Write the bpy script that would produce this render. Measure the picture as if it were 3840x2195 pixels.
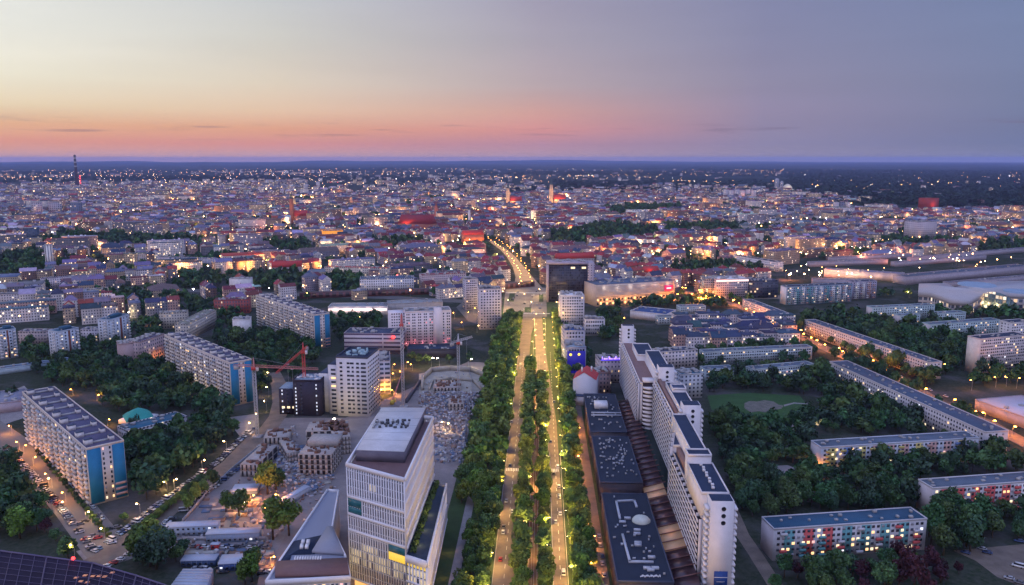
import bpy, math, random
import numpy as np
from math import sin, cos, tan, atan, atan2, radians, pi, hypot, sqrt
random.seed(7); RN = np.random.RandomState(11)
for o in list(bpy.data.objects): bpy.data.objects.remove(o)
C = bpy.context.scene.collection
SC = bpy.context.scene

# ------------------------------------------------------------------ camera
F, CX, CY, HOR, H = 3000.0, 1920.0, 1097.5, 596.0, 190.0
PIT = atan((CY - HOR) / F)
cam = bpy.data.cameras.new('camera'); co = bpy.data.objects.new('camera', cam); C.objects.link(co)
cam.sensor_width = 36; cam.lens = F / 3840 * 36
cam.clip_start = 1; cam.clip_end = 400000
co.location = (0, 0, H); co.rotation_euler = (pi / 2 - PIT, 0, 0)
SC.camera = co
SC.view_settings.view_transform = 'Standard'; SC.view_settings.look = 'None'
SC.view_settings.exposure = 0.0; SC.view_settings.gamma = 1
cy = SC.cycles
cy.max_bounces = 4; cy.diffuse_bounces = 2; cy.glossy_bounces = 2; cy.transmission_bounces = 2
cy.volume_bounces = 0; cy.transparent_max_bounces = 4
cy.caustics_reflective = False; cy.caustics_refractive = False
cy.use_adaptive_sampling = True; cy.adaptive_threshold = .03; cy.adaptive_min_samples = 20; cy.use_denoising = True; cy.use_light_tree = True; cy.sample_clamp_indirect = 4; cy.sample_clamp_direct = 0
try: cy.denoiser = 'OPENIMAGEDENOISE'
except Exception: pass

# ------------------------------------------------------------------ dusk sky
def s2l(c):
    return tuple((v / 255 / 12.92 if v / 255 <= .04045 else ((v / 255 + .055) / 1.055) ** 2.4) for v in c)
W = bpy.data.worlds.new('World'); SC.world = W; W.use_nodes = True
nt = W.node_tree; N = nt.nodes; LK = nt.links
for n in list(N): N.remove(n)
def wn(t, **k):
    n = N.new(t)
    for a, b in k.items(): setattr(n, a, b)
    return n
def wmath(op, a, b=None, clamp=False):
    n = wn('ShaderNodeMath', operation=op, use_clamp=clamp)
    for i, v in enumerate((a, b)):
        if v is None: continue
        if isinstance(v, (int, float)): n.inputs[i].default_value = v
        else: LK.new(v, n.inputs[i])
    return n.outputs[0]
tc = wn('ShaderNodeTexCoord'); sp = wn('ShaderNodeSeparateXYZ'); LK.new(tc.outputs['Generated'], sp.inputs[0])
el = wmath('ARCSINE', sp.outputs[2]); az = wmath('ARCTAN2', sp.outputs[0], sp.outputs[1])
# elevation 0..90deg mapped with sqrt so the low sky keeps its fine bands
ef = wmath('POWER', wmath('MAXIMUM', wmath('DIVIDE', el, pi / 2), 0.0), 0.5)
E = lambda d: sqrt(max(d, 0) / 90)
cols = {
 -33: [(0, (226, 176, 160)), (.35, (214, 164, 158)), (1.1, (224, 156, 138)), (2.1, (230, 180, 146)), (3.2, (234, 214, 182)), (5, (240, 234, 214)), (8, (236, 236, 228)), (11.5, (228, 230, 228)), (30, (190, 200, 220)), (90, (0, 0, 0))],
 -16: [(0, (222, 174, 164)), (.35, (204, 160, 164)), (1.0, (214, 148, 146)), (2.0, (226, 166, 140)), (3.2, (228, 196, 170)), (5, (222, 208, 190)), (8, (210, 208, 202)), (11.5, (192, 197, 204)), (30, (170, 180, 212)), (90, (0, 0, 0))],
 2:   [(0, (206, 168, 166)), (.35, (186, 152, 166)), (1.0, (184, 142, 162)), (2.0, (212, 148, 148)), (3.2, (208, 160, 154)), (5, (186, 168, 174)), (8, (170, 163, 178)), (11.5, (162, 158, 182)), (30, (150, 160, 200)), (90, (0, 0, 0))],
 17:  [(0, (166, 152, 164)), (.35, (152, 142, 166)), (1.0, (142, 135, 166)), (2.0, (147, 138, 167)), (3.2, (150, 140, 168)), (5, (146, 141, 168)), (8, (137, 138, 169)), (11.5, (131, 136, 171)), (30, (140, 150, 196)), (90, (0, 0, 0))],
 33:  [(0, (136, 138, 158)), (.35, (124, 130, 160)), (1.0, (113, 123, 159)), (2.0, (116, 125, 160)), (3.2, (118, 128, 161)), (5, (120, 131, 165)), (8, (119, 133, 169)), (11.5, (114, 131, 171)), (30, (136, 148, 196)), (90, (0, 0, 0))],
}
# unseen sky behind the camera: even pale lilac, raised to fill the scene
back = [(0, (200, 190, 216)), (5, (214, 204, 228)), (15, (216, 212, 238)), (35, (190, 196, 232)), (90, (0, 0, 0))]
ZEN = (.44, .66, 1.5)   # upper sky out of view, set brighter and bluer to fill the scene
def ramp(stops):
    r = wn('ShaderNodeValToRGB'); cr = r.color_ramp; cr.interpolation = 'B_SPLINE' if len(stops) > 6 and False else 'LINEAR'
    while len(cr.elements) < len(stops): cr.elements.new(.5)
    for e, (d, c) in zip(cr.elements, stops): e.position = E(d); 
    for e, (d, c) in zip(cr.elements, stops): e.color = (*(ZEN if d == 90 else s2l(c)), 1)
    LK.new(ef, r.inputs[0]); return r.outputs[0]
keys = sorted(cols); outs = [ramp(cols[k]) for k in keys]
def wmix(f, a, b):
    n = wn('ShaderNodeMix', data_type='RGBA'); LK.new(f, n.inputs[0]); LK.new(a, n.inputs[6]); LK.new(b, n.inputs[7]); return n.outputs[2]
def wmap(v, a, b, smooth=True):
    n = wn('ShaderNodeMapRange'); n.interpolation_type = 'SMOOTHSTEP' if smooth else 'LINEAR'
    LK.new(v, n.inputs[0]); n.inputs[1].default_value = a; n.inputs[2].default_value = b; return n.outputs[0]
cur = outs[0]
for i in range(1, 5): cur = wmix(wmap(az, radians(keys[i - 1]), radians(keys[i]), False), cur, outs[i])
bks = wn('ShaderNodeVectorMath', operation='SCALE'); LK.new(ramp(back), bks.inputs[0]); bks.inputs['Scale'].default_value = 1.35; bk = bks.outputs[0]
cur = wmix(wmap(wmath('ABSOLUTE', az), radians(50), radians(110)), cur, bk)
# thin dark cloud wisps low over the horizon
mp = wn('ShaderNodeMapping'); mp.inputs['Scale'].default_value = (9, 9, 150); LK.new(tc.outputs['Generated'], mp.inputs[0])
nz = wn('ShaderNodeTexNoise'); nz.inputs['Scale'].default_value = 1.0; nz.inputs['Detail'].default_value = 5; LK.new(mp.outputs[0], nz.inputs['Vector'])
wis = wmath('MULTIPLY', wmap(nz.outputs[0], .56, .74), wmath('MULTIPLY', wmap(el, radians(.9), radians(1.7)), wmap(el, radians(2.9), radians(2.0))))
wis = wmath('MULTIPLY', wis, .42)
dk = wn('ShaderNodeMix', data_type='RGBA', blend_type='MIX'); LK.new(wis, dk.inputs[0]); LK.new(cur, dk.inputs[6]); dk.inputs[7].default_value = (*s2l((120, 105, 130)), 1)
# broad faint streaks higher up
mp2 = wn('ShaderNodeMapping'); mp2.inputs['Scale'].default_value = (2.5, 2.5, 26); mp2.inputs['Rotation'].default_value = (0, .05, 0); LK.new(tc.outputs['Generated'], mp2.inputs[0])
nz2 = wn('ShaderNodeTexNoise'); nz2.inputs['Scale'].default_value = 1.3; nz2.inputs['Detail'].default_value = 4; LK.new(mp2.outputs[0], nz2.inputs['Vector'])
hs = wn('ShaderNodeHueSaturation'); LK.new(dk.outputs[2], hs.inputs['Color'])
LK.new(wmath('ADD', wmath('MULTIPLY', nz2.outputs[0], .14), .93), hs.inputs['Value'])
bg = wn('ShaderNodeBackground'); LK.new(hs.outputs[0], bg.inputs[0]); bg.inputs[1].default_value = 1.0
LK.new(bg.outputs[0], wn('ShaderNodeOutputWorld').inputs[0])
W.cycles.sampling_method = 'MANUAL'; W.cycles.sample_map_resolution = 512

sun = bpy.data.lights.new('sun', 'SUN'); sun.energy = .5; sun.angle = radians(22); sun.color = (1, .72, .62)
so = bpy.data.objects.new('sun', sun); C.objects.link(so); so.rotation_euler = (radians(83), 0, radians(-90 + 28 + 180 - 90 - 62))
# afterglow: low on the left, a little behind the picture plane
so.rotation_euler = (radians(80), 0, radians(-68))

# ------------------------------------------------------------------ pixel helpers
def Q(px, py, z=0.0):
    u = (px - CX) / F; v = (CY - py) / F
    dx, dy, dz = u, cos(PIT) + v * sin(PIT), -sin(PIT) + v * cos(PIT)
    t = (z - H) / dz
    return np.array((dx * t, dy * t))
T = {'a1': (0, 540, .38462), 'a2': (960, 540, .38462), 'a3': (1920, 540, .38462), 'a4': (2880, 540, .38462),
     'b1': (0, 1050, .39152), 'b2': (960, 1050, .39152), 'b3': (1920, 1050, .39152), 'b4': (2880, 1050, .39152),
     'c1': (0, 1600, .40868), 'c2': (960, 1500, .47738), 'c3': (1920, 1500, .47738), 'c4': (2880, 1600, .40868),
     'd1': (2100, 1250, .30912), 'd2': (2100, 1700, .34), 'd3': (850, 1200, .30912), 'd4': (1350, 1050, .30912),
     'e1': (1900, 900, .30912), 'e2': (2400, 1000, .30912), 'e3': (500, 1650, .37429), 'f': (0, 0, 1.5072), 's': (0, 0, 1.0)}
def L(t, x, y):
    a = T[t]; return (a[0] + x * a[2], a[1] + y * a[2])
def G(t, x, y, z=0.0):
    p = L(t, x, y); return Q(p[0], p[1], z)
AZ = atan((2030 - CX) / F * cos(PIT))
def AV(X, Y): return np.array((X * cos(AZ) + Y * sin(AZ), -X * sin(AZ) + Y * cos(AZ)))
def toAV(p): return (p[0] * cos(AZ) - p[1] * sin(AZ), p[0] * sin(AZ) + p[1] * cos(AZ))
def YA(py, z=0.0):   # distance along the avenue at which height z is seen on picture row py
    return Q(CX, py, z)[1]

# ------------------------------------------------------------------ materials
MATS = {}
def newmat(name):
    m = bpy.data.materials.new(name); m.use_nodes = True
    t = m.node_tree; b = t.nodes['Principled BSDF']; return m, t, b
def node(t, ty, **k):
    n = t.nodes.new(ty)
    for a, b in k.items(): setattr(n, a, b)
    return n
def mth(t, op, a, b=None, c=None, clamp=False):
    n = node(t, 'ShaderNodeMath', operation=op, use_clamp=clamp)
    for i, v in enumerate((a, b, c)):
        if v is None: continue
        if isinstance(v, (int, float)): n.inputs[i].default_value = v
        else: t.links.new(v, n.inputs[i])
    return n.outputs[0]
def mixc(t, f, a, b, blend='MIX'):
    n = node(t, 'ShaderNodeMix', data_type='RGBA', blend_type=blend)
    for i, v in ((0, f), (6, a), (7, b)):
        if isinstance(v, (int, float)): n.inputs[i].default_value = v
        elif isinstance(v, tuple): n.inputs[i].default_value = (*v[:3], 1)
        else: t.links.new(v, n.inputs[i])
    return n.outputs[2]
def M(name, rgb, rough=.8, var=.25, scale=.25, metal=0, spec=.3, emit=None, es=0, scale2=None):
    if name in MATS: return MATS[name]
    m, t, b = newmat(name)
    g = node(t, 'ShaderNodeNewGeometry')
    nz = node(t, 'ShaderNodeTexNoise'); nz.inputs['Scale'].default_value = scale; nz.inputs['Detail'].default_value = 6; nz.inputs['Roughness'].default_value = .65
    t.links.new(g.outputs['Position'], nz.inputs['Vector'])
    k = mth(t, 'ADD', mth(t, 'MULTIPLY', mth(t, 'SUBTRACT', nz.outputs[0], .5), var * 3), 1.0)
    cc = mixc(t, 1.0, tuple(rgb), (1, 1, 1), 'MULTIPLY')
    mm = node(t, 'ShaderNodeVectorMath', operation='SCALE'); t.links.new(cc, mm.inputs[0]); t.links.new(k, mm.inputs['Scale'])
    t.links.new(mm.outputs[0], b.inputs['Base Color'])
    b.inputs['Roughness'].default_value = rough; b.inputs['Metallic'].default_value = metal; b.inputs['Specular IOR Level'].default_value = spec
    if emit: b.inputs['Emission Color'].default_value = (*emit, 1); b.inputs['Emission Strength'].default_value = es
    MATS[name] = m; return m
def ME(name, rgb, s=1.0, sample=False):
    if name in MATS: return MATS[name]
    m, t, b = newmat(name); b.inputs['Base Color'].default_value = (*[min(1, c * .5) for c in rgb], 1)
    b.inputs['Emission Color'].default_value = (*rgb, 1); b.inputs['Emission Strength'].default_value = s
    if not sample: m.cycles.emission_sampling = 'NONE'
    MATS[name] = m; return m
def WM(name, rgb=None, pu=3.2, pz=3.1, wf=.45, hf=.5, lit=.05, glass=(.02, .025, .04), es=1.2, warm=(1, .62, .3), z0=.6, ground_glow=0, var=.2):
    """wall with a grid of windows, one random value per window decides what is lit; rgb None = the colour stored on the faces"""
    if name in MATS: return MATS[name]
    m, t, b = newmat(name); g = node(t, 'ShaderNodeNewGeometry')
    sp = node(t, 'ShaderNodeSeparateXYZ'); t.links.new(g.outputs['Position'], sp.inputs[0])
    sn = node(t, 'ShaderNodeSeparateXYZ'); t.links.new(g.outputs['True Normal'], sn.inputs[0])
    u = mth(t, 'SUBTRACT', mth(t, 'MULTIPLY', sp.outputs[0], sn.outputs[1]), mth(t, 'MULTIPLY', sp.outputs[1], sn.outputs[0]))
    U = mth(t, 'DIVIDE', u, pu); Z = mth(t, 'DIVIDE', mth(t, 'SUBTRACT', sp.outputs[2], z0), pz)
    fu = mth(t, 'FRACT', U); fz = mth(t, 'FRACT', Z)
    mu = mth(t, 'LESS_THAN', mth(t, 'ABSOLUTE', mth(t, 'SUBTRACT', fu, .5)), wf / 2)
    mz = mth(t, 'LESS_THAN', mth(t, 'ABSOLUTE', mth(t, 'SUBTRACT', fz, .5)), hf / 2)
    vert = mth(t, 'LESS_THAN', mth(t, 'ABSOLUTE', sn.outputs[2]), .3)
    msk = mth(t, 'MULTIPLY', mth(t, 'MULTIPLY', mu, mz), vert)
    cv = node(t, 'ShaderNodeCombineXYZ'); t.links.new(mth(t, 'FLOOR', U), cv.inputs[0]); t.links.new(mth(t, 'FLOOR', Z), cv.inputs[1])
    t.links.new(mth(t, 'FLOOR', mth(t, 'MULTIPLY', sn.outputs[0], 7)), cv.inputs[2])
    wnz = node(t, 'ShaderNodeTexWhiteNoise', noise_dimensions='3D'); t.links.new(cv.outputs[0], wnz.inputs[0])
    rs = node(t, 'ShaderNodeSeparateColor'); t.links.new(wnz.outputs['Color'], rs.inputs[0])
    on = mth(t, 'MULTIPLY', mth(t, 'LESS_THAN', rs.outputs[0], lit), msk)
    nz = node(t, 'ShaderNodeTexNoise'); nz.inputs['Scale'].default_value = .12; nz.inputs['Detail'].default_value = 6; t.links.new(g.outputs['Position'], nz.inputs['Vector'])
    k = mth(t, 'ADD', mth(t, 'MULTIPLY', mth(t, 'SUBTRACT', nz.outputs[0], .5), var * 3), 1.0)
    if rgb is None:
        at = node(t, 'ShaderNodeAttribute', attribute_name='col'); base = at.outputs['Color']
    else: base = mixc(t, 1.0, tuple(rgb), (1, 1, 1), 'MULTIPLY')
    mm = node(t, 'ShaderNodeVectorMath', operation='SCALE'); t.links.new(base, mm.inputs[0]); t.links.new(k, mm.inputs['Scale'])
    gl = mixc(t, rs.outputs[1], tuple(glass), tuple(min(1, c * 3 + .02) for c in glass))
    t.links.new(mixc(t, msk, mm.outputs[0], gl), b.inputs['Base Color'])
    t.links.new(mth(t, 'SUBTRACT', .85, mth(t, 'MULTIPLY', msk, .6)), b.inputs['Roughness'])
    t.links.new(mixc(t, rs.outputs[2], tuple(warm), (1, .85, .62)), b.inputs['Emission Color'])
    t.links.new(mth(t, 'MULTIPLY', on, mth(t, 'MULTIPLY', mth(t, 'ADD', rs.outputs[1], .35), es)), b.inputs['Emission Strength'])
    m.cycles.emission_sampling = 'NONE'
    MATS[name] = m; return m
def ATT(name, rough=.85, scale=.12, var=.25):
    if name in MATS: return MATS[name]
    m, t, b = newmat(name); g = node(t, 'ShaderNodeNewGeometry')
    nz = node(t, 'ShaderNodeTexNoise'); nz.inputs['Scale'].default_value = scale; nz.inputs['Detail'].default_value = 8; nz.inputs['Roughness'].default_value = .7
    t.links.new(g.outputs['Position'], nz.inputs['Vector'])
    k = mth(t, 'ADD', mth(t, 'MULTIPLY', mth(t, 'SUBTRACT', nz.outputs[0], .5), var * 3), 1.0)
    at = node(t, 'ShaderNodeAttribute', attribute_name='col')
    mm = node(t, 'ShaderNodeVectorMath', operation='SCALE'); t.links.new(at.outputs['Color'], mm.inputs[0]); t.links.new(k, mm.inputs['Scale'])
    t.links.new(mm.outputs[0], b.inputs['Base Color']); b.inputs['Roughness'].default_value = rough; b.inputs['Specular IOR Level'].default_value = .2
    MATS[name] = m; return m

# ------------------------------------------------------------------ mesh builder
CUBE = np.array([(-.5, -.5, -.5), (.5, -.5, -.5), (.5, .5, -.5), (-.5, .5, -.5), (-.5, -.5, .5), (.5, -.5, .5), (.5, .5, .5), (-.5, .5, .5)])
CUBEF = np.array([(0, 3, 2, 1), (4, 5, 6, 7), (0, 1, 5, 4), (1, 2, 6, 5), (2, 3, 7, 6), (3, 0, 4, 7)])
class MB:
    def __init__(s): s.v = []; s.f = []; s.m = []; s.c = []; s.n = 0
    def raw(s, vs, fs, m=0, col=None):
        b = s.n; s.v.append(np.asarray(vs, float)); s.n += len(vs)
        for i, f in enumerate(fs):
            s.f.append([b + j for j in f]); s.m.append(m if not isinstance(m, (list, tuple)) else m[i]); s.c.append(col)
        return s
    def box(s, x0, y0, z0, x1, y1, z1, m=0, col=None):
        vs = (CUBE + .5) * np.array((x1 - x0, y1 - y0, z1 - z0)) + np.array((x0, y0, z0))
        return s.raw(vs, CUBEF, m, col)
    def obox(s, c, size, ang, m=0, col=None):
        v = CUBE * np.array(size); ca, sa = cos(ang), sin(ang)
        w = np.stack([v[:, 0] * ca - v[:, 1] * sa, v[:, 0] * sa + v[:, 1] * ca, v[:, 2]], 1) + np.array(c)
        return s.raw(w, CUBEF, m, col)
    def prism(s, poly, z0, z1, m=0, mt=None, col=None, z1s=None):
        n = len(poly); a = sum(poly[i][0] * poly[(i + 1) % n][1] - poly[(i + 1) % n][0] * poly[i][1] for i in range(n))
        if a < 0: poly = poly[::-1]; z1s = z1s[::-1] if z1s else None
        vs = [(p[0], p[1], z0) for p in poly] + [(p[0], p[1], z1s[i] if z1s else z1) for i, p in enumerate(poly)]
        fs = [(i, (i + 1) % n, n + (i + 1) % n, n + i) for i in range(n)] + [tuple(range(n, 2 * n)), tuple(range(n - 1, -1, -1))]
        return s.raw(vs, fs, [m] * n + [m if mt is None else mt, m], col)
    def sheet(s, poly, z, m=0, col=None):
        n = len(poly); a = sum(poly[i][0] * poly[(i + 1) % n][1] - poly[(i + 1) % n][0] * poly[i][1] for i in range(n))
        if a < 0: poly = poly[::-1]
        return s.raw([(p[0], p[1], z) for p in poly], [tuple(range(n))], m, col)
    def tube(s, p, q, r, r2=None, n=5, m=0, cap=True):
        p = np.array(p, float); q = np.array(q, float); d = q - p; d /= np.linalg.norm(d) + 1e-9
        a = np.cross(d, (0, 0, 1) if abs(d[2]) < .9 else (1, 0, 0)); a /= np.linalg.norm(a); b = np.cross(d, a); r2 = r if r2 is None else r2
        an = [2 * pi * i / n for i in range(n)]
        vs = [p + r * (a * cos(t) + b * sin(t)) for t in an] + [q + r2 * (a * cos(t) + b * sin(t)) for t in an]
        fs = [(i, (i + 1) % n, n + (i + 1) % n, n + i) for i in range(n)]
        if cap: fs += [tuple(range(n, 2 * n)), tuple(range(n - 1, -1, -1))]
        return s.raw(vs, fs, m)
    def lathe(s, c, prof, n=12, m=0):
        vs = []; fs = []
        for r, z in prof: vs += [(c[0] + r * cos(2 * pi * i / n), c[1] + r * sin(2 * pi * i / n), c[2] + z) for i in range(n)]
        for k in range(len(prof) - 1): fs += [(k * n + i, k * n + (i + 1) % n, (k + 1) * n + (i + 1) % n, (k + 1) * n + i) for i in range(n)]
        fs.append(tuple(range((len(prof) - 1) * n, len(prof) * n))); return s.raw(vs, fs, m)
    def mesh(s, name, mats):
        V = np.concatenate(s.v) if s.v else np.zeros((0, 3))
        me = bpy.data.meshes.new(name)
        ln = np.array([len(f) for f in s.f], np.int32); st = np.concatenate([[0], np.cumsum(ln)[:-1]]).astype(np.int32) if len(ln) else ln
        me.vertices.add(len(V)); me.vertices.foreach_set('co', V.astype(np.float32).ravel())
        me.loops.add(int(ln.sum())); me.loops.foreach_set('vertex_index', np.fromiter((j for f in s.f for j in f), np.int32))
        me.polygons.add(len(ln)); me.polygons.foreach_set('loop_start', st)
        try: me.polygons.foreach_set('loop_total', ln)
        except Exception: pass
        for m in mats: me.materials.append(m)
        me.polygons.foreach_set('material_index', np.array(s.m, np.int32))
        if any(c is not None for c in s.c):
            at = me.attributes.new('col', 'FLOAT_COLOR', 'FACE')
            at.data.foreach_set('color', np.array([(*(c or (.5, .5, .5))[:3], 1) for c in s.c], np.float32).ravel())
        me.update(calc_edges=True); return me
    def build(s, name, mats, parent=None, loc=None):
        if not isinstance(mats, (list, tuple)): mats = [mats]
        o = bpy.data.objects.new(name, s.mesh(name, mats)); C.objects.link(o)
        if parent is not None: o.parent = parent
        if loc is not None: o.location = loc
        return o
def npmesh(name, V, Fq, mats, mi=None, col=None, k=4):
    me = bpy.data.meshes.new(name); n = len(Fq)
    me.vertices.add(len(V)); me.vertices.foreach_set('co', V.astype(np.float32).ravel())
    me.loops.add(n * k); me.loops.foreach_set('vertex_index', Fq.astype(np.int32).ravel())
    me.polygons.add(n); me.polygons.foreach_set('loop_start', np.arange(0, n * k, k, dtype=np.int32))
    try: me.polygons.foreach_set('loop_total', np.full(n, k, np.int32))
    except Exception: pass
    for m in mats: me.materials.append(m)
    if mi is not None: me.polygons.foreach_set('material_index', mi.astype(np.int32))
    if col is not None:
        at = me.attributes.new('col', 'FLOAT_COLOR', 'FACE'); at.data.foreach_set('color', np.concatenate([col, np.ones((n, 1))], 1).astype(np.float32).ravel())
    me.update(calc_edges=True); return me
def tag(o, label=None, cat=None, group=None, kind=None):
    if label: o['label'] = label
    if cat: o['category'] = cat
    if group: o['group'] = group
    if kind: o['kind'] = kind
    return o
def thing(name, label, cat, loc=(0, 0, 0), rz=0, group=None):
    o = bpy.data.objects.new(name, None); C.objects.link(o); o.empty_display_size = .1
    o.location = (loc[0], loc[1], loc[2] if len(loc) > 2 else 0); o.rotation_euler = (0, 0, rz); return tag(o, label, cat, group)
OR1 = 'zeroth first second third fourth fifth sixth seventh eighth ninth tenth eleventh twelfth thirteenth fourteenth fifteenth sixteenth seventeenth eighteenth nineteenth'.split()
TENS = {2: ('twenty', 'twentieth'), 3: ('thirty', 'thirtieth'), 4: ('forty', 'fortieth'), 5: ('fifty', 'fiftieth'), 6: ('sixty', 'sixtieth'), 7: ('seventy', 'seventieth'), 8: ('eighty', 'eightieth'), 9: ('ninety', 'ninetieth')}
def ordn(n):
    if n < 20: return OR1[n]
    if n < 100: return TENS[n // 10][1] if n % 10 == 0 else TENS[n // 10][0] + '-' + OR1[n % 10]
    return 'hundred and ' + ordn(n - 100)
OCC = []   # occupied rectangles: centre, angle, half length, half depth
def occ(c, ang, hl, hd): OCC.append((c[0], c[1], ang, hl, hd))
def free(P, mar=2.0):
    P = np.atleast_2d(P); ok = np.ones(len(P), bool)
    for (x, y, a, hl, hd) in OCC:
        dx = P[:, 0] - x; dy = P[:, 1] - y
        ok &= ~((np.abs(dx * cos(a) + dy * sin(a)) < hl + mar) & (np.abs(-dx * sin(a) + dy * cos(a)) < hd + mar))
    return ok
def inpoly(P, poly):
    P = np.atleast_2d(P); x, y = P[:, 0], P[:, 1]; r = np.zeros(len(P), bool); n = len(poly); j = n - 1
    for i in range(n):
        xi, yi = poly[i]; xj, yj = poly[j]
        c = ((yi > y) != (yj > y)) & (x < (xj - xi) * (y - yi) / (yj - yi + 1e-12) + xi); r ^= c; j = i
    return r
def to_world(o_loc, rz, p):
    return np.array((o_loc[0] + p[0] * cos(rz) - p[1] * sin(rz), o_loc[1] + p[0] * sin(rz) + p[1] * cos(rz)))

# common materials
wht = M('white_render', (.62, .60, .62)); conc = M('concrete', (.33, .32, .33)); tar = M('roof_felt', (.045, .06, .11), .9, .35, .15)
dkroof = M('dark_roof_felt', (.018, .03, .065), .8, .4, .12); brick = M('brick', (.16, .06, .05)); asph = M('asphalt', (.09, .085, .085), .8, .3, .1)
asph_w = M('worn_asphalt', (.15, .118, .095), .85, .5, .12); paving = M('pale_paving', (.22, .2, .2), .85, .3, .2); grassm = M('grass', (.03, .055, .018), 1, .5, .12)
soil = M('bare_soil', (.2, .17, .165), 1, .4, .08); steel = M('galvanised_steel', (.35, .36, .38), .45, .1, 1, .6); redp = M('red_paint', (.5, .06, .05), .5, .1, 1)
glassd = M('dark_glass', (.015, .02, .035), .15, .1, 1, 0, .6); glassb = M('blue_glass', (.03, .07, .12), .2, .2, .3, 0, .6)
lampW = ME('lamp_glow_warm', (1, .62, .22), 38); lampO = ME('lamp_glow_orange', (1, .36, .06), 34); lampC = ME('lamp_glow_white', (1, .86, .7), 38)
LITS = [ME('lit_warm', (1, .6, .28), 1.6), ME('lit_cream', (1, .8, .5), 1.3), ME('lit_pink', (1, .55, .5), 1.0), ME('lit_white', (.9, .92, 1), 1.3)]
GW = [M('pane_dark', (.02, .025, .04), .15, .1, 1, 0, .6), M('pane_grey', (.06, .07, .1), .25, .1, 1, 0, .5), M('pane_blind', (.3, .3, .34), .6, .1, 1)]

_mc = {}
def boxmesh(name, size, mat):
    k = (name, tuple(round(x, 2) for x in size), mat.name)
    if k not in _mc: _mc[k] = MB().raw(CUBE * np.array(size), CUBEF).mesh(name, [mat])
    return _mc[k]
def repeat(root, name, items, rz0, loc0, cap=100, label=None):
    """items: (local centre xyz, rotz, size xyz, material). The nearest `cap` become parts of their own, the rest one 'stuff' part"""
    if not items: return
    def d(it):
        w = to_world(loc0, rz0, it[0]); return w[0] ** 2 + w[1] ** 2 + (H - it[0][2]) ** 2
    items = sorted(items, key=d)
    for (c, r, sz, mt) in items[:cap]:
        o = bpy.data.objects.new(name, boxmesh(name, sz, mt)); C.objects.link(o); o.parent = root; o.location = c; o.rotation_euler = (0, 0, r)
    rest = items[cap:]
    if rest:
        mats = []; mb = MB()
        for (c, r, sz, mt) in rest:
            if mt not in mats: mats.append(mt)
            mb.obox(c, sz, r, mats.index(mt))
        o = mb.build(name, mats, root); o['kind'] = 'stuff'
def pane(lit=.06, dark=.7):
    x = random.random()
    if x < lit: return random.choice(LITS[:2] if random.random() < .75 else LITS)
    x = random.random()
    return GW[0] if x < dark else (GW[1] if x < dark + (1 - dark) * .6 else GW[2])
def facade(items, face, Lx, D, nf, nc, z0, fh, pw, ph, lit=.06, dark=.7, mar=1.2, skip=None, proud=.06):
    """window panes on one face; front y=0, back y=D, left x=0, right x=L"""
    W_ = Lx if face in 'fb' else D
    for j in range(nf):
        for i in range(nc):
            if skip and skip(i, j): continue
            a = mar + (W_ - 2 * mar) * (i + .5) / nc; z = z0 + fh * (j + .5)
            if face == 'f': c, r = (a, -proud / 2, z), 0
            elif face == 'b': c, r = (a, D + proud / 2, z), 0
            elif face == 'l': c, r = (-proud / 2, a, z), pi / 2
            else: c, r = (Lx + proud / 2, a, z), pi / 2
            items.append((c, r, (pw, proud, ph), pane(lit, dark)))
LAND = []  # (world centre, phrase) landmarks used to tell neighbours apart
def setup(name, label, cat, a, b, h, d, group=None, mark=None):
    """origin, angle and length of a building from the two ends of its near roof edge"""
    A = Q(a[0], a[1], h); B = Q(b[0], b[1], h); v = B - A; Lx = float(np.hypot(*v)); ang = atan2(v[1], v[0])
    t = thing(name, label, cat, (A[0], A[1], 0), ang, group)
    cc = to_world(A, ang, (Lx / 2, d / 2)); occ(cc, ang, Lx / 2, d / 2)
    if mark: LAND.append((cc, mark))
    return t, A, ang, Lx
def shell(t, Lx, d, h, wall, roof, par=.7, parm=None, z0=0, x0=0, y0=0, wname='wall'):
    w = MB().box(x0, y0, z0, x0 + Lx, y0 + d, z0 + h).build(wname, wall, t)
    q = MB(); e = .12; X, Y, Z = x0 + Lx, y0 + d, z0 + h
    q.box(x0 - e, y0 - e, Z - .3, X + e, y0 + .25, Z + par); q.box(x0 - e, Y - .25, Z - .3, X + e, Y + e, Z + par)
    q.box(x0 - e, y0 + .25, Z - .3, x0 + .25, Y - .25, Z + par); q.box(X - .25, y0 + .25, Z - .3, X + e, Y - .25, Z + par)
    q.build('parapet', parm or wall, t)
    MB().box(x0 + .27, y0 + .27, Z + .02, X - .27, Y - .27, Z + .12).build('roof', roof, t)
    return w
def roofbits(t, x0, x1, y0, y1, z, n, mat, s=(1.5, 3.5), hh=(.8, 2), name='roof_unit', cap=30, seed=0):
    r = random.Random(seed + n); it = []
    for _ in range(n):
        w, l, h_ = r.uniform(*s), r.uniform(*s), r.uniform(*hh)
        it.append(((r.uniform(x0, x1), r.uniform(y0, y1), z + .12 + h_ / 2), 0, (round(w, 1), round(l, 1), round(h_, 1)), mat))
    loc = t.location; repeat(t, name, it, t.rotation_euler.z, (loc[0], loc[1]), cap)
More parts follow.
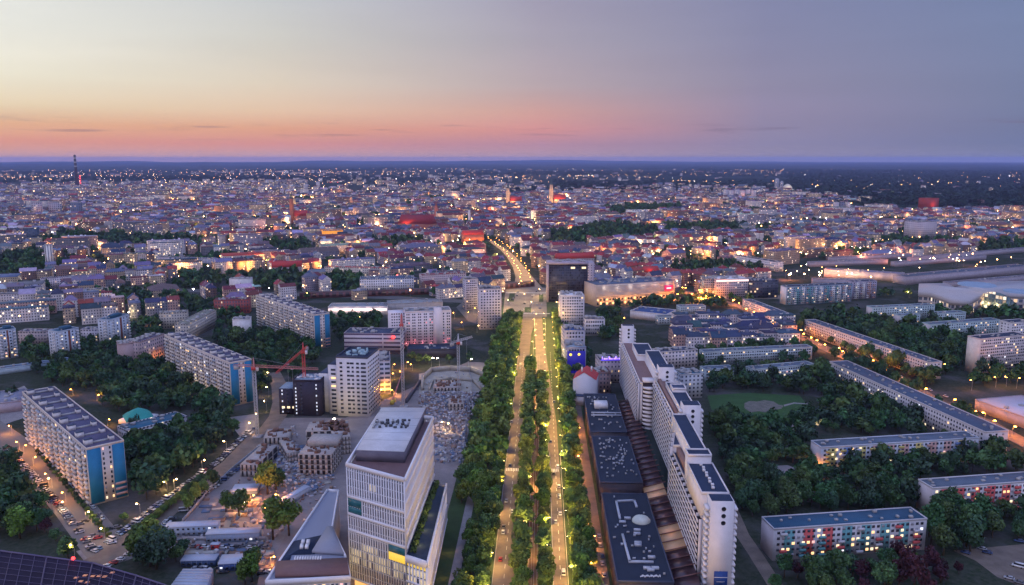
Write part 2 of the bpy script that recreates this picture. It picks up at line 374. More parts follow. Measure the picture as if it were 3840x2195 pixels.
def gable(mb, x0, y0, x1, y1, z, rh, along='x', ov=.4, m=0, col=None):
    if along == 'x':
        ym = (y0 + y1) / 2; vs = [(x0 - ov, y0 - ov, z), (x1 + ov, y0 - ov, z), (x1 + ov, y1 + ov, z), (x0 - ov, y1 + ov, z), (x0 - ov, ym, z + rh), (x1 + ov, ym, z + rh)]
        fs = [(0, 1, 5, 4), (2, 3, 4, 5), (3, 0, 4), (1, 2, 5), (0, 3, 2, 1)]
    else:
        xm = (x0 + x1) / 2; vs = [(x0 - ov, y0 - ov, z), (x1 + ov, y0 - ov, z), (x1 + ov, y1 + ov, z), (x0 - ov, y1 + ov, z), (xm, y0 - ov, z + rh), (xm, y1 + ov, z + rh)]
        fs = [(3, 0, 4, 5), (1, 2, 5, 4), (0, 1, 4), (2, 3, 5), (0, 3, 2, 1)]
    mb.raw(vs, fs, m, col)
def simple(name, label, cat, a, b, h, d, wall, roof, style='flat', rh=4, mark=None, group=None, bits=0, bitm=None, along='x', seed=1):
    t, A, ang, Lx = setup(name, label, cat, a, b, h, d, group, mark)
    if style == 'flat':
        shell(t, Lx, d, h, wall, roof)
        if bits: roofbits(t, 1, Lx - 2, 1.5, d - 1.5, h, bits, bitm or conc, seed=seed)
    else:
        MB().box(0, 0, 0, Lx, d, h).build('wall', wall, t)
        r = MB(); gable(r, 0, 0, Lx, d, h + .02, rh, along); r.build('roof', roof, t)
        it = []
        for k in range(max(1, int(Lx / 14))): it.append((((k + .5) * Lx / max(1, int(Lx / 14)), d * .62, h + rh * .8 + .8), 0, (1.0, 1.4, 2.2), brick))
        repeat(t, 'chimney', it, ang, A, 12)
    return t, A, ang, Lx

# ================================================================== GROUND
R = 50000
def ground_mat():
    m, t, b = newmat('ground_mix'); g = node(t, 'ShaderNodeNewGeometry')
    def nzz(sc, det=6):
        n = node(t, 'ShaderNodeTexNoise'); n.inputs['Scale'].default_value = sc; n.inputs['Detail'].default_value = det; n.inputs['Roughness'].default_value = .65
        t.links.new(g.outputs['Position'], n.inputs['Vector']); return n.outputs[0]
    def mr(v, a, c):
        n = node(t, 'ShaderNodeMapRange'); t.links.new(v, n.inputs[0]); n.inputs[1].default_value = a; n.inputs[2].default_value = c; return n.outputs[0]
    ln = node(t, 'ShaderNodeVectorMath', operation='LENGTH'); t.links.new(g.outputs['Position'], ln.inputs[0])
    near = mixc(t, mr(nzz(.02), .5, .6), (.022, .036, .018), (.09, .085, .09))
    near = mixc(t, mr(nzz(.35, 3), .3, .7), near, (.06, .06, .05))
    far = mixc(t, mr(nzz(.0004), .48, .56), (.018, .032, .03), (.06, .06, .05))
    far = mixc(t, mr(nzz(.0022, 8), .5, .62), far, (.03, .045, .04))
    t.links.new(mixc(t, mr(ln.outputs['Value'], 5000, 7500), near, far), b.inputs['Base Color']); b.inputs['Roughness'].default_value = 1; b.inputs['Specular IOR Level'].default_value = 0
    return m
mb = MB(); n = 96
rings = [0, 600, 1500, 4000, 10000, 25000, R]
vs = [(0, 0, 0)]; fs = []
for r_ in rings[1:]: vs += [(r_ * cos(2 * pi * i / n), r_ * sin(2 * pi * i / n), 0) for i in range(n)]
fs += [(0, 1 + i, 1 + (i + 1) % n) for i in range(n)]
for k in range(len(rings) - 2):
    a, b_ = 1 + k * n, 1 + (k + 1) * n
    fs += [(a + i, b_ + i, b_ + (i + 1) % n, a + (i + 1) % n) for i in range(n)]
tag(mb.raw(vs, fs).build('ground', ground_mat()), kind='structure')
# low hills at the left end of the horizon
hm = M('far_hillside', (.02, .035, .035), 1, .4, .0005, 0, 0)
mb = MB()
for (dist, azs, aze, top, sd) in ((38000, -36, 8, 240, 3), (45000, -20, 30, 200, 5), (31000, -40, -12, 150, 8)):
    rr = random.Random(sd); ph = [rr.uniform(0, 6) for _ in range(6)]; K = 90; P0 = []
    for i in range(K + 1):
        a = radians(azs + (aze - azs) * i / K); f = i / K
        env = sin(pi * f) ** .6
        hh = top * env * (.45 + .2 * sin(9 * f + ph[0]) + .14 * sin(21 * f + ph[1]) + .07 * sin(47 * f + ph[2])) * (.5 + .5 * (1 - f)) + 2
        P0.append((a, max(2, hh)))
    vs = []; 
    for off, kf in ((-2500, 0), (-900, .7), (0, 1), (1800, .5), (4000, 0)):
        for a, hh in P0: vs.append(((dist + off) * sin(a), (dist + off) * cos(a), hh * kf - (1 if kf == 0 else 0)))
    fs = [(k * (K + 1) + i, k * (K + 1) + i + 1, (k + 1) * (K + 1) + i + 1, (k + 1) * (K + 1) + i) for k in range(4) for i in range(K)]
    mb.raw(vs, fs)
tag(mb.build('hills', hm), kind='structure')

def avpoly(pts): return [tuple(AV(*p)) for p in pts]
def strip(x0, x1, y0, y1): return avpoly([(x0, y0), (x1, y0), (x1, y1), (x0, y1)])
Y0, Y1 = 250, 960
# boulevard: verges, carriageways, tram bed
tag(MB().sheet(strip(-50, 34, Y0, 1150), .05).build('verge', grassm), kind='structure')
road = MB()
road.sheet(avpoly([(-21, Y0), (-11, Y0), (-11, 700), (-10, 860), (-4, 960), (-28, 960), (-22, 800)]), .12)
road.sheet(avpoly([(6.8, Y0), (13.2, Y0), (12.2, 560), (8, 700), (3.5, 830), (2, 960), (-6, 960), (-6, 880), (-4, 740), (2, 600), (6, 500)]), .12)
tag(road.build('boulevard', asph_w), kind='structure')
tag(MB().sheet(avpoly([(-46, 958), (8, 958), (8, 1180), (-52, 1180)]), .14).build('junction', M('junction_asphalt', (.2, .165, .13), .8, .45, .07)), kind='structure')
tag(MB().sheet(strip(-5.6, -.3, Y0, 760), .1).build('tram_bed', M('tram_ballast', (.13, .075, .05), 1, .35, .5)), kind='structure')
rl = MB()
for x in (-5.0, -3.5, -2.4, -.9): rl.box(-.06, 0, 0, .06, 1, .12) if False else rl.prism([tuple(AV(x - .06, Y0)), tuple(AV(x + .06, Y0)), tuple(AV(x + .06, 760)), tuple(AV(x - .06, 760))], .12, .24)
tag(rl.build('tram_rails', steel), kind='structure')
kb = MB()
for x, ya, yb in ((-21.2, Y0, 780), (-10.8, Y0, 690), (6.6, Y0, 500), (13.4, Y0, 500)): kb.prism(strip(x - .15, x + .15, ya, yb), 0.0, .26)
tag(kb.build('kerbs', conc), kind='structure')
mk = MB(); paint = M('road_paint', (.7, .68, .6), .7)
for x0 in (-16, 10):
    y = Y0
    while y < 780:
        mk.sheet(strip(x0 - .09, x0 + .09, y, y + 4), .17); y += 9
for x0, x1 in ((-20.5, -11.5), (7.2, 12.8)):
    for i in range(int((x1 - x0) / 1.0)): mk.sheet(strip(x0 + i, x0 + i + .5, 468, 472.5), .17)
for i in range(40): mk.sheet(strip(-28 + i * 1.0, -27.5 + i, 975, 980), .2)
for i in range(60): mk.sheet(strip(-50 + i * 1.1, -49.4 + i * 1.1, 1130, 1136), .2)
tag(mk.build('road_markings', paint), kind='structure')
tag(MB().sheet(strip(-41, -36.5, Y0, 560), .09).build('footpath', paving), kind='structure')
tag(MB().sheet(strip(23, 32, Y0, 640), .1).build('service_road', asph_w), kind='structure')
for nm_, pl_ in (('traffic_island', [(-20, 985), (-12, 985), (-12, 1020), (-20, 1020)]), ('traffic_island', [(-2, 1060), (4, 1060), (4, 1120), (-2, 1120)]), ('traffic_island', [(-44, 1060), (-36, 1060), (-36, 1128), (-44, 1128)])):
    tag(MB().sheet(avpoly(pl_), .22).build(nm_, grassm), kind='structure')
# the street beyond the junction, bending away to the old town
def street(name, pts, w, mat, z=.1, closed=False):
    P = [np.array(p, float) for p in pts]; mb = MB(); Lf, Rt = [], []
    for i, p in enumerate(P):
        d = (P[min(i + 1, len(P) - 1)] - P[max(i - 1, 0)]); d /= np.hypot(*d); nn = np.array((-d[1], d[0]))
        ww = w[i] if isinstance(w, (list, tuple)) else w
        Lf.append(p + nn * ww / 2); Rt.append(p - nn * ww / 2)
    for i in range(len(P) - 1): mb.sheet([tuple(Lf[i]), tuple(Rt[i]), tuple(Rt[i + 1]), tuple(Lf[i + 1])], z)
    for i in range(len(P) - 1):
        c = (P[i] + P[i + 1]) / 2; d = P[i + 1] - P[i]; ww = max(w) if isinstance(w, (list, tuple)) else w
        occ(c, atan2(d[1], d[0]), np.hypot(*d) / 2, ww / 2)
    return tag(mb.build(name, mat), kind='structure')
GP = lambda t, pts, z=0: [G(t, x, y, z) for x, y in pts]
oldst = [AV(-18, 1170)] + GP('f', [(1304, 690), (1290, 665), (1272, 640), (1254, 622), (1235, 610), (1222, 600)])
street('old_town_street', oldst, [44, 28, 20, 17, 14, 12, 11], M('junction_asphalt', (.3, .26, .22)), .16)
occ(AV(-10, 700), pi / 2 - AZ, 480, 45)
dstreet = GP('c1', [(700, 1330), (1000, 1180), (1320, 950), (1640, 690), (1900, 500), (2130, 330), (2340, 110)]) + GP('d3', [(500, 1330), (620, 1170), (660, 1000)]) + GP('d3', [(640, 800), (560, 640)])
street('side_street', dstreet, 13, asph_w, .12)
lstreet = GP('f', [(-60, 1040), (40, 1110), (110, 1180), (190, 1270), (260, 1360), (300, 1400)])
street('parking_street', lstreet, 20, M('worn_asphalt_grey', (.15, .135, .125), .85, .3, .06), .1)
cross = GP('f', [(200, 1385), (330, 1345), (440, 1352), (700, 1352)])
street('cross_street', cross, 14, paving, .08)
ostreet = GP('f', [(1700, 725), (1850, 765), (1905, 810), (1990, 838), (2060, 870), (2140, 905), (2240, 945), (2330, 1000), (2450, 1050), (2640, 1150)])
street('lamp_lit_street', ostreet, [18, 16, 14, 14, 14, 14, 14, 14, 14, 14], asph_w, .12)
rstreet = GP('d2', [(1900, 640), (2010, 900), (2160, 1120), (2400, 1500)])
street('access_road', rstreet, 7, asph_w, .1)
pst = [AV(-60, 1050), AV(-200, 1085), AV(-420, 1120), AV(-640, 1160), AV(-900, 1240)]
street('railway_street', pst, 24, asph, .13)
pst2 = [AV(20, 1060), AV(240, 1100), AV(420, 1120)]
street('mall_street', pst2, 26, M('junction_asphalt', (.2, .165, .13)), .15)
for nm, poly, mt, z in (
    ('building_site', GP('f', [(590, 1120), (700, 1040), (860, 1040), (1165, 900), (1235, 905), (1170, 1000), (1165, 1090), (1150, 1160), (1120, 1456), (640, 1456), (660, 1360), (480, 1360), (440, 1310), (520, 1215)]), soil, .04),
    ('excavation_floor', GP('b2', [(1560, 900), (1800, 860), (2280, 900), (2260, 1000), (2100, 1090), (1560, 1120)]), M('pit_concrete', (.33, .29, .24), .9, .4, .1), .1),
    ('lawn', GP('f', [(1760, 985), (1860, 978), (1990, 985), (2010, 1010), (1990, 1050), (1840, 1045), (1770, 1020)]), M('lawn_grass', (.03, .075, .022), 1, .4, .1), .1),
    ('play_area', GP('f', [(1852, 1004), (1866, 998), (1884, 1000), (1902, 996), (1925, 1000), (1938, 1008), (1950, 1010), (1944, 1018), (1926, 1020), (1908, 1027), (1888, 1024), (1868, 1027), (1852, 1016)]), M('worn_ground', (.13, .12, .1), 1, .6, .25), .14),
    ('park_path', GP('f', [(1950, 1008), (1975, 1002), (2010, 1005), (2010, 1007), (1976, 1005), (1952, 1012)]), paving, .16),
    ('park_path', GP('f', [(1880, 1060), (2050, 1053), (2048, 1058), (1975, 1063), (2010, 1072), (2005, 1075), (1885, 1066)]), paving, .13),
    ('court', GP('f', [(1905, 1160), (1960, 1158), (1995, 1172), (1965, 1210), (1905, 1195)]), paving, .1),
    ('parking_lot', GP('c4', [(1700, 1140), (2349, 1080), (2500, 1300), (2400, 1500), (2100, 1380), (1900, 1230)]), asph_w, .1),
    ('hotel_forecourt', GP('f', [(1135, 765), (1160, 745), (1240, 738), (1240, 790), (1215, 815), (1165, 800)]), asph, .07),
    ('yard', GP('f', [(0, 985), (60, 960), (110, 1010), (60, 1040), (0, 1060)]), paving, .06),
    ('courtyard_pavement', GP('f', [(560, 1040), (640, 1030), (640, 1080), (600, 1090)]), paving, .06)):
    tag(MB().sheet([tuple(p) for p in poly], z).build(nm, mt), kind='structure')

exec_blocks = []

# ================================================================== LANDMARK BUILDINGS
def edgepanes(items, p, q, nf, nc, z0, fh, pw, ph, lit=.06, dark=.7, mar=1.0, proud=.06, force=None):
    p = np.array(p, float); q = np.array(q, float); d = q - p; ln = np.hypot(*d); d /= ln; out = np.array((d[1], -d[0])); r = atan2(d[1], d[0])
    for j in range(nf):
        for i in range(nc):
            c = p + d * (mar + (ln - 2 * mar) * (i + .5) / nc) + out * proud / 2
            items.append(((c[0], c[1], z0 + fh * (j + .5)), r, (pw, proud, ph), (force(i, j) if force else None) or pane(lit, dark)))
def edgebox(mb, p, q, z0, z1, t0, t1, m=0):
    """a box along edge p-q standing between offsets t0 and t1 outwards"""
    p = np.array(p, float); q = np.array(q, float); d = q - p; ln = np.hypot(*d); d /= ln; out = np.array((d[1], -d[0]))
    c = (p + q) / 2 + out * (t0 + t1) / 2; mb.obox((c[0], c[1], (z0 + z1) / 2), (ln, abs(t1 - t0), z1 - z0), atan2(d[1], d[0]), m)
def lightat(name, p, e, col, r=.5, parent=None):
    l = bpy.data.lights.new(name, 'POINT'); l.energy = e; l.color = col; l.shadow_soft_size = r
    o = bpy.data.objects.new(name, l); C.objects.link(o); o.location = p
    if parent is not None: o.parent = parent
    return o

# ---- three long eleven-storey slabs with blue end panels
cream = M('cream_panel', (.56, .51, .48), .85, .15, .3); slabw = M('slab_plaster', (.50, .45, .44), .85, .2, .3); balw = M('balcony_white', (.6, .57, .56), .7, .15, .8)
bluep = M('blue_facade_panel', (.015, .16, .33), .6, .15, .2); roofb = M('slab_roof_felt', (.085, .08, .14), .9, .3, .2); pinks = M('pink_stripe', (.45, .28, .26), .8, .1)
def long_slab(name, label, a, b, h, d, mark, nc, detail=True, base_col=None, stripes=True):
    t, A, ang, Lx = setup(name, label, 'apartment block', a, b, h, d, 'long apartment slabs with blue end panels', mark)
    shell(t, Lx, d, h, slabw, roofb, .8, cream)
    nf = 11; fh = (h - 1.5) / nf; its = []; bal = []; bp = []
    for j in range(nf):
        for i in range(nc):
            x = 1.2 + (Lx - 2.4) * (i + .5) / nc; z = .8 + fh * (j + .5); cw = (Lx - 2.4) / nc
            if i % 3 != 2:
                its.append(((x, -.03, z + .15), 0, (cw * .62, .06, fh * .5), pane(.05, .72)))
                bal.append(((x, -.75, z - .8), 0, (round(cw * .86, 2), 1.4, 1.05), random.choice([balw, balw, cream, cream, M('balcony_grey_blue', (.33, .37, .45), .7)])))
            else: its.append(((x, -.03, z + .1), 0, (cw * .42, .06, fh * .42), pane(.05, .8)))
            bp.append(((x, d + .03, z), 0, (cw * .5, .06, fh * .45), pane(.08, .8)))
    repeat(t, 'window', its, ang, A, 90); repeat(t, 'balcony', bal, ang, A, 90); repeat(t, 'rear_window', bp, ang, A, 0)
    for (y0, y1) in ((.2, d * .37), (d * .67, d - .2)): MB().box(Lx + .0, y0, .8, Lx + .16, y1, h - .6).build('blue_panel', bluep, t)
    for (y0, y1) in ((.2, d * .37), (d * .67, d - .2)): MB().box(-.16, y0, .8, 0, y1, h - .6).build('blue_panel', bluep, t)
    w = []
    for j in range(nf):
        for y in (d * .43, d * .61): w.append(((Lx + .03, y, 1.2 + fh * (j + .5)), pi / 2, (.9, .06, 1.5), pane(.1, .85)))
    repeat(t, 'end_window', w, ang, A, 30)
    if stripes:
        for k in range(3): MB().box(Lx + .17, d * .68, 2.2 + k * 3.1, Lx + .22, d - .3, 3.7 + k * 3.1).build('pink_stripe', pinks, t)
    nh = 9
    for k in range(nh):
        x = Lx * (k + .5) / nh
        for (y0, y1, mt, hh) in ((1.2, 5.2, wht, 3.0), (d - 5.5, d - 3.0, wht, 2.4)):
            e = MB().box(x - 1.9, y0, h + .13, x + 1.9, y1, h + hh).build('stair_housing', mt, t)
            MB().box(x - 2.05, y0 - .15, h + hh + .01, x + 2.05, y1 + .15, h + hh + .2).build('cap', tar, e)
        MB().box(x - .8, 5.4, h + .13, x + .8, d - 5.7, h + .9).build('duct', conc, t)
    return t, A, ang, Lx
S1 = long_slab('apartment_slab', 'long eleven-storey slab with blue end panels beside the parking street, the nearest of the three', L('b1', 215, 1080), L('c1', 790, 210), 33, 19.5, 'nearest blue-ended slab', 34)
S2 = long_slab('apartment_slab', 'long blue-ended slab behind the dark park, its foot lit by warm lamps', L('b1', 1575, 530), L('b1', 2200, 800), 34.5, 17.5, 'middle blue-ended slab', 32, stripes=False)
S3 = long_slab('apartment_slab', 'long eleven-storey slab with blue end panels, farthest of the three, behind the red crane', L('b2', 0, 150), L('b2', 555, 340), 35, 17, 'farthest blue-ended slab', 34)
for k, (S, sd) in enumerate(((S2, 1), (S1, 2))):   # lamps along the foot of the slabs
    t_, A_, an_, Lx_ = S
    for i in range(7 if k == 0 else 4):
        p = to_world(A_, an_, ((i + .6) * Lx_ / (7 if k == 0 else 4), -9)); exec_blocks.append((p, 'O' if k else 'W', 6.0, 'lamp before the %s' % ('middle blue-ended slab' if k == 0 else 'nearest blue-ended slab')))

# ---- white office tower with podium in front
wfin = M('white_metal_fin', (.62, .62, .68), .45, .08, .5); brn = M('brown_cladding', (.15, .085, .085), .7, .2, .3); wroof = M('white_membrane', (.47, .48, .52), .85, .2, .12)
o = thing('office_tower', 'white ribbed office tower with bright flat roof and lit podium, beside the boulevard', 'office tower', (0, 0, 0)); LAND.append((np.array((-58, 370)), 'white ribbed office tower'))
FL, FR, BR, BL = Q(*L('c2', 715, 490), 60), Q(*L('c2', 1165, 610), 60), Q(*L('c2', 1385, 130), 60), Q(*L('c2', 960, 60), 60)
BL = Q(*L('c2', 966, 100), 60)
PR, PB = Q(*L('c2', 1290, 1300), 26), Q(*L('c2', 1490, 655), 26)
d0 = (FR - FL) / np.hypot(*(FR - FL)); PR = FR + d0 * float(np.dot(PR - FR, d0))
off = np.array((d0[1], -d0[0])) * 0
occ((FL + BR) / 2, radians(87), 46, 20); occ((PR + PB) / 2, radians(87), 46, 8)
body = [tuple(FL), tuple(FR), tuple(BR), tuple(BL)]
pod = [tuple(FR + (BR - FR) * .001), tuple(PR), tuple(PB), tuple(BR)]
MB().prism(body, 6, 56.9).build('core', glassb, o)
pdm = MB().prism(pod, 6, 24.8).build('podium', glassb, o)
MB().prism([tuple(np.array(p) * .93 + .07 * (FL + BR) / 2) for p in body], 0, 6).build('ground_floor', ME('lit_lobby', (1, .5, .16), 1.1), o)
MB().prism([tuple(np.array(p) * .9 + .1 * (PR + BR) / 2) for p in pod], 0, 6).build('podium_ground_floor', brn, o)
def finwall(p, q, z0, z1, step, name, bands, fl=3.6, fd=.5, fw=.5, mat=wfin):
    p = np.array(p); q = np.array(q); d = q - p; ln = np.hypot(*d); d /= ln; nn = np.array((d[1], -d[0])); r = atan2(d[1], d[0]); m = MB()
    k = int(ln / step)
    for i in range(k + 1):
        c = p + d * (i * ln / k) + nn * fd / 2; m.obox((c[0], c[1], (z0 + z1) / 2), (fw, fd, z1 - z0), r)
    z = z0
    while z < z1 - 1:
        edgebox(m, p, q, z, z + .35, 0, .22); z += fl
    for (za, zb) in bands: edgebox(m, p, q, za, zb, -.05, .75)
    return m.build(name, mat, o)
finwall(FL, FR, 6, 58.2, 1.35, 'fin_screen', [(58.2, 60), (44.2, 45.4), (36.0, 37.2), (28.6, 29.8), (6, 6.8)])
finwall(FR, BR, 26, 58.4, 3.0, 'side_fin_screen', [(58.4, 60), (54, 55.6), (48, 49.6), (41, 42.6), (34, 35.6), (28, 29.2)], 3.4, .3, 1.5)
finwall(FR, PR, 6, 23, 1.6, 'podium_fin_screen', [(22.8, 26), (14, 14.6), (6, 6.8)])
finwall(PR, PB, 6, 23, 1.8, 'podium_side_screen', [(22.8, 26), (14, 14.6), (6, 6.8)])
finwall(BR, BL, 6, 58, 3.0, 'rear_fin_screen', [(58, 60)]); finwall(BL, FL, 6, 58, 3.0, 'west_fin_screen', [(58, 59.6)])
it = []
litc = [ME('office_lit_cream', (1, .8, .5), .5), ME('office_lit_yellow', (1, .66, .08), .8)]
offg = [M('office_pane_lilac', (.2, .18, .22), .35, .15, .5, 0, .5), M('office_pane_grey', (.1, .1, .14), .3, .15, .5, 0, .5)]
def officelit(i, j):
    if j in (2, 3): return litc[0] if random.random() < .8 else offg[1]
    if j == 4: return litc[0] if 3 < i < 9 else offg[1]
    if j == 12 and i in (7, 8): return litc[0]
    return offg[0] if random.random() < .75 else offg[1]
edgepanes(it, FL, FR, 14, 18, 6.3, 3.6, 1.4, 2.9, force=officelit, mar=.4)
def pl2(i, j): return litc[1] if j == 4 else (litc[0] if j in (1, 2, 3) and random.random() < .75 else GW[1])
edgepanes(it, FR, PR, 5, 6, 6.3, 3.6, 1.3, 2.7, force=pl2, mar=.4)
repeat(o, 'window', it, 0, (0, 0), 100)
for (za, zb) in ((40.5, 44.0), (37.4, 40.2)):
    mb = MB(); p = FL + d0 * .3; q = FL + d0 * 8; edgebox(mb, p, q, za, zb, -.1, .6); mb.build('glazed_corner', M('teal_glass', (.02, .12, .15), .25), o)
q2 = FR - d0 * 9; mb = MB(); edgebox(mb, q2, FR - d0 * .2, 25.2, 28.4, -.1, .6); mb.build('glazed_corner', M('teal_glass', (.02, .12, .15)), o)
mb = MB(); edgebox(mb, q2, FR - d0 * .2, 21.6, 25.0, -.1, .65); mb.build('yellow_lit_balcony', litc[1], o)
# the roof: white slab set back behind a brown terrace
ins = lambda p, f: tuple(np.array(p) * (1 - f) + f * (FL + BR) / 2)
pw = [Q(*L('c2', 985, 62), 62), Q(*L('c2', 1335, 64), 62), Q(*L('c2', 1165, 412), 62), Q(*L('c2', 785, 398), 62)]
pw = [tuple(p) for p in pw]
MB().prism(pw, 57.02, 62).build('penthouse', M('dark_penthouse', (.12, .11, .15), .7), o); MB().prism([tuple(np.array(p) * .99 + .01 * np.mean(pw, 0)) for p in pw], 62.02, 62.3).build('roof', wroof, o)
MB().sheet([ins(p, .03) for p in body], 57.0).build('terrace', brn, o)
cw = np.mean(pw, 0); it = []; dpm = M('dark_plant', (.05, .055, .07), .6)
for k in range(42):
    c = cw + np.array(((k % 7 - 3) * 2.6 + random.uniform(-.4, .4) - 1, (k // 7 - 2.5) * 2.0 + 4 + random.uniform(-.3, .3)))
    if random.random() < .75: it.append(((c[0], c[1], 62.9), radians(87) + (pi / 2 if k % 3 else 0), (round(random.uniform(1.0, 2.2), 1), .8, round(random.uniform(.6, 1.2), 1)), random.choice([dpm, dpm, steel])))
repeat(o, 'roof_plant', it, 0, (0, 0), 60)
mb = MB()
for k in range(5): p_, q_ = np.array(pw[0]) + (np.array(pw[3]) - np.array(pw[0])) * (k + .7) / 6, np.array(pw[1]) + (np.array(pw[2]) - np.array(pw[1])) * (k + .7) / 6; edgebox(mb, p_, q_, 62.3, 62.36, -.12, .12)
mb.build('membrane_seams', M('seam_grey', (.3, .31, .35), .8), o)
MB().sheet([tuple(np.array(p) * .94 + .06 * np.mean(pod, 0)) for p in pod], 24.9).build('podium_roof', M('podium_roof_felt', (.03, .045, .07), .9), o)
mb = MB()
for k in range(420):
    f = random.random(); c = FR + (BR - FR) * (.03 + .93 * f) + np.array((random.uniform(1, 3.4), 0)); z = 25.2 + random.uniform(0, 1.6)
    s_ = random.uniform(.3, .7); a_ = random.uniform(0, pi); b_ = random.uniform(-.8, .8)
    u_ = np.array((cos(a_), sin(a_), b_ * .5)) * s_; v_ = np.array((-sin(a_) * .5, cos(a_) * .5, .8)) * s_; q_ = np.array((c[0], c[1], z))
    mb.raw([q_ - u_ - v_, q_ + u_ - v_, q_ + u_ + v_, q_ - u_ + v_], [(0, 1, 2, 3)])
mb.build('roof_garden_planting', M('shrub_leaf', (.06, .09, .02), .9, .5, 1), o)
for f in (.12, .3, .5): lightat('terrace_light', (*(FR + (BR - FR) * f + np.array((4, 0))), 26.6), 260, (1, .75, .25), .3, o)
for f in (.1, .35, .6, .85): lightat('lobby_light', (*(FL + (FR - FL) * f + np.array((-1.5, -4))), 3.0), 220, (1, .5, .12), .5, o)
for f in (.1, .4, .7): lightat('lobby_light', (*(PR + (PB - PR) * f + np.array((3, 0))), 3), 450, (1, .45, .12), .5, o)

# ---- wedge-shaped white building beside it
o = thing('office_building', 'low wedge-shaped office building with ribbed silver roof, left of the white office tower', 'office building'); LAND.append((np.array((-84, 340)), 'wedge-shaped office building'))
wp = [Q(*L('c2', x, y), 22) for x, y in ((75, 1430), (740, 1392), (705, 1232), (600, 1010), (650, 715), (560, 708))]
occ((wp[0] + wp[4]) / 2, radians(95), 50, 17)
MB().prism([tuple(p) for p in wp], 0, 21.6).build('wall', M('pale_stone', (.5, .47, .48), .8), o)
mb = MB()
for i in range(6):
    p, q = wp[i], wp[(i + 1) % 6]; edgebox(mb, p, q, 20.2, 22.6, -.5, .25)
mb.build('parapet', wfin, o)
cwp = np.mean(wp, 0); MB().sheet([tuple(np.array(p) * .96 + .04 * cwp) for p in wp], 21.75).build('roof', M('silver_ribbed_roof', (.23, .24, .3), .6, .1, 2), o)
sq = lambda pts, z0, z1, nm, mt: MB().prism([tuple(Q(*L('c2', x, y), 22)) for x, y in pts], z0, z1).build(nm, mt, o)
sq([(150, 1290), (715, 1262), (735, 1385), (150, 1395)], 21.8, 23.4, 'brown_screen', brn)
sq([(165, 1280), (285, 1115), (540, 1060), (460, 1210), (280, 1215), (260, 1275)], 21.8, 22.2, 'plant_deck', dkroof)
sq([(440, 1205), (560, 1010), (600, 1010), (690, 1222)], 21.8, 23.2, 'roof_block', M('silver_ribbed_roof', (.23, .24, .3)))
for (x, y) in ((360, 1120), (400, 1120), (350, 1155), (390, 1155)): sq([(x, y), (x + 26, y), (x + 20, y + 24), (x - 6, y + 24)], 22.3, 23.6, 'roof_unit', wht)
mb = MB()
for i in range(11):
    c = Q(*L('c2', 310 + i * 20, 1268), 22); mb.obox((c[0], c[1], 22.9), (.6, 2.4, 2), .1)
mb.build('cooling_units', wht, o)
it = []; edgepanes(it, wp[0], wp[1], 5, 18, 1, 3.8, 1.1, 2.8, .15); edgepanes(it, wp[1], wp[2], 5, 6, 1, 3.8, 1.4, 2.8, .8); repeat(o, 'window', it, 0, (0, 0), 60)
mb = MB(); a_ = Q(*L('c2', 625, 1040), 16); b_ = Q(*L('c2', 712, 850), 16)
for k in range(7): edgebox(mb, wp[2] + (wp[3] - wp[2]) * 0, wp[3], 1.5 + k * 2.8, 3.7 + k * 2.8, .05, .3)
mb.build('lit_courtyard_windows', litc[0], o)
lightat('courtyard_light', (*((wp[2] + wp[3]) / 2 + np.array((6, 0))), 9), 1500, (1, .7, .3), .6, o)

# ---- stepped residential complex along the boulevard (white balconies)
o = thing('apartment_complex', 'huge stepped white apartment complex with rows of balconies along the boulevard', 'apartment complex'); LAND.append((AV(80, 480), 'stepped white apartment complex'))
occ(AV(82, 500), pi / 2 - AZ, 190, 14)
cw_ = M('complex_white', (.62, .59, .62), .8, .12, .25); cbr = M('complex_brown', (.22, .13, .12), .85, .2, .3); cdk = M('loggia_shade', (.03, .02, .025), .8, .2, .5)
def wing(x0, x1, ya, yb, h, nm='wing', roof=tar, faces=True, rows=None, zb=0, x0b=None, x1b=None):
    x0b = x0 if x0b is None else x0b; x1b = x1 if x1b is None else x1b; A = avpoly([(x0, ya), (x1, ya), (x1b, yb), (x0b, yb)])
    w = MB().prism(A, zb, h).build(nm, cw_, o)
    m = MB()
    for (p, q) in ((0, 1), (1, 2), (2, 3), (3, 0)): edgebox(m, A[p], A[q], h - .5, h + .8, -.25, .15)
    m.build('parapet', cw_, w); MB().sheet(avpoly([(x0 + .3, ya + .3), (x1 - .3, ya + .3), (x1b - .3, yb - .3), (x0b + .3, yb - .3)]), h + .08).build('roof', roof, w)
    if faces:   # balcony rows on the boulevard side
        P, Qq = AV(x0b, yb), AV(x0, ya); z = max(zb, 0) + 3.2; fl = 2.85; ln = float(np.hypot(*(Qq - P))); m = MB(); dkm = MB()
        d = (Qq - P) / ln; nn = np.array((d[1], -d[0])); r = atan2(d[1], d[0])
        while z < h - 1:
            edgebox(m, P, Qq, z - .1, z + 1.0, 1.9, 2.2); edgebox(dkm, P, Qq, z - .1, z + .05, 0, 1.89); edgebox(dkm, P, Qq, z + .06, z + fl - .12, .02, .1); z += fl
        k = int(ln / 6.6)
        for i in range(k + 1):
            c = P + d * (ln * i / k) + nn * .8; m.obox((c[0], c[1], (h + max(zb, 0) + 2) / 2), (.3, 1.6, h - max(zb, 0) - 2.4), r)
        m.build('balcony_rows', cw_, w); dkm.build('loggia_shade_infill', cdk, w)  # loggia floors and back walls, with their shade put into the colour
    return w
wing(72, 83, 334, 415, 33.5); wing(72, 83, 415.1, 449.9, 37, x0b=79, x1b=88)                                  # near low-side wing
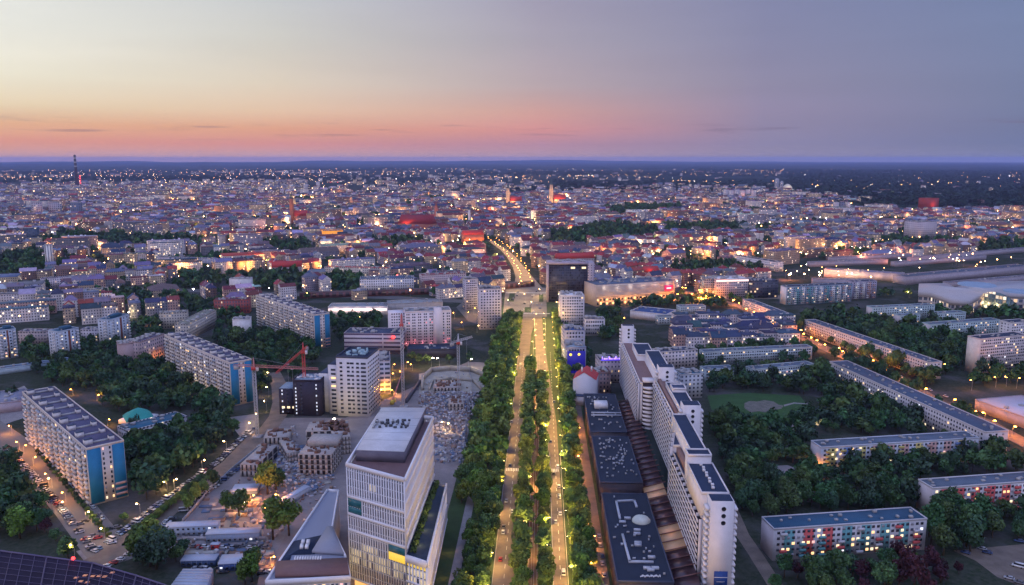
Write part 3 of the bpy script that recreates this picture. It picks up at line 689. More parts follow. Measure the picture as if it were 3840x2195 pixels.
wing(79, 88, 450, 532, 40.5, roof=cbr); MB().prism(avpoly([(71, 416), (71.8, 416), (78.7, 451), (78.8, 531), (71, 531)]), 0, 6).build('low_terrace', M('green_roof', (.035, .05, .045), .95, .3, .3), o)
wing(69.5, 80.5, 540, 662, 36.5, roof=cbr)
m_ = MB(); 
for k in range(12):   # rounded balcony stack facing the camera
    z = 3 + k * 2.85
    pts = [AV(71 + 9.2 * i / 8, 533.5 - 3.2 * sin(pi * i / 8)) for i in range(9)] + [AV(80.2, 536), AV(71, 536)]
    m_.prism([tuple(p) for p in pts], z, z + 1.15)
m_.build('rounded_balconies', cw_, o)
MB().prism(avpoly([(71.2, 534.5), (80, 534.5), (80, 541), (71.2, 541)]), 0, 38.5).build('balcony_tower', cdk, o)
MB().prism(avpoly([(71, 534.2), (80.2, 534.2), (80.2, 542), (71, 542)]), 38.5, 40).build('balcony_tower_top', cw_, o)
wing(71.5, 83.5, 336, 371, 44.5, faces=False, zb=33, roof=dkroof); wing(72, 83.2, 372, 380, 48.2, faces=False, zb=30, roof=dkroof)
wing(76, 84, 381, 445, 44.8, faces=False, zb=30, roof=dkroof)
MB().prism(avpoly([(73.3, 381), (75.8, 381), (75.8, 412), (73.3, 412)]), 33.6, 37.5).build('brown_terrace', cbr, o)
MB().prism(avpoly([(80, 452), (82.2, 452), (82.2, 530), (80, 530)]), 40.7, 42.6).build('brown_terrace', cbr, o)
wing(82.5, 92, 455, 512, 44.8, faces=False, zb=0, roof=dkroof); wing(83.5, 92, 490, 500, 47, faces=False, zb=40)
wing(80.6, 91, 535, 600, 44.8, faces=False, roof=dkroof); wing(75, 88, 602, 640, 41, faces=False, roof=dkroof)
hole = ME('x', (0, 0, 0), 0) if False else M('round_window_dark', (.01, .012, .02), .4)
def endtower(x0, x1, y, h, teeth=True, dep=8, nm='end_tower', zb=0):
    A = avpoly([(x0, y), (x1, y), (x1, y + dep), (x0, y + dep)]); w = MB().prism(A, zb, h).build(nm, cw_, o)
    MB().sheet(avpoly([(x0 + .4, y + .4), (x1 - .4, y + .4), (x1 - .4, y + dep - .4), (x0 + .4, y + dep - .4)]), h + .08).build('roof', dkroof, w)
    c0 = AV((x0 + x1) / 2 + .6, y)
    for k in range(3):
        z = h - 3.4 - k * 3.2; m = MB(); n = 12; rr = 1.0
        vs = [(c0[0] + rr * cos(2 * pi * i / n), c0[1] - .12, z + rr * sin(2 * pi * i / n)) for i in range(n)] + [(c0[0] + rr * cos(2 * pi * i / n), c0[1] + .1, z + rr * sin(2 * pi * i / n)) for i in range(n)]
        m.raw(vs, [tuple(range(n))] + [(i, (i + 1) % n, n + (i + 1) % n, n + i) for i in range(n)]); m.build('round_window', hole, w)
    if teeth:
        m = MB(); z = h - 4
        while z > max(zb, 2):
            for xx, sgn in ((x0, -1), (x1, 1)):
                c = AV(xx + sgn * .9, y + 3.5); m.obox((c[0], c[1], z), (1.8, 5.5, 1.1), -AZ)
            z -= 2.85
        m.build('side_balconies', cw_, w)
    return w
ft = endtower(73.4, 83.4, 325.5, 45.5)
a_ = AV(76.0, 325.3); b_ = AV(81.8, 325.3)
m = MB(); edgebox(m, a_, b_, 5, 13.5, -.1, .15); m.build('blue_banner', M('blue_banner', (.015, .05, .2), .6, .2, .3), ft)
m = MB(); edgebox(m, a_, b_, 10.6, 10.9, .15, .2); edgebox(m, a_ + (b_ - a_) * .2, a_ + (b_ - a_) * .8, 8.6, 8.8, .15, .2); m.build('banner_lines', wht, ft)
endtower(82.3, 92.5, 446, 50.2, dep=9); endtower(80.6, 91.2, 531, 50.2, dep=9); endtower(69.5, 79.5, 668, 50, dep=8)
mb = MB()
for k in range(9):
    c = AV(85 + (k % 3) * 2.5, 340 + k * 3); 
    mb.obox((AV(77.5 + .5 * (k % 2), 341 + k * 3.4)[0], AV(77.5, 341 + k * 3.4)[1], 45.2), (1.2, 1.2, 1), 0)
mb.build('roof_vents', wht, o)
mb = MB()
for k in range(60): c = AV(71.4, 340 + k * 4.2 if k < 24 else 340 + k * 4.2); mb.obox((c[0], c[1], 2.2), (1.6, 2.2, 1.4), -AZ)
mb.build('ground_terraces', cw_, o)
it = []
for k in range(90):
    c = AV(71.9 if random.random() < .7 else 69.4, random.uniform(340, 445) if random.random() < .7 else random.uniform(545, 660))
for q in ((92.03, 455, 512), (91.03, 540, 600)):
    for j in range(13):
        for i in range(14):
            c = AV(q[0], q[1] + (q[2] - q[1]) * (i + .5) / 14); it.append(((c[0], c[1], 3 + j * 3.1), pi / 2 - AZ, (1.6, .1, 1.4), pane(.06)))
repeat(o, 'side_window', it, 0, (0, 0), 0)

# ---- dark low pavilions with cluttered roofs and the glazed arcade behind them
pavw = M('dark_cladding', (.05, .045, .06), .6, .2, .4); pale = M('pale_roof_line', (.38, .4, .46), .8)
def pavilion(label, x0, x1, ya, yb, h, bits, mark):
    t = thing('shopping_pavilion', label, 'pavilion', (0, 0, 0), 0, 'dark flat-roofed pavilions'); occ(AV((x0 + x1) / 2, (ya + yb) / 2), pi / 2 - AZ, (yb - ya) / 2, (x1 - x0) / 2)
    LAND.append((AV((x0 + x1) / 2, (ya + yb) / 2), mark))
    A = avpoly([(x0, ya), (x1, ya), (x1, yb), (x0, yb)]); MB().prism(A, 0, h).build('wall', pavw, t)
    m = MB()
    for (p, q) in ((0, 1), (1, 2), (2, 3), (3, 0)): edgebox(m, A[p], A[q], h - .5, h + .5, -.3, .2)
    m.build('parapet', M('navy_parapet', (.05, .06, .1), .7), t); MB().sheet(avpoly([(x0 + .3, ya + .3), (x1 - .3, ya + .3), (x1 - .3, yb - .3), (x0 + .3, yb - .3)]), h + .06).build('roof', M('navy_roof_felt', (.014, .021, .04), .8, .3, .12), t)
    it = []
    for k in range(bits):
        c = AV(random.uniform(x0 + 2, x1 - 2), random.uniform(ya + 4, yb - 4)); it.append(((c[0], c[1], h + .7), -AZ, (round(random.uniform(.5, 1.5), 1), round(random.uniform(.4, 1.0), 1), .9), random.choice([conc, pale, steel, pale])))
    repeat(t, 'roof_unit', it, 0, (0, 0), 40)
    it = []
    for i in range(int((x1 - x0) / 3)):
        c = AV(x0 + 1.5 + i * 3, ya - .06); it.append(((c[0], c[1], 3), -AZ, (2.4, .1, 2.6), random.choice([LITS[0], GW[0], GW[0], GW[1]])))
    repeat(t, 'shop_window', it, 0, (0, 0), 30)
    return t
P3 = pavilion('dark flat-roofed pavilion nearest the camera, a pale pipe run and small dome on its roof', 33.5, 57.5, 318, 409, 12, 22, 'nearest dark pavilion')
P2 = pavilion('dark flat-roofed pavilion between two others, its roof dotted with many small vents', 33.8, 57.5, 424, 499, 12, 70, 'middle dark pavilion')
P1 = pavilion('dark flat-roofed pavilion with a big white skylight box, farthest of the three', 33.5, 57.5, 508, 594, 12, 40, 'farthest dark pavilion')
mb = MB()
def run(pts, w=1.1, z=12.5):
    for a_, b_ in zip(pts[:-1], pts[1:]):
        a2, b2 = Q(*L('d2', *a_), 12.5), Q(*L('d2', *b_), 12.5); dd = b2 - a2; c = (a2 + b2) / 2; mb.obox((c[0], c[1], z), (float(np.hypot(*dd)) + w * .8, w, .9), atan2(dd[1], dd[0]))
run([(845, 590), (820, 520), (620, 530), (660, 720)]); mb.build('pipe_run', pale, P3); mb = MB(); run([(690, 900), (770, 1195), (1020, 1200)]); mb.build('pipe_run', pale, P3)
c = Q(*L('d2', 895, 740), 12.5); MB().lathe((c[0], c[1], 12.1), [(4.6, 0), (4.6, .6), (3.6, 1.8), (1.8, 2.6), (.3, 3.0)], 14).build('dome', M('dome_cream', (.5, .52, .46), .6), P3)
for (x, y) in ((860, 990), (860, 1015), (745, 720), (690, 760), (850, 850), (850, 890), (1000, 1290), (1050, 1270), (960, 1270), (1010, 1150)):
    c = Q(*L('d2', x, y), 12.5); MB().obox((c[0], c[1], 12.7), (3.2, 1.4, 1.1), -AZ).build('roof_unit', pale, P3)
mb = MB()
for i in range(14):
    c = Q(*L('d2', 895 + i * 16, 1350 + (6 if i % 3 == 0 else 0)), 12.5); mb.obox((c[0], c[1], 12.4), (.45, 1.6 if i % 2 else 1.1, .3), -AZ + .5 * ((i % 3) - 1))
mb.build('roof_sign_strokes', wht, P3)
c = Q(*L('d1', 495, 890), 12.5); MB().obox((c[0], c[1], 14), (9.5, 10, 3.4), -AZ).build('skylight_box', wht, P1)
for k in range(2): c = Q(*L('d1', 560, 970 + k * 30), 12.5); MB().obox((c[0], c[1], 12.8), (21, .9, .9), -AZ).build('duct', pale, P1)
t = thing('glass_arcade', 'brown glazed arcade roof between the dark pavilions and the stepped apartments, glowing in places', 'arcade'); occ(AV(64, 455), pi / 2 - AZ, 140, 6)
arcm = M('arcade_glass', (.06, .028, .034), .3, .4, .4, 0, .5); MB().prism(avpoly([(58.4, 320), (70, 320), (70, 594), (58.4, 594)]), 0, 5.5).build('wall', M('arcade_wall', (.1, .06, .06), .7), t)
fr = MB(); y = 322; i = 0; litp = ME('lit_arcade', (1, .6, .35), .06)
while y < 590:
    isl = y // 8.4 in (42, 43, 44) or abs(y - 418) < 5; dst = MB()
    A, B, Cc, D = AV(58.6, y), AV(69.6, y), AV(69.6, y + 7.6), AV(58.6, y + 7.6)
    dst.raw([(*A, 6.5), (*B, 9.5), (*Cc, 9.5), (*D, 6.5), (*A, 5.6), (*B, 5.6), (*Cc, 5.6), (*D, 5.6)], [(0, 1, 2, 3), (4, 5, 1, 0), (5, 6, 2, 1), (6, 7, 3, 2), (7, 4, 0, 3)])
    dst.build('roof_panel', litp if isl else arcm, t)
    P_, Q_ = AV(58.2, y + 8), AV(71.2, y + 8); fr.tube((*P_, 6.8), (*Q_, 10.2), .3, n=4); y += 8.4
fr.build('ribs', M('rust_steel', (.2, .1, .09), .6), t)
for yy in (350, 372, 392, 418, 560): lightat('arcade_light', (*AV(64, yy), 12), 250, (1, .5, .25), .8, t)

# ---- table of further buildings: (name, label, cat, a, b, h, depth, wall, roof, style, rh, mark, bits)
def cw(n, rgb, **k): return WM('wall_' + n, rgb, **k)
HT = cw('hotel', (.6, .56, .6), pu=3.4, pz=3.1, wf=.5, hf=.52, lit=.03)
def realslab(name, label, a, b, h, d, nf, nc, mark=None, wallc=(.5, .49, .53), colours=None, pw=1.5, group=None, roof=tar, lit=.08, sidec=3, nb=60, cat='apartment block', ends=None):
    wm = M('plaster_%d_%d_%d' % tuple(int(c * 100) for c in wallc), wallc, .85, .15, .3)
    t, A, ang, Lx = setup(name, label, cat, a, b, h, d, group, mark); shell(t, Lx, d, h, wm, roof, .6)
    if ends:
        MB().box(-.12, .1, .5, 0, d - .1, h - .5).build('end_wall_panel', ends, t)
    it = []; fh = (h - 1.5) / nf
    facade(it, 'f', Lx, d, nf, nc, 1.0, fh, pw, fh * .48, lit, .65); facade(it, 'b', Lx, d, nf, nc, 1.0, fh, pw, fh * .48, lit, .65)
    if sidec: facade(it, 'r', Lx, d, nf, sidec, 1.0, fh, pw, fh * .45, lit); facade(it, 'l', Lx, d, nf, sidec, 1.0, fh, pw, fh * .45, lit) if not ends else None
    repeat(t, 'window', it, ang, A, nb)
    if colours:   # painted bands and loggias in colour
        cl = []; r_ = random.Random(len(label))
        for k in range(max(3, int(Lx / 9))):
            x = (k + .5) * Lx / max(3, int(Lx / 9)); mt = r_.choice(colours)
            for j in range(nf):
                if r_.random() < .75: cl.append(((x, -.5, 1.0 + fh * (j + .25)), 0, (3.4, 1.0, fh * .42), mt if r_.random() < .8 else wm))
        repeat(t, 'balcony', cl, ang, A, 60)
        cl = []
        for k in range(max(3, int(Lx / 9))):
            cl.append((((k + 1) * Lx / max(3, int(Lx / 9)) - 2, -.02, h / 2), 0, (5.2, .04, h - 1.6), r_.choice(colours)))
        repeat(t, 'painted_strip', cl[:-1], ang, A, 30)
    roofbits(t, 2, Lx - 2, 2, d - 2, h, int(Lx / 6), conc, (.8, 2), (.6, 1.4), 'roof_vent', 20)
    return t, A, ang, Lx
pk = M('coral_paint', (.55, .1, .1), .85, .1); tq = M('turquoise_paint', (.12, .3, .33), .85, .1); yl = M('yellow_paint', (.5, .42, .15), .85, .1); bl = M('blue_paint', (.12, .2, .42), .85, .1); endc = M('pale_end_panel', (.5, .45, .47), .85, .1)
realslab('apartment_block', 'five-storey block with coral and turquoise balconies and lit windows, nearest on the right', L('c4', 55, 945), L('c4', 1460, 850), 16, 13, 5, 30, 'nearest coral-balconied block', colours=[pk, pk, tq, tq, pk], roof=M('teal_roof_felt', (.03, .085, .15), .85, .25, .15), lit=.24, ends=endc)
realslab('apartment_block', 'five-storey block with blue, yellow and pink painted bays behind a tall tree in the park', L('c4', 490, 195), L('c4', 1935, 105), 16, 12, 5, 40, 'block with yellow and blue bays', wallc=(.45, .48, .56), colours=[yl, bl, pinks, yl], roof=M('grey_blue_roof_felt', (.09, .12, .17), .85, .25, .15), lit=.08, ends=endc)
realslab('apartment_block', 'five-storey block with red balconies cut off by the right edge, behind dark trees', L('c4', 1515, 570), L('c4', 2500, 498), 16, 12, 5, 26, 'block with red balconies', colours=[pk, pk, wht], roof=M('grey_blue_roof_felt', (.09, .12, .17)), lit=.16, ends=endc)
realslab('apartment_block', 'very long five-storey white block with grey-blue roof running diagonally beside the park', L('b4', 590, 785), (3694, 1622), 16, 17, 5, 64, 'long diagonal white block', wallc=(.5, .47, .5), pw=1.4, roof=M('slate_blue_roof', (.06, .085, .14), .85, .2, .15), lit=.07, nb=100)
realslab('apartment_block', 'long five-storey pale block across the orange-lit street, grey-blue roof with white vents', L('b4', 350, 385), L('b4', 1540, 795), 15, 13.4, 5, 60, 'pale diagonal block', wallc=(.5, .47, .48), pw=1.3, roof=M('slate_blue_roof', (.06, .085, .14)), lit=.05, nb=60)
realslab('apartment_block', 'short five-storey pale block at the start of the orange-lit street', L('e2', 1245, 400), L('e2', 1690, 572), 14, 12, 5, 30, 'short pale block', roof=M('slate_blue_roof', (.06, .085, .14)), nb=30)
realslab('apartment_tower', 'eleven-storey white apartment block with blank pale end wall near the right edge', L('b4', 2035, 570), L('b4', 2480, 528), 32, 13.3, 11, 22, 'eleven-storey white block', wallc=(.52, .46, .48), roof=dkroof, ends=M('warm_white_end', (.6, .55, .52), .85), nb=100, lit=.1)
realslab('apartment_block', 'white block half hidden behind the eleven-storey white block at the right edge', L('b4', 2330, 415), L('b4', 2520, 400), 30, 13, 10, 8, None, roof=dkroof, nb=30)
realslab('apartment_block', 'eight-storey blue-grey block with red and white balconies, left half', L('b4', 180, 70), L('b4', 810, 42), 24, 14, 8, 34, 'blue-grey balconied block', wallc=(.2, .28, .38), colours=[wht, pinks, tq], roof=dkroof, nb=50, ends=wht)
realslab('apartment_block', 'eight-storey lilac-grey block standing right behind the blue-grey balconied block', L('b4', 815, 22), L('b4', 1045, 12), 24, 14, 8, 12, None, wallc=(.32, .3, .4), colours=[pinks, wht], roof=dkroof, nb=30)
MINT = (.36, .46, .5)
for (lb, a, b, h, d, nf, nc) in (
    ('low mint-grey block with blank white end left of the white hall', L('b4', 1000, 268), L('b4', 1600, 242), 15, 11, 5, 26),
    ('small mint-grey block just in front of the low block left of the white hall', L('b4', 1268, 345), L('b4', 1460, 335), 13, 11, 4, 10),
    ('small mint-grey block among trees below the white hall', L('b4', 1605, 325), L('b4', 1897, 312), 13, 11, 4, 14),
    ('mint-grey block with pale end wall behind the eleven-storey white block', L('b4', 1560, 432), L('b4', 2222, 385), 15, 12, 5, 28)):
    realslab('apartment_block', lb, a, b, h, d, nf, nc, None, MINT, roof=M('grey_blue_roof_felt', (.09, .12, .17)), nb=20, ends=endc, group='low mint-grey blocks')
for (lb, a, b, h, d, nf, nc) in (
    ('long low mint block in the trees above the lawn, left part', L('b3', 1850, 862), L('b3', 2130, 848), 12, 11, 4, 14),
    ('long low mint block in the trees above the lawn, right part', L('b3', 2310, 862), L('b4', 440, 808), 12, 11, 4, 26),
    ('long mint block with green trees before it, north of the lawn', L('b3', 1840, 695), L('b4', 425, 645), 12, 11, 4, 46),
    ('thin low white strip building behind the courtyard estate', L('e2', 220, 615), L('e2', 1180, 590), 9, 10, 3, 30),
    ('small white low building beside the orange trees', L('e2', 485, 490), L('e2', 800, 480), 9, 12, 3, 12)):
    realslab('apartment_block', lb, a, b, h, d, nf, nc, None, (.4, .47, .52), roof=M('grey_blue_roof_felt', (.09, .12, .17)), nb=16, group='low mint blocks north of the lawn')
# twelve-storey point towers on the left
for (lb, a, b, mk_) in (('slim white and blue point tower cut off by the left edge', L('b1', -20, 490), L('b1', 150, 470), 'point tower at the left edge'),
                        ('slim white and blue point tower with pink lit stairwell, left of the brown tenement', L('b1', 560, 500), L('b1', 752, 460), 'pink-stairwell point tower'),
                        ('slim white and blue point tower beside a bright yellow lamp, farthest of the three', L('b1', 1065, 385), L('b1', 1235, 330), 'farthest point tower')):
    t, A, ang, Lx = realslab('point_tower', lb, a, b, 28, 15, 9, 5, mk_, (.42, .47, .56), None, 1.5, 'white and blue point towers', M('teal_roof_felt', (.05, .1, .16)), .12, 4, 60, 'apartment tower')
    MB().box(Lx * .46, -.25, .5, Lx * .56, 0, 27.5).build('stairwell_strip', brick, t)
    MB().box(Lx * .35, 4, 28.15, Lx * .8, 10, 31).build('lift_housing', M('teal_roof_felt', (.05, .1, .16)), t)
    wb = []
    for j in range(9): wb.append(((1.6, -.6, 2 + j * 2.95), 0, (2.6, 1.2, 1.0), wht)); wb.append(((Lx - 1.6, -.6, 2 + j * 2.95), 0, (2.6, 1.2, 1.0), wht)); wb.append(((-.5, 7, 2 + j * 2.95), pi / 2, (4, 1, 1), wht))
    repeat(t, 'balcony', wb, ang, A, 40)

# ---- residential high-rise beside the cranes, black-brick block, hotel, offices
t, A, ang, Lx = setup('apartment_tower', 'fourteen-storey white tower with dark window grid and dark roof, next to the black-brick block', 'apartment tower', L('b2', 765, 742), L('b2', 1065, 752), 45, 30, None, 'grid-windowed white tower')
hw = M('tower_white', (.58, .56, .6), .8, .08, .4); shell(t, Lx, 30, 45, hw, dkroof, 1.2, M('dark_parapet', (.05, .06, .1), .7))
it = []
for j in range(13):
    z = 3 + j * 3.15
    for (x, w_) in ((3.6, 2.0), (9.2, 2.2), (12.6, 1.6) if j % 3 else (12.0, 3.0), (16.4, 2.2), (20.8, 3.8), (23.0, 2.2)):
        if x + w_ / 2 < Lx - .4: it.append(((x, -.04, z), 0, (w_, .08, 1.5), LITS[0] if random.random() < .03 else GW[0]))
    for k in range(7): it.append(((Lx + .04, 2.2 + k * 4.2, z), pi / 2, (2.6, .08, 1.3), GW[0]))
repeat(t, 'window', it, ang, A, 100)
lw = MB().box(-8, 4, 0, -.02, 26, 38).build('west_wing', hw, t); MB().box(-7.8, 4.3, 38.02, -.3, 25.7, 38.2).build('roof', dkroof, lw)
it = [((-4, 3.96, 2.8 + j * 3.15), 0, (3.6, .08, 1.5), LITS[0] if j in (6, 8) else GW[0]) for j in range(11)]; repeat(t, 'wing_window', it, ang, A, 20)
roofbits(t, 4, Lx - 5, 6, 26, 45, 26, M('pale_cyan_plant', (.3, .42, .48), .6), (1, 3), (.8, 2.2))
low = MB().box(-17, 8, 0, -8.02, 30, 30).build('low_wing', wht, t); MB().box(-16.8, 8.2, 30.02, -8.2, 29.8, 30.2).build('roof', tar, low)
t, A, ang, Lx = setup('brick_block', 'black-brick apartment block with columns of small white windows, behind the red crane mast', 'apartment block', L('d3', 800, 740), L('d3', 1130, 745), 27, 21, None, 'black-brick block')
bb = M('black_brick', (.028, .024, .045), .7, .3, 1); shell(t, Lx, 21, 27, bb, M('pale_plant_roof', (.2, .26, .33), .8, .6, 1), 1.0, bb)
it = []; wl = ME('cool_white_window', (.8, .85, 1), .8)
for j in range(9):
    z = 2 + j * 2.75
    for x in (-9.5, 2, Lx - 3):
        y = 2.96 if x < 0 else -.04
        if x > 0 or j < 7: it.append(((x, y, z), 0, (.9, .08, 1.3), wl if random.random() < .8 else GW[1]))
    for x in (-5.5, 6): it.append(((x, 2.96 if x < 0 else -.04, z), 0, (1.3, .08, 1.3), GW[0])) if (x > 0 or j < 7) else None
    it.append(((Lx + .04, 8, z), pi / 2, (1.2, .08, 1.3), GW[0])); it.append(((Lx + .04, 15, z), pi / 2, (1.2, .08, 1.3), GW[0]))
lw = MB().box(-12, 3, 0, -.02, 21, 20).build('low_wing', bb, t); MB().box(-11.8, 3.2, 20.02, -.2, 20.8, 20.15).build('terrace', M('pale_plant_roof', (.2, .26, .33)), lw)
for k in range(3): it.append(((-9 + k * 4, 2.9, 5.5), 0, (2.2, .1, 1.6), LITS[1]))
repeat(t, 'window', it, ang, A, 80); roofbits(t, 2, Lx - 2, 3, 18, 27, 24, wht, (.8, 2.4), (.6, 1.4))
t, A, ang, Lx = setup('hotel', 'big ten-storey white hotel with paired dark windows and pink lights along its foot', 'hotel', L('d4', 545, 395), L('d4', 1105, 375), 36, 22, None, 'big white hotel')
hm2 = M('hotel_white', (.62, .57, .62), .8, .06, .4); shell(t, Lx, 22, 36, hm2, M('grey_membrane', (.22, .24, .27), .85), .9)
tw_ = MB().box(Lx * .62, -2.2, 0, Lx * .79, -.02, 40).build('stair_tower', hm2, t); MB().box(-15 * Lx / 43, 6, 0, -.02, 24, 34.5).build('west_wing', hm2, t)
it = []
for j in range(11):
    z = 4 + j * 2.95
    for i in range(16):
        x = Lx * (i + .5) / 16 + (.5 if i % 2 == 0 else -.5)
        if not Lx * .61 < x < Lx * .8: it.append(((x, -.04, z), 0, (1.25, .08, 1.4), ME('pink_window', (1, .3, .32), .7) if random.random() < .05 else GW[0]))
    for i in range(6): it.append(((-.8 - 2.4 * i, 5.96, z), 0, (1.25, .08, 1.3), GW[0]))
repeat(t, 'window', it, ang, A, 100)
for f in (.02, .17, .35, .55, .9):
    lightat('pink_uplight', (Lx * f, -1.6, 3), 260, (1, .25, .32), .3, t)
roofbits(t, 2, Lx - 3, 4, 18, 36, 16, conc, (1.5, 5), (1, 3))
for (lb, a, b, h, d, w_, rf, mk_, nf, nc, nm, cat) in (
    ('pale office tower left of the junction with balconies and a vertical strip of dark windows', L('d4', 1445, 118), L('d4', 1715, 112), 46, 20, (.5, .47, .54), dkroof, 'balconied office tower', 14, 7, 'office_tower', 'office tower'),
    ('slim chequered tower standing behind the railway, left of the junction', L('d4', 1275, 0), L('d4', 1428, -6), 39, 16, (.42, .4, .48), tar, 'slim chequered tower', 13, 6, 'office_tower', 'office tower'),
    ('eleven-storey white office block with grey roof plant right of the boulevard', L('e1', 660, 682), L('e1', 945, 680), 41, 26, (.55, .52, .56), wht, 'eleven-storey office block', 12, 9, 'office_block', 'office block'),
    ('low five-storey white wing attached behind the eleven-storey office block', L('e1', 948, 968), L('e1', 1192, 966), 18, 14, (.55, .52, .56), tar, None, 4, 8, 'office_wing', 'office block'),
    ('narrow navy-roofed building in front of the eleven-storey office block', L('e1', 705, 1105), L('e1', 952, 1100), 30, 22, (.4, .38, .44), M('bright_blue_roof', (.03, .07, .2), .7, .3, .4), None, 8, 6, 'office_building', 'office building'),
    ('building with silver cluttered roof above the blue-lit facade beside the boulevard', L('e1', 735, 1312), L('e1', 965, 1305), 25, 26, (.3, .3, .38), M('pale_plant_roof', (.2, .26, .33)), 'blue-lit building', 7, 6, 'office_building', 'office building')):
    t, A, ang, Lx = realslab(nm, lb, a, b, h, d, nf, nc, mk_, w_, None, 1.7, None, rf, .03, 4, 100 if nf > 10 else 40, cat)
    roofbits(t, 2, Lx - 3, 3, d - 3, h, 14, conc, (1.5, 4), (1, 3), seed=3)
    if 'blue-lit' in lb and 'silver' in lb:
        MB().box(0, -.5, 2, Lx * .95, -.12, 22).build('blue_screen', ME('blue_led', (.02, .015, .35), .5), t)
        for (x, z) in ((3, 19), (Lx * .62, 19), (Lx * .62, 10)): MB().lathe((x, -.6, z), [(.2, -1.2), (1.2, -.6), (1.2, .6), (.2, 1.2)], 8).build('yellow_emblem', ME('yellow_glow', (1, .75, .1), 1.4), t)
# dark glass tower at the junction
t, A, ang, Lx = setup('glass_tower', 'black glass office tower between pale end piers, right of the junction', 'office tower', L('e1', 512, 290), L('e1', 985, 290), 52, 30, None, 'black glass tower')
MB().box(.0, .3, 0, Lx, 30, 50).build('wall', WM('black_curtain_wall', (.03, .025, .045), pu=2.4, pz=3.4, wf=.82, hf=.7, lit=.0, glass=(.008, .01, .02), es=.8, var=.1), t)
pier = M('lilac_pier', (.36, .3, .36), .8)
MB().box(-2.2, -.4, 0, -.02, 31, 51).build('west_pier', pier, t); MB().box(Lx + .02, -.4, 0, Lx + 9, 31, 52.5).build('east_pier', cw('pier', (.34, .29, .34), pu=4, pz=3.4, wf=.3, hf=.35, lit=0), t)
MB().box(-2.4, -.6, 51.02, Lx - .02, 31, 53.5).build('roof_band', pier, t)
it = [((Lx * f, .2, 46.5), 0, (5.5, .2, 2.6), LITS[1]) for f in (.62, .9)]; repeat(t, 'lit_window_strip', it, ang, A)
roofbits(t, 2, Lx, 4, 26, 53.4, 18, conc, (2, 5), (1, 2.5))
# shopping gallery with metal screens
t, A, ang, Lx = setup('shopping_gallery', 'long curved-screen shopping gallery with orange-lit ground floors and a pink sign', 'shopping centre', L('e1', 1090, 545), L('e2', 420, 165), 29, 40, None, 'orange-lit shopping gallery')
MB().box(0, 0, 0, Lx, 40, 28.5).build('wall', M('gallery_stone', (.45, .36, .32), .8), t); MB().box(.3, .3, 28.52, Lx - .3, 39.7, 28.9).build('roof', M('blue_grey_roof', (.07, .1, .17), .8, .4, .1), t)
sc_ = MB()
for k in range(9): sc_.box(0, -1.0 - .5 * sin(pi * k / 8), 13 + k * 1.65, Lx, -.1, 14.1 + k * 1.65)
sc_.build('metal_screen', M('silver_screen', (.5, .45, .46), .45, .15, .2), t)
it = []
for i in range(26):
    x = Lx * (i + .5) / 26
    it.append(((x, -.1, 8.6), 0, (2.4, .15, 2.6), GW[0] if i % 3 else LITS[0])); it.append(((x, -.1, 3.6), 0, (2.6, .15, 3.2), LITS[0] if i % 2 else GW[0]))
repeat(t, 'shop_window', it, ang, A, 60)
for i in range(9): lightat('facade_light', (Lx * (i + .5) / 9, -5, 6.5), 3300, (1, .42, .1), .5, t)
for i in range(6): lightat('screen_light', (Lx * (i + .5) / 6, -4, 25), 700, (1, .85, .7), .5, t)
MB().box(Lx * .86, -2.2, 15, Lx * .97, -1.7, 23).build('pink_sign', ME('pink_sign_glow', (1, .02, .14), .55), t)
MB().box(Lx * .885, -2.4, 18, Lx * .945, -2.22, 20).build('sign_lettering', ME('pale_sign_letters', (1, .7, .75), 1.2), t)
roofbits(t, 3, Lx - 3, 5, 36, 28.8, 50, conc, (1.5, 5), (.8, 2.2))
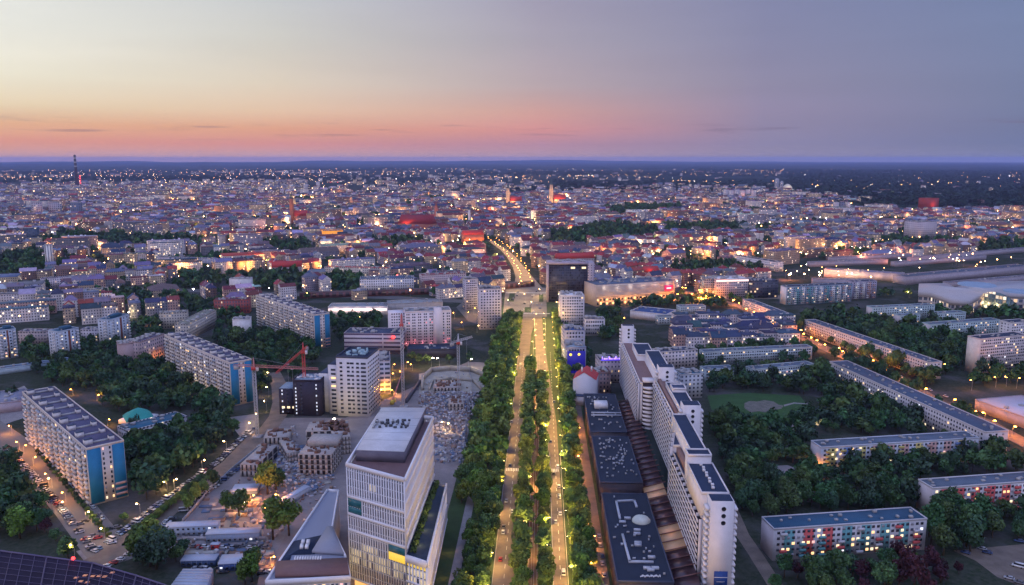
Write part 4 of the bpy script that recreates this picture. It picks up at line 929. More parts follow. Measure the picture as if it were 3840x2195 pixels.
PROC = [
 ('office_building', 'office building with white lit roof band and grey window grid behind the orange trees', 'office building', L('e2', 925, 160), L('e2', 1320, 150), 27, 30, cw('gridpink', (.42, .36, .4), pu=3, pz=3.3, wf=.6, hf=.45, lit=.05), 'gridded office building', wht),
 ('office_building', 'dark glass office with curved pale roof rim right of the gridded office building', 'office building', L('e2', 1345, 180), L('e2', 1680, 172), 24, 30, cw('darkoffice', (.05, .05, .08), pu=3, pz=3.6, wf=.8, hf=.6, lit=.08), None, tar),
 ('office_building', 'glass corner building with cream lit edge left of the gridded office building', 'office building', L('e2', 785, 160), L('e2', 918, 160), 26, 28, cw('glasscorner', (.3, .3, .3), pu=3, pz=3.3, wf=.7, hf=.6, lit=.25), None, tar),
 ('office_building', 'striped dark office wing with a red lamp, behind the white tower with dark window grid', 'office building', L('b2', 842, 515), L('b2', 1380, 520), 20, 26, cw('striped', (.42, .38, .44), pu=40, pz=4.2, wf=.97, hf=.42, lit=.0, glass=(.03, .02, .04)), 'striped office wing', tar),
 ('office_building', 'pale office with rounded glass corner beside the excavation', 'office building', L('b2', 1160, 780), L('b2', 1285, 775), 28, 30, cw('roundoffice', (.5, .48, .54), pu=5, pz=3.8, wf=.8, hf=.5, lit=.12), None, tar),
 ('hotel_podium', 'low dark flat-roofed podium in front of the big white hotel', 'podium building', L('d4', 570, 850), L('d4', 1165, 845), 8, 22, pavw, None, dkroof),
 ('retail_hall', 'long low retail hall with a bright lit front, behind the big white hotel', 'retail hall', L('b2', 690, 262), L('b2', 1255, 258), 10, 26, wht, 'bright-fronted retail hall', M('grey_membrane', (.22, .24, .27))),
 ('retail_hall', 'grey hall with pale ridges directly above the roof of the big white hotel', 'retail hall', L('b2', 1260, 232), L('b2', 1790, 215), 12, 24, conc, None, M('grey_membrane', (.22, .24, .27))),
 ('neon_building', 'flat-roofed building with purple neon lettering beside the stepped apartment complex', 'shop building', L('d1', 480, 335), L('d1', 738, 330), 20, 20, cw('neonb', (.42, .36, .38), pu=3, pz=4, wf=.4, hf=.4, lit=.05), 'building with purple neon', dkroof),
 ('tenement', 'old brown tenement with red roof corner behind the white gabled house', 'tenement', L('d1', 420, 490), L('d1', 620, 488), 17, 18, cw('oldbrown', (.3, .2, .2), pu=2.8, pz=3.4, wf=.35, hf=.5, lit=.1), None, brick),
 ('tenement', 'brown corner tenement lit orange near its foot, left of the middle blue-ended slab', 'tenement', L('b1', 1330, 600), L('b1', 1572, 520), 23, 15, cw('cornerbrown', (.36, .27, .28), pu=3, pz=3.6, wf=.4, hf=.45, lit=.05), 'brown corner tenement', M('purple_roof', (.1, .08, .13), .9)),
 ('tenement', 'blank-walled brown tenement wing adjoining the corner tenement', 'tenement', L('b1', 1125, 622), L('b1', 1325, 602), 22, 15, M('brown_plaster', (.36, .27, .28), .9, .15), None, M('purple_roof', (.1, .08, .13), .9)),
 ('tenement', 'beige tenement with small dark windows behind the point tower, left part', 'tenement', L('b1', 1520, 325), L('b1', 1790, 312), 18, 14, cw('beige', (.42, .38, .34), pu=2.8, pz=3.2, wf=.4, hf=.45, lit=.04), 'beige tenement', M('mottled_roof', (.2, .2, .17), .9, .6)),
 ('tenement', 'beige tenement stepping down toward the white wall, orange glow on its corner', 'tenement', L('b1', 1800, 430), L('b1', 2070, 290), 18, 14, cw('beige', (.42, .38, .34)), None, M('mottled_roof', (.2, .2, .17), .9, .6)),
 ('brick_school', 'dark red brick building beside the farthest blue-ended slab', 'brick building', L('b1', 2045, 200), L('b1', 2385, 190), 17, 18, cw('redbrick', (.26, .06, .06), pu=3.4, pz=4, wf=.4, hf=.55, lit=.02), 'dark red brick building', M('wine_roof', (.12, .04, .06), .9)),
 ('apartment_block', 'plain block with a blank pale-lilac wall beside the farthest blue-ended slab', 'apartment block', L('b1', 2225, 385), L('b1', 2395, 378), 20, 14, wht, None, tar),
 ('tenement', 'pink-beige tenement with windows between the two nearest point towers', 'tenement', L('b1', 170, 500), L('b1', 430, 500), 13, 14, cw('pinkbeige', (.38, .31, .31), pu=3, pz=3.4, wf=.4, hf=.45, lit=.02), None, M('purple_roof', (.1, .08, .13), .9)),
 ('tenement', 'lilac tenement with windows between point towers, under a long ribbed roof', 'tenement', L('b1', 770, 480), L('b1', 985, 480), 13, 14, cw('lilac', (.4, .38, .44), pu=3, pz=3.4, wf=.4, hf=.45, lit=.02), None, tar),
 ('garage_row', 'long low pale blue garage row running below the point towers', 'garage row', L('b1', -40, 862), L('b1', 868, 738), 5, 9, M('pale_blue_wall', (.3, .4, .5), .9), 'pale blue garage row', M('blue_grey_roof', (.07, .1, .17))),
 ('warehouse', 'flat grey-lilac warehouse behind the nearest blue-ended slab', 'warehouse', L('b1', -60, 1190), L('b1', 205, 1160), 8, 36, M('lilac_wall', (.33, .3, .36), .9), None, M('lilac_roof', (.2, .21, .28), .9)),
 ('school_building', 'long low building with teal roof between the two nearest blue-ended slabs', 'school building', L('b1', 1230, 1456), L('b1', 1790, 1310), 9, 16, cw('school', (.5, .48, .52), pu=2.6, pz=3.4, wf=.5, hf=.5, lit=.05), 'teal-roofed school', M('teal_blue_roof', (.03, .11, .18), .8, .3)),
 ('office_building', 'pink-white courtyard house at the near end of the estate', 'apartment block', L('e2', 235, 1045), L('e2', 700, 1010), 16, 14, cw('wlow', (.52, .47, .5), pu=3.4, pz=3.2, wf=.45, hf=.5, lit=.08), 'near end of the estate', tar),
 ('apartment_block', 'teal-roofed L-shaped house with white towers beside the stepped complex', 'apartment block', L('d1', 1470, 505), L('d1', 1735, 490), 20, 16, cw('wteal', (.42, .44, .5), pu=3.4, pz=3.2, wf=.45, hf=.5, lit=.05), None, M('teal_blue_roof', (.03, .11, .18))),
 ('retail_hall', 'hall with large bright blue roof in front of the orange-lit shopping gallery', 'retail hall', L('e2', -120, 540), L('e2', 320, 585), 9, 34, wht, 'blue-roofed hall', M('bright_blue_roof', (.03, .07, .2))),
 ('warehouse', 'wide flat lilac-white store roof at the right edge below the orange trees', 'store', L('b4', 1985, 1150), L('b4', 2600, 1370), 8, 44, M('lilac_wall', (.33, .3, .36)), 'wide lilac store roof', M('lilac_white_roof', (.42, .43, .54), .9, .1)),
 ('tower_block', 'grey cubic tower block among low houses on the far right', 'tower block', (3440, 834), (3515, 832), 43, 40, cw('greycube', (.4, .37, .43), pu=6, pz=5, wf=.4, hf=.3, lit=0), 'grey cubic tower', tar),
 ('tower_block', 'slim white tower with vertical stripes beside the park on the far left', 'tower block', (165, 922), (192, 921), 46, 16, cw('wstripe', (.6, .58, .58), pu=4, pz=80, wf=.3, hf=.95, lit=0), 'slim white striped tower', wht),
 ('tower_block', 'dark blue glass block by the park on the far left', 'tower block', (86, 858), (145, 856), 34, 26, cw('bglass', (.03, .06, .12), pu=4, pz=3.5, wf=.8, hf=.6, lit=.04), 'dark blue glass block', tar),
 ('tower_block', 'pale block at the left edge with a square dark opening', 'tower block', (-10, 892), (56, 890), 24, 26, cw('leftpale', (.42, .4, .45), pu=14, pz=22, wf=.35, hf=.5, lit=0), None, tar),
 ('tower_block', 'far grey-blue tower block, left of a close pair near the chimney', 'tower block', (118, 760), (158, 759), 50, 30, cw('farwall', (.33, .33, .4), pu=6, pz=6, wf=.5, hf=.5, lit=.08), None, tar),
 ('tower_block', 'far lilac tower block, second of the pair near the chimney', 'tower block', (178, 760), (228, 759), 48, 30, cw('farwall', (.33, .33, .4)), None, tar),
 ('tower_block', 'far dark tower block directly before the chimney', 'tower block', (262, 762), (308, 761), 50, 30, cw('fardark', (.12, .14, .22), pu=6, pz=6, wf=.5, hf=.5, lit=.08), None, tar),
 ('tenement', 'long cream house with bright red roof left of the railway viaduct', 'tenement', (1217, 1002), (1454, 1008), 17, 16, cw('creamlong', (.5, .43, .38), pu=3.2, pz=3.6, wf=.4, hf=.45, lit=.1), None, M('red_tiles', (.42, .05, .05), .8, .2, 1)),
 ('office_building', 'white office with blue-grey roofs before the tenements, left of the slim chequered tower', 'office building', (1349, 1049), (1552, 1045), 20, 30, cw('whiteoffice', (.58, .56, .6), pu=3.2, pz=3.6, wf=.45, hf=.5, lit=.12), 'white blue-roofed office', M('blue_grey_roof', (.07, .1, .17))),
 ('tenement', 'big pink tenement with dark red mansard roof behind the railway viaduct', 'tenement', (1582, 1034), (1748, 1026), 22, 18, cw('pinkbig', (.46, .36, .38), pu=3.0, pz=3.4, wf=.42, hf=.5, lit=.06), 'big pink tenement', M('mansard_red', (.24, .04, .055), .85)),
 ('apartment_block', 'long white-lilac row of houses on the left above the point towers', 'apartment block', (154, 1048), (392, 1030), 14, 13, cw('lilacrow', (.5, .47, .56), pu=3.0, pz=3.2, wf=.45, hf=.5, lit=.06), 'white-lilac row', M('purple_roof', (.1, .08, .13))),
 ('apartment_block', 'long beige row of balconied houses at the left edge', 'apartment block', (-20, 1108), (279, 1092), 16, 13, cw('beigerow', (.46, .42, .44), pu=3.0, pz=3.2, wf=.45, hf=.5, lit=.06), 'beige balconied row', tar),
 ('shop_building', 'cream building floodlit yellow at its foot, right of the beige balconied row', 'shop building', (313, 1092), (407, 1085), 14, 16, cw('yellowlit', (.6, .5, .34), pu=5, pz=5, wf=.4, hf=.4, lit=.3), 'yellow floodlit house', tar),
 ('apartment_block', 'long pale block between the dark trees on the left', 'apartment block', (588, 966), (799, 972), 14, 13, cw('lilacrow', (0, 0, 0)), None, tar),
 ('apartment_block', 'plain white block beside the dark tree group by the red-roofed house', 'apartment block', (859, 1047), (934, 1047), 18, 16, wht, None, tar),
 ('apartment_block', 'white curved-looking facade behind the trees of the gridded office building', 'apartment block', (2749, 958), (2915, 985), 16, 14, cw('whiteoffice', (0, 0, 0)), None, dkroof),
 ('hall', 'pale glass hall lit at its foot between the river parks', 'hall', (2353, 790), (2470, 790), 20, 40, cw('palehall', (.55, .55, .6), pu=8, pz=8, wf=.6, hf=.6, lit=.4), None, wht),
 ('hall', 'long pale green-roofed building in the old town below the golden lit store', 'hall', (1206, 925), (1400, 918), 16, 50, cw('creamlong', (0, 0, 0)), None, M('copper_green_roof', (.14, .22, .2), .9)),
 ('mall', 'golden lit department store left of the old town', 'department store', (1211, 868), (1286, 866), 24, 40, ME('golden_glow_facade', (1, .36, .03), .75), 'golden lit store', brick),  # the whole wall emits, standing in for floodlight on the facade
 ('station_hall', 'long lilac station roof on the far right', 'station hall', (3090, 1012), (3390, 1030), 12, 22, M('lilac_wall', (.33, .3, .36)), 'lilac station roof', M('station_roof', (.16, .17, .25), .9)),
 ('station_hall', 'second long dark station roof stretching to the right edge', 'station hall', (3400, 1040), (3860, 998), 12, 24, M('lilac_wall', (.33, .3, .36)), None, M('station_roof_dark', (.07, .09, .14), .9)),
 ('gallery', 'flat cream-edged exhibition hall in the old town, left of the golden lit store', 'hall', (900, 872), (1080, 870), 14, 40, M('cream_wall', (.5, .46, .36), .9), None, M('brown_roof', (.14, .08, .08), .9)),
]
for k_, (xa_, ya_, xb_, yb_) in enumerate(((3040, 985, 3330, 975), (3120, 968, 3420, 952), (3360, 985, 3700, 958), (3420, 968, 3860, 930), (3050, 1048, 3280, 1052), (3560, 1062, 3880, 1034))):
    PROC.append(('platform_roof', '%s of the long thin station platform roofs on the far right, counted from the left' % ordn(k_ + 1), 'platform roof', (xa_, ya_), (xb_, yb_), 8, 11, M('lilac_wall', (.33, .3, .36)), None, M('platform_roof_grey', (.1, .105, .15), .9, .3, .1)))
PB = {}
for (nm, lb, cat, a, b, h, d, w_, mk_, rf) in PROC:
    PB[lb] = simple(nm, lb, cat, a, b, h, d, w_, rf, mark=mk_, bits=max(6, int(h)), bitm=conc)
def roofband(key, mat, z0, z1, y=-.4):
    for lb, (t, A, ang, Lx) in PB.items():
        if key in lb: return MB().box(.2, y, z0, Lx - .2, -.02, z1).build('lit_band', mat, t), t, Lx, A, ang
roofband('white lit roof band', ME('white_band', (1, .75, .7), 1.4), 24, 26.3)
bt = roofband('bright lit front', ME('white_band', (1, .75, .7)), 5, 8.2)
for f in (.1, .3, .5, .7, .9): lightat('sign_light', (bt[2] * f, -4, 7), 1500, (1, .7, .6), .5, bt[1])
bt = roofband('red lamp', M('loggia_shade', (0, 0, 0)), .5, 1.5); MB().lathe((bt[2] * .88, -.6, 17), [(.2, -1.6), (1.6, -.8), (1.6, .8), (.2, 1.6)], 8).build('red_lamp', ME('red_glow', (1, .03, .03), 7), bt[1])
bt = roofband('purple neon', M('loggia_shade', (0, 0, 0)), .5, .9)
for i in range(11):
    x = 2 + i * 1.55 * bt[2] / 20; MB().box(x, -.9, 21.2, x + (1.0 if i % 3 else .5), -.5, 22.4 + (i % 4 == 0) * 1.3).build('neon_letter', ME('purple_neon', (.35, .2, 1), 3), bt[1])
MB().box(1, -.45, 20.3, bt[2] - 1, -.1, 21.0).build('neon_glow_bar', ME('purple_bar', (.1, .05, .9), 1.5), bt[1])
for lb, (t, A, ang, Lx) in PB.items():
    if 'golden' in lb:
        for f in (.1, .5, .9): lightat('floodlight', (Lx * f, -6, 8), 5000, (1, .5, .1), .6, t)
    if 'floodlit yellow' in lb:
        for f in (.2, .5, .8): lightat('floodlight', (Lx * f, -6, 5), 5000, (1, .7, .25), .5, t)
    if 'glass hall lit' in lb:
        for f in (.2, .6): lightat('floodlight', (Lx * f, -10, 5), 14000, (1, .75, .4), .5, t)
    if 'corner tenement lit' in lb:
        for f in (.3, .6, .85): lightat('wall_light', (Lx * f, -3.5, 3.5), 1500, (1, .3, .05), .4, t)
    if 'station roof on the far' in lb:
        for f in (.1, .3, .5, .7, .9): lightat('station_light', (Lx * f, -8, 8), 6000, (1, .55, .25), .6, t)
    if 'rounded glass corner' in lb:
        for f in (.2, .8): lightat('entrance_light', (Lx * f + 6, -5, 4), 1800, (1, .5, .12), .6, t)

# white gabled house by the boulevard
t, A, ang, Lx = setup('gabled_house', 'white gable wall with red tiled roof beside the boulevard, left of the stepped complex', 'house', L('d1', 158, 560), L('d1', 435, 575), 19, 22, None, 'white gabled house')
ap = 8.5; x1 = Lx
MB().raw([(0, 0, 0), (x1, 0, 0), (x1, 0, 19), (x1 * .48, 0, 19 + ap - 3), (0, 0, 19), (0, 22, 0), (x1, 22, 0), (x1, 22, 19), (x1 * .48, 22, 19 + ap - 3), (0, 22, 19)],
         [(0, 1, 2, 3, 4), (9, 8, 7, 6, 5), (1, 6, 7, 2), (0, 4, 9, 5), (2, 7, 8, 3), (3, 8, 9, 4)]).build('wall', M('grey_white_gable', (.5, .5, .56), .85, .06), t)
m = MB(); m.raw([(-.3, .2, 19.1), (x1 * .48, .2, 25.0), (x1 * .48, 22.2, 25.0), (-.3, 22.2, 19.1), (x1 + .3, .2, 19.1), (x1 + .3, 22.2, 19.1)], [(0, 1, 2, 3), (1, 4, 5, 2)]); m.build('roof', M('red_tiles', (.42, .05, .05), .8, .2, 1), t)
MB().box(x1 * .3, 8, 23, x1 * .3 + 1.2, 9.5, 27).build('chimney', wht, t); MB().box(x1 * .7, 12, 23, x1 * .7 + 1.2, 13.5, 27).build('chimney', wht, t)
low = MB().box(.3, -6, 0, x1 * .6, -.02, 7).build('porch', wht, t); MB().box(.1, -6.2, 7.02, x1 * .6 + .2, -.02, 7.4).build('porch_roof', tar, low)
# green tent hall
c = G('b1', 1330, 1350); t = thing('tent_hall', 'turquoise pointed tent hall beside the teal-roofed school', 'tent', (c[0], c[1], 0), -.2); occ(c, 0, 11, 11); LAND.append((c, 'turquoise tent'))
MB().box(-10, -9, 0, 10, 9, 3).build('wall', wht, t); MB().lathe((0, 0, 3.02), [(13.5, 0), (10, 2.6), (5, 5), (.3, 7)], 4).build('canopy', M('turquoise_canvas', (.03, .26, .22), .7), t)
# white hexagonal bus station roof with glazed arch on the far right
t = thing('station_mall', 'white faceted station mall roof with a glazed arch at the right edge', 'shopping centre'); msh = [Q(*L('b4', x, y), 20) for x, y in ((1440, 130), (1440, 35), (1680, 30), (1800, 100), (2450, 90), (2700, 60), (2700, 160), (2450, 200), (1930, 240), (1800, 215), (1700, 180), (1560, 150))]
LAND.append((msh[0], 'white station mall')); wm_ = M('white_shell_roof', (.36, .35, .38), .6, .08, .05)
msh = [Q(*L('b4', x, y), 20) for x, y in ((1440, 110), (1445, 35), (1700, 30), (1790, 70), (2060, 20), (2700, 0), (2700, 150), (2300, 130), (2100, 105), (1930, 200), (1760, 190), (1560, 120))]
occ(np.mean(msh, 0), .1, 200, 60)
MB().prism([tuple(p) for p in msh], 14, 20).build('shell_roof', wm_, t); MB().prism([tuple(p * .985 + .015 * np.mean(msh, 0)) for p in msh], 0, 14).build('wall', WM('mall_wall', (.4, .36, .36), pu=6, pz=7, wf=.7, hf=.6, lit=.3), t)
for (x, y, rx) in ((2000, 50, 24), (2400, 115, 18)):
    c = Q(*L('b4', x, y), 20); MB().lathe((c[0], c[1], 20.05), [(rx, 0), (rx * .95, 1.6), (rx * .8, 1.0)], 20).build('roof_opening', M('pale_blue_glass', (.22, .3, .4), .4), t)
g0, g1 = Q(*L('b4', 1945, 240), 2), Q(*L('b4', 2420, 330), 2); m = MB(); K = 14
for k in range(K):
    f0, f1 = k / K, (k + 1) / K; P_, Q_ = g0 + (g1 - g0) * f0, g0 + (g1 - g0) * f1; z0_, z1_ = 2 + 22 * sin(pi * f0) ** .55, 2 + 22 * sin(pi * f1) ** .55
    bk_ = np.array((0, 40)); m.raw([(*P_, 0), (*Q_, 0), (*Q_, z1_), (*P_, z0_), (*(P_ + bk_), z0_), (*(Q_ + bk_), z1_)], [(0, 1, 2, 3), (3, 2, 5, 4)], [0, 1])
m.build('glazed_arch', [WM('arch_glass', (.1, .14, .16), pu=5, pz=5, wf=.8, hf=.8, lit=.3, glass=(.04, .07, .08)), wm_], t)
for k in range(4): p = g0 + (g1 - g0) * (.2 + .2 * k) + np.array((0, -8)); lightat('plaza_light', (*p, 8), 6000, (1, .6, .25), .6, t)

# railway viaduct behind the retail hall
t = thing('railway_viaduct', 'dark red-brown railway viaduct crossing behind the retail hall to the boulevard', 'viaduct'); vp = [G('b2', 420, 175), G('b2', 1200, 150), G('b2', 2020, 120), G('b3', 200, 60)]
m = MB()
for p, q in zip(vp[:-1], vp[1:]): edgebox(m, p, q, 0, 7.5, -5, 5); occ((p + q) / 2, atan2((q - p)[1], (q - p)[0]), np.hypot(*(q - p)) / 2, 6)
m.build('brick_arches', WM('viaduct_wall', (.13, .05, .055), pu=9, pz=7.5, wf=.6, hf=.7, lit=.05, glass=(.02, .01, .01)), t)
m = MB()
for p, q in zip(vp[:-1], vp[1:]): edgebox(m, p, q, 7.52, 8.1, -4.8, 4.8)
m.build('track_deck', M('track_brown', (.1, .07, .075), .9), t)

# church towers, chimney, other tall far things
def spire(name, label, px, py, h, w, mat, rmat, light=None, n=4, body=True, spread=None):
    c = Q(px, py); t = thing(name, label, 'church', (c[0], c[1], 0), .2); occ(c, 0, w, w)
    MB().lathe((0, 0, 0), [(w * .72, 0), (w * .72, h * .62), (w * .6, h * .64), (w * .6, h * .78)], n).build('tower', mat, t)
    MB().lathe((0, 0, h * .78 + .05), [(w * .66, 0), (w * .3, h * .08), (w * .34, h * .1), (.1, h * .22)], 8).build('spire', rmat, t)
    if body:
        MB().box(w * .8, -w * .9, 0, w * 5, w * .9, h * .24).build('nave', mat, t); r = MB(); gable(r, w * .8, -w * .9, w * 5, w * .9, h * .24 + .05, h * .17); r.build('nave_roof', M('red_tiles', (.42, .05, .05)), t)
    if light:
        for (dx, dy) in ((-w * 1.6, -w * 1.6), (w * 1.2, -w * 1.6)): lightat('floodlight', (dx, dy, h * .2), light * .35, (1, .5, .16), 1, t); lightat('floodlight', (dx, dy, h * .6), light * .3, (1, .52, .18), 1, t)
    return t
rb = M('church_brick', (.35, .13, .09), .9, .2, .1); cop = M('dark_copper', (.05, .08, .09), .7)
spire('church_tower', 'tall dark-topped brick church tower left of the old town', 1096, 838, 94, 9, rb, cop, 9000)
spire('church_tower', 'orange floodlit church tower, the brighter and slimmer one on the right of the pair', 2067, 772, 110, 12, M('pale_church', (.5, .35, .25), .9), cop, 60000)
spire('church_tower', 'orange floodlit church tower, left one of the pair behind the old town', 1905, 775, 95, 11, M('pale_church', (.5, .35, .25), .9), cop, 50000)
spire('church_tower', 'brick church tower with pointed spire right of the big red roof', 1636, 828, 60, 7, rb, brick, 6000)
spire('church_tower', 'white church spire right of the dark church roof in the old town', 1760, 842, 55, 5, wht, cop, None, body=False)
for (lb, a, b, h, d, mk_) in (('huge dark red church roof in the middle of the old town', (1492, 838), (1612, 842), 22, 40, 'huge dark red church roof'),
                              ('red-roofed church with orange floodlit windows near the old town street', (1742, 882), (1815, 880), 20, 34, 'floodlit red-roofed church'),
                              ('bright red roofed hall behind the shopping gallery', L('e1', 1690, 400), L('e1', 1860, 395), 14, 22, 'bright red roofed hall'),
                              ('long house with red tiled roof left of the dark trees', (1020, 1004), (1132, 1000), 15, 16, 'long red-roofed house'),
                              ('long red-roofed house behind the black glass tower', (2090, 972), (2230, 968), 18, 20, None)):
    t, A, ang, Lx = simple('church_hall' if 'church' in lb else 'red_roofed_house', lb, 'church' if 'church' in lb else 'house', a, b, h, d, rb if 'church' in lb else cw('pinkbeige', (0, 0, 0)), M('red_tiles', (.42, .05, .05)) if 'dark' not in lb[:10] else M('dark_red_tiles', (.24, .03, .04), .85, .2), 'gable', 22 if 'huge' in lb else 9, mk_)
    if 'floodlit' in lb: 
        for f in (.1, .5, .9): lightat('floodlight', (Lx * f, -7, 8), 9000, (1, .36, .06), .6, t)
    if 'bright red' in lb: lightat('floodlight', (Lx * .3, -4, 20), 4000, (1, .2, .05), .6, t)
c = Q(290, 700); t = thing('chimney', 'tall dark power-station chimney standing above the horizon on the far left', 'chimney', (c[0], c[1], 0)); hh = 190 + (HOR + 8 - 590) / F * c[1] * 1.02
m = MB(); m.lathe((0, 0, 0), [(13, 0), (9, hh * .5), (7, hh)], 12); m.build('shaft', M('chimney_dark', (.05, .035, .04), .9), t)
for k in range(3): MB().lathe((0, 0, hh * (.62 + .13 * k)), [(8.9 - k * .6, 0), (8.7 - k * .6, hh * .04)], 12).build('pale_band', conc, t)
for k in range(4): MB().lathe((24, 0, 20 + k * 16), [(.5, 0), (4, 3), (4, 6), (.5, 9)], 8).build('red_beacon', ME('red_glow_soft', (1, .06, .08), 3.5), t)
for (px, py, w_, hh_, lb) in ((2912, 716, 13, 75, 'far round-topped tower block beside the pale dome'), (2900 + 30, 718, 10, 60, 'small far tower right of the round-topped tower block')):
    c = Q(px, py); t = thing('round_tower', lb, 'tower block', (c[0], c[1], 0)); MB().lathe((0, 0, 0), [(w_, 0), (w_, hh_ * .85), (w_ * .7, hh_ * .96), (w_ * .2, hh_)], 16).build('wall', cw('farwall', (0, 0, 0)), t)
c = Q(2952, 722); t = thing('domed_hall', 'far pale domed hall on the right beside the round-topped tower', 'domed hall', (c[0], c[1], 0)); MB().lathe((0, 0, 0), [(40, 0), (40, 14), (26, 22), (26, 30), (16, 42), (3, 48)], 20).build('dome', M('pale_dome', (.55, .5, .42), .8), t)
lightat('floodlight', (0, -60, 20), 90000, (1, .8, .5), 3, t)
for (px, py, w_, lb) in ((3500, 775, 56, 'square red floodlit block at the forest edge on the far right'),):
    t, A, ang, Lx = simple('red_block', lb, 'building', (3488, 745), (3522, 744), 40, 50, M('red_wall', (.3, .05, .05), .9), brick); lightat('floodlight', (Lx * .3, -20, 12), 30000, (1, .3, .15), 1, t)
# row of far white tower blocks
for k in range(6):
    simple('tower_block', 'far white tower block, %s from the left in the row of six' % ordn(k + 1), 'tower block', (2716 + k * 21, 712 + (k % 2) * 3), (2731 + k * 21, 712 + (k % 2) * 3), 45, 18, cw('farwhite', (.5, .46, .5), pu=5, pz=5, wf=.4, hf=.5, lit=.05), tar, group='row of far white tower blocks')
for k in range(3): simple('tower_block', 'far narrow tower block, %s of three in front of the forest on the right' % ordn(k + 1), 'tower block', (3132 + k * 22, 760), (3147 + k * 22, 760), 40, 18, cw('farwhite' if k != 1 else 'fardark', (0, 0, 0)), tar, group='three far narrow tower blocks')
for k, (x_, y_) in enumerate(((1138, 690), (1185, 682))): simple('tower_block', 'far lone pale tower block %s of the dark northern suburbs' % ('west' if k == 0 else 'east'), 'tower block', (x_, y_), (x_ + 12, y_), 48, 20, cw('farwhite', (0, 0, 0)), tar)

# ================================================================== BUILDING SITE
def shellbuild(label, a, b, h, d, nf, nc, top=0):
    t, A, ang, Lx = setup('concrete_shell', label, 'unfinished building', a, b, h, d, 'unfinished concrete buildings'); fh = h / nf; cm = M('raw_concrete', (.34, .31, .3), .95, .25, .4)
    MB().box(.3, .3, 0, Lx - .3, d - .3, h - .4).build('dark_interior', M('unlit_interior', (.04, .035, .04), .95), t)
    m = MB()
    for j in range(nf + 1): m.box(-.15 * (j % 2), 0, j * fh - .3 if j else 0, Lx, d, j * fh + .05 if j else .1)
    m.build('floor_slabs', cm, t); m = MB()
    for (ww, y, fx) in ((Lx, 0, True), (Lx, d, True), (d, 0, False), (d, Lx, False)):
        for i in range(nc + 1):
            for j in range(nf):
                u = i * ww / nc; z0 = j * fh + .06; z1 = (j + 1) * fh - .31
                if fx: m.box(max(0, u - .8), y - .02 if y == 0 else y - .3, z0, min(ww, u + .8), y + .3 if y == 0 else y + .02, z1)
                else: m.box(y - .02 if y == 0 else y - .3, max(.31, u - .8), z0, y + .3 if y == 0 else y + .02, min(ww - .31, u + .8), z1)
    m.build('wall_piers', cm, t); m = MB()
    for k in range(int(Lx * d / 14)):
        x, y = random.uniform(1, Lx - 1), random.uniform(1, d - 1); m.box(x, y, h + .06, x + random.uniform(.4, 3.5), y + random.uniform(.3, 2), h + random.uniform(.3, 2.2))
    m.build('formwork', M('formwork_brown', (.16, .09, .07), .9, .4, 1), t)['kind'] = 'stuff'
    if top: m = MB(); m.box(Lx * .1, d * .5, h + .06, Lx, d, h + top); m.build('upper_floor', cm, t)
    return t
shellbuild('raw concrete building shell with brown formwork on top, before the grid-windowed white tower', L('e3', 1650, 145), L('e3', 1985, 150), 13, 26, 4, 6, 4)
shellbuild('two-storey raw concrete shell with pinkish top slab beside the parked cars', L('e3', 1068, 245), L('e3', 1240, 250), 8, 34, 2, 4)
shellbuild('raw concrete shell just below the black-brick block', L('c2', 390, 250), L('c2', 700, 240), 12, 20, 3, 6)
shellbuild('long raw concrete wing running back beside the white tower, behind the brown formwork shell', L('c2', 612, 300), L('c2', 742, 285), 12, 34, 4, 5)
shellbuild('grey concrete frame between the two-storey shell and the formwork shell', L('c2', 240, 420), L('c2', 335, 405), 7, 26, 2, 4)
shellbuild('low grid of bare concrete foundations in the middle of the excavation', L('b2', 1700, 1035), L('b2', 1960, 1030), 3.2, 22, 1, 8)
shellbuild('bare concrete core rising from the material yard below the excavation', L('b2', 1850, 1190), L('b2', 1990, 1185), 6, 16, 2, 4)
shellbuild('half-built concrete storey at the left end of the building site', L('c2', 60, 300), L('c2', 260, 290), 5, 18, 1, 6)
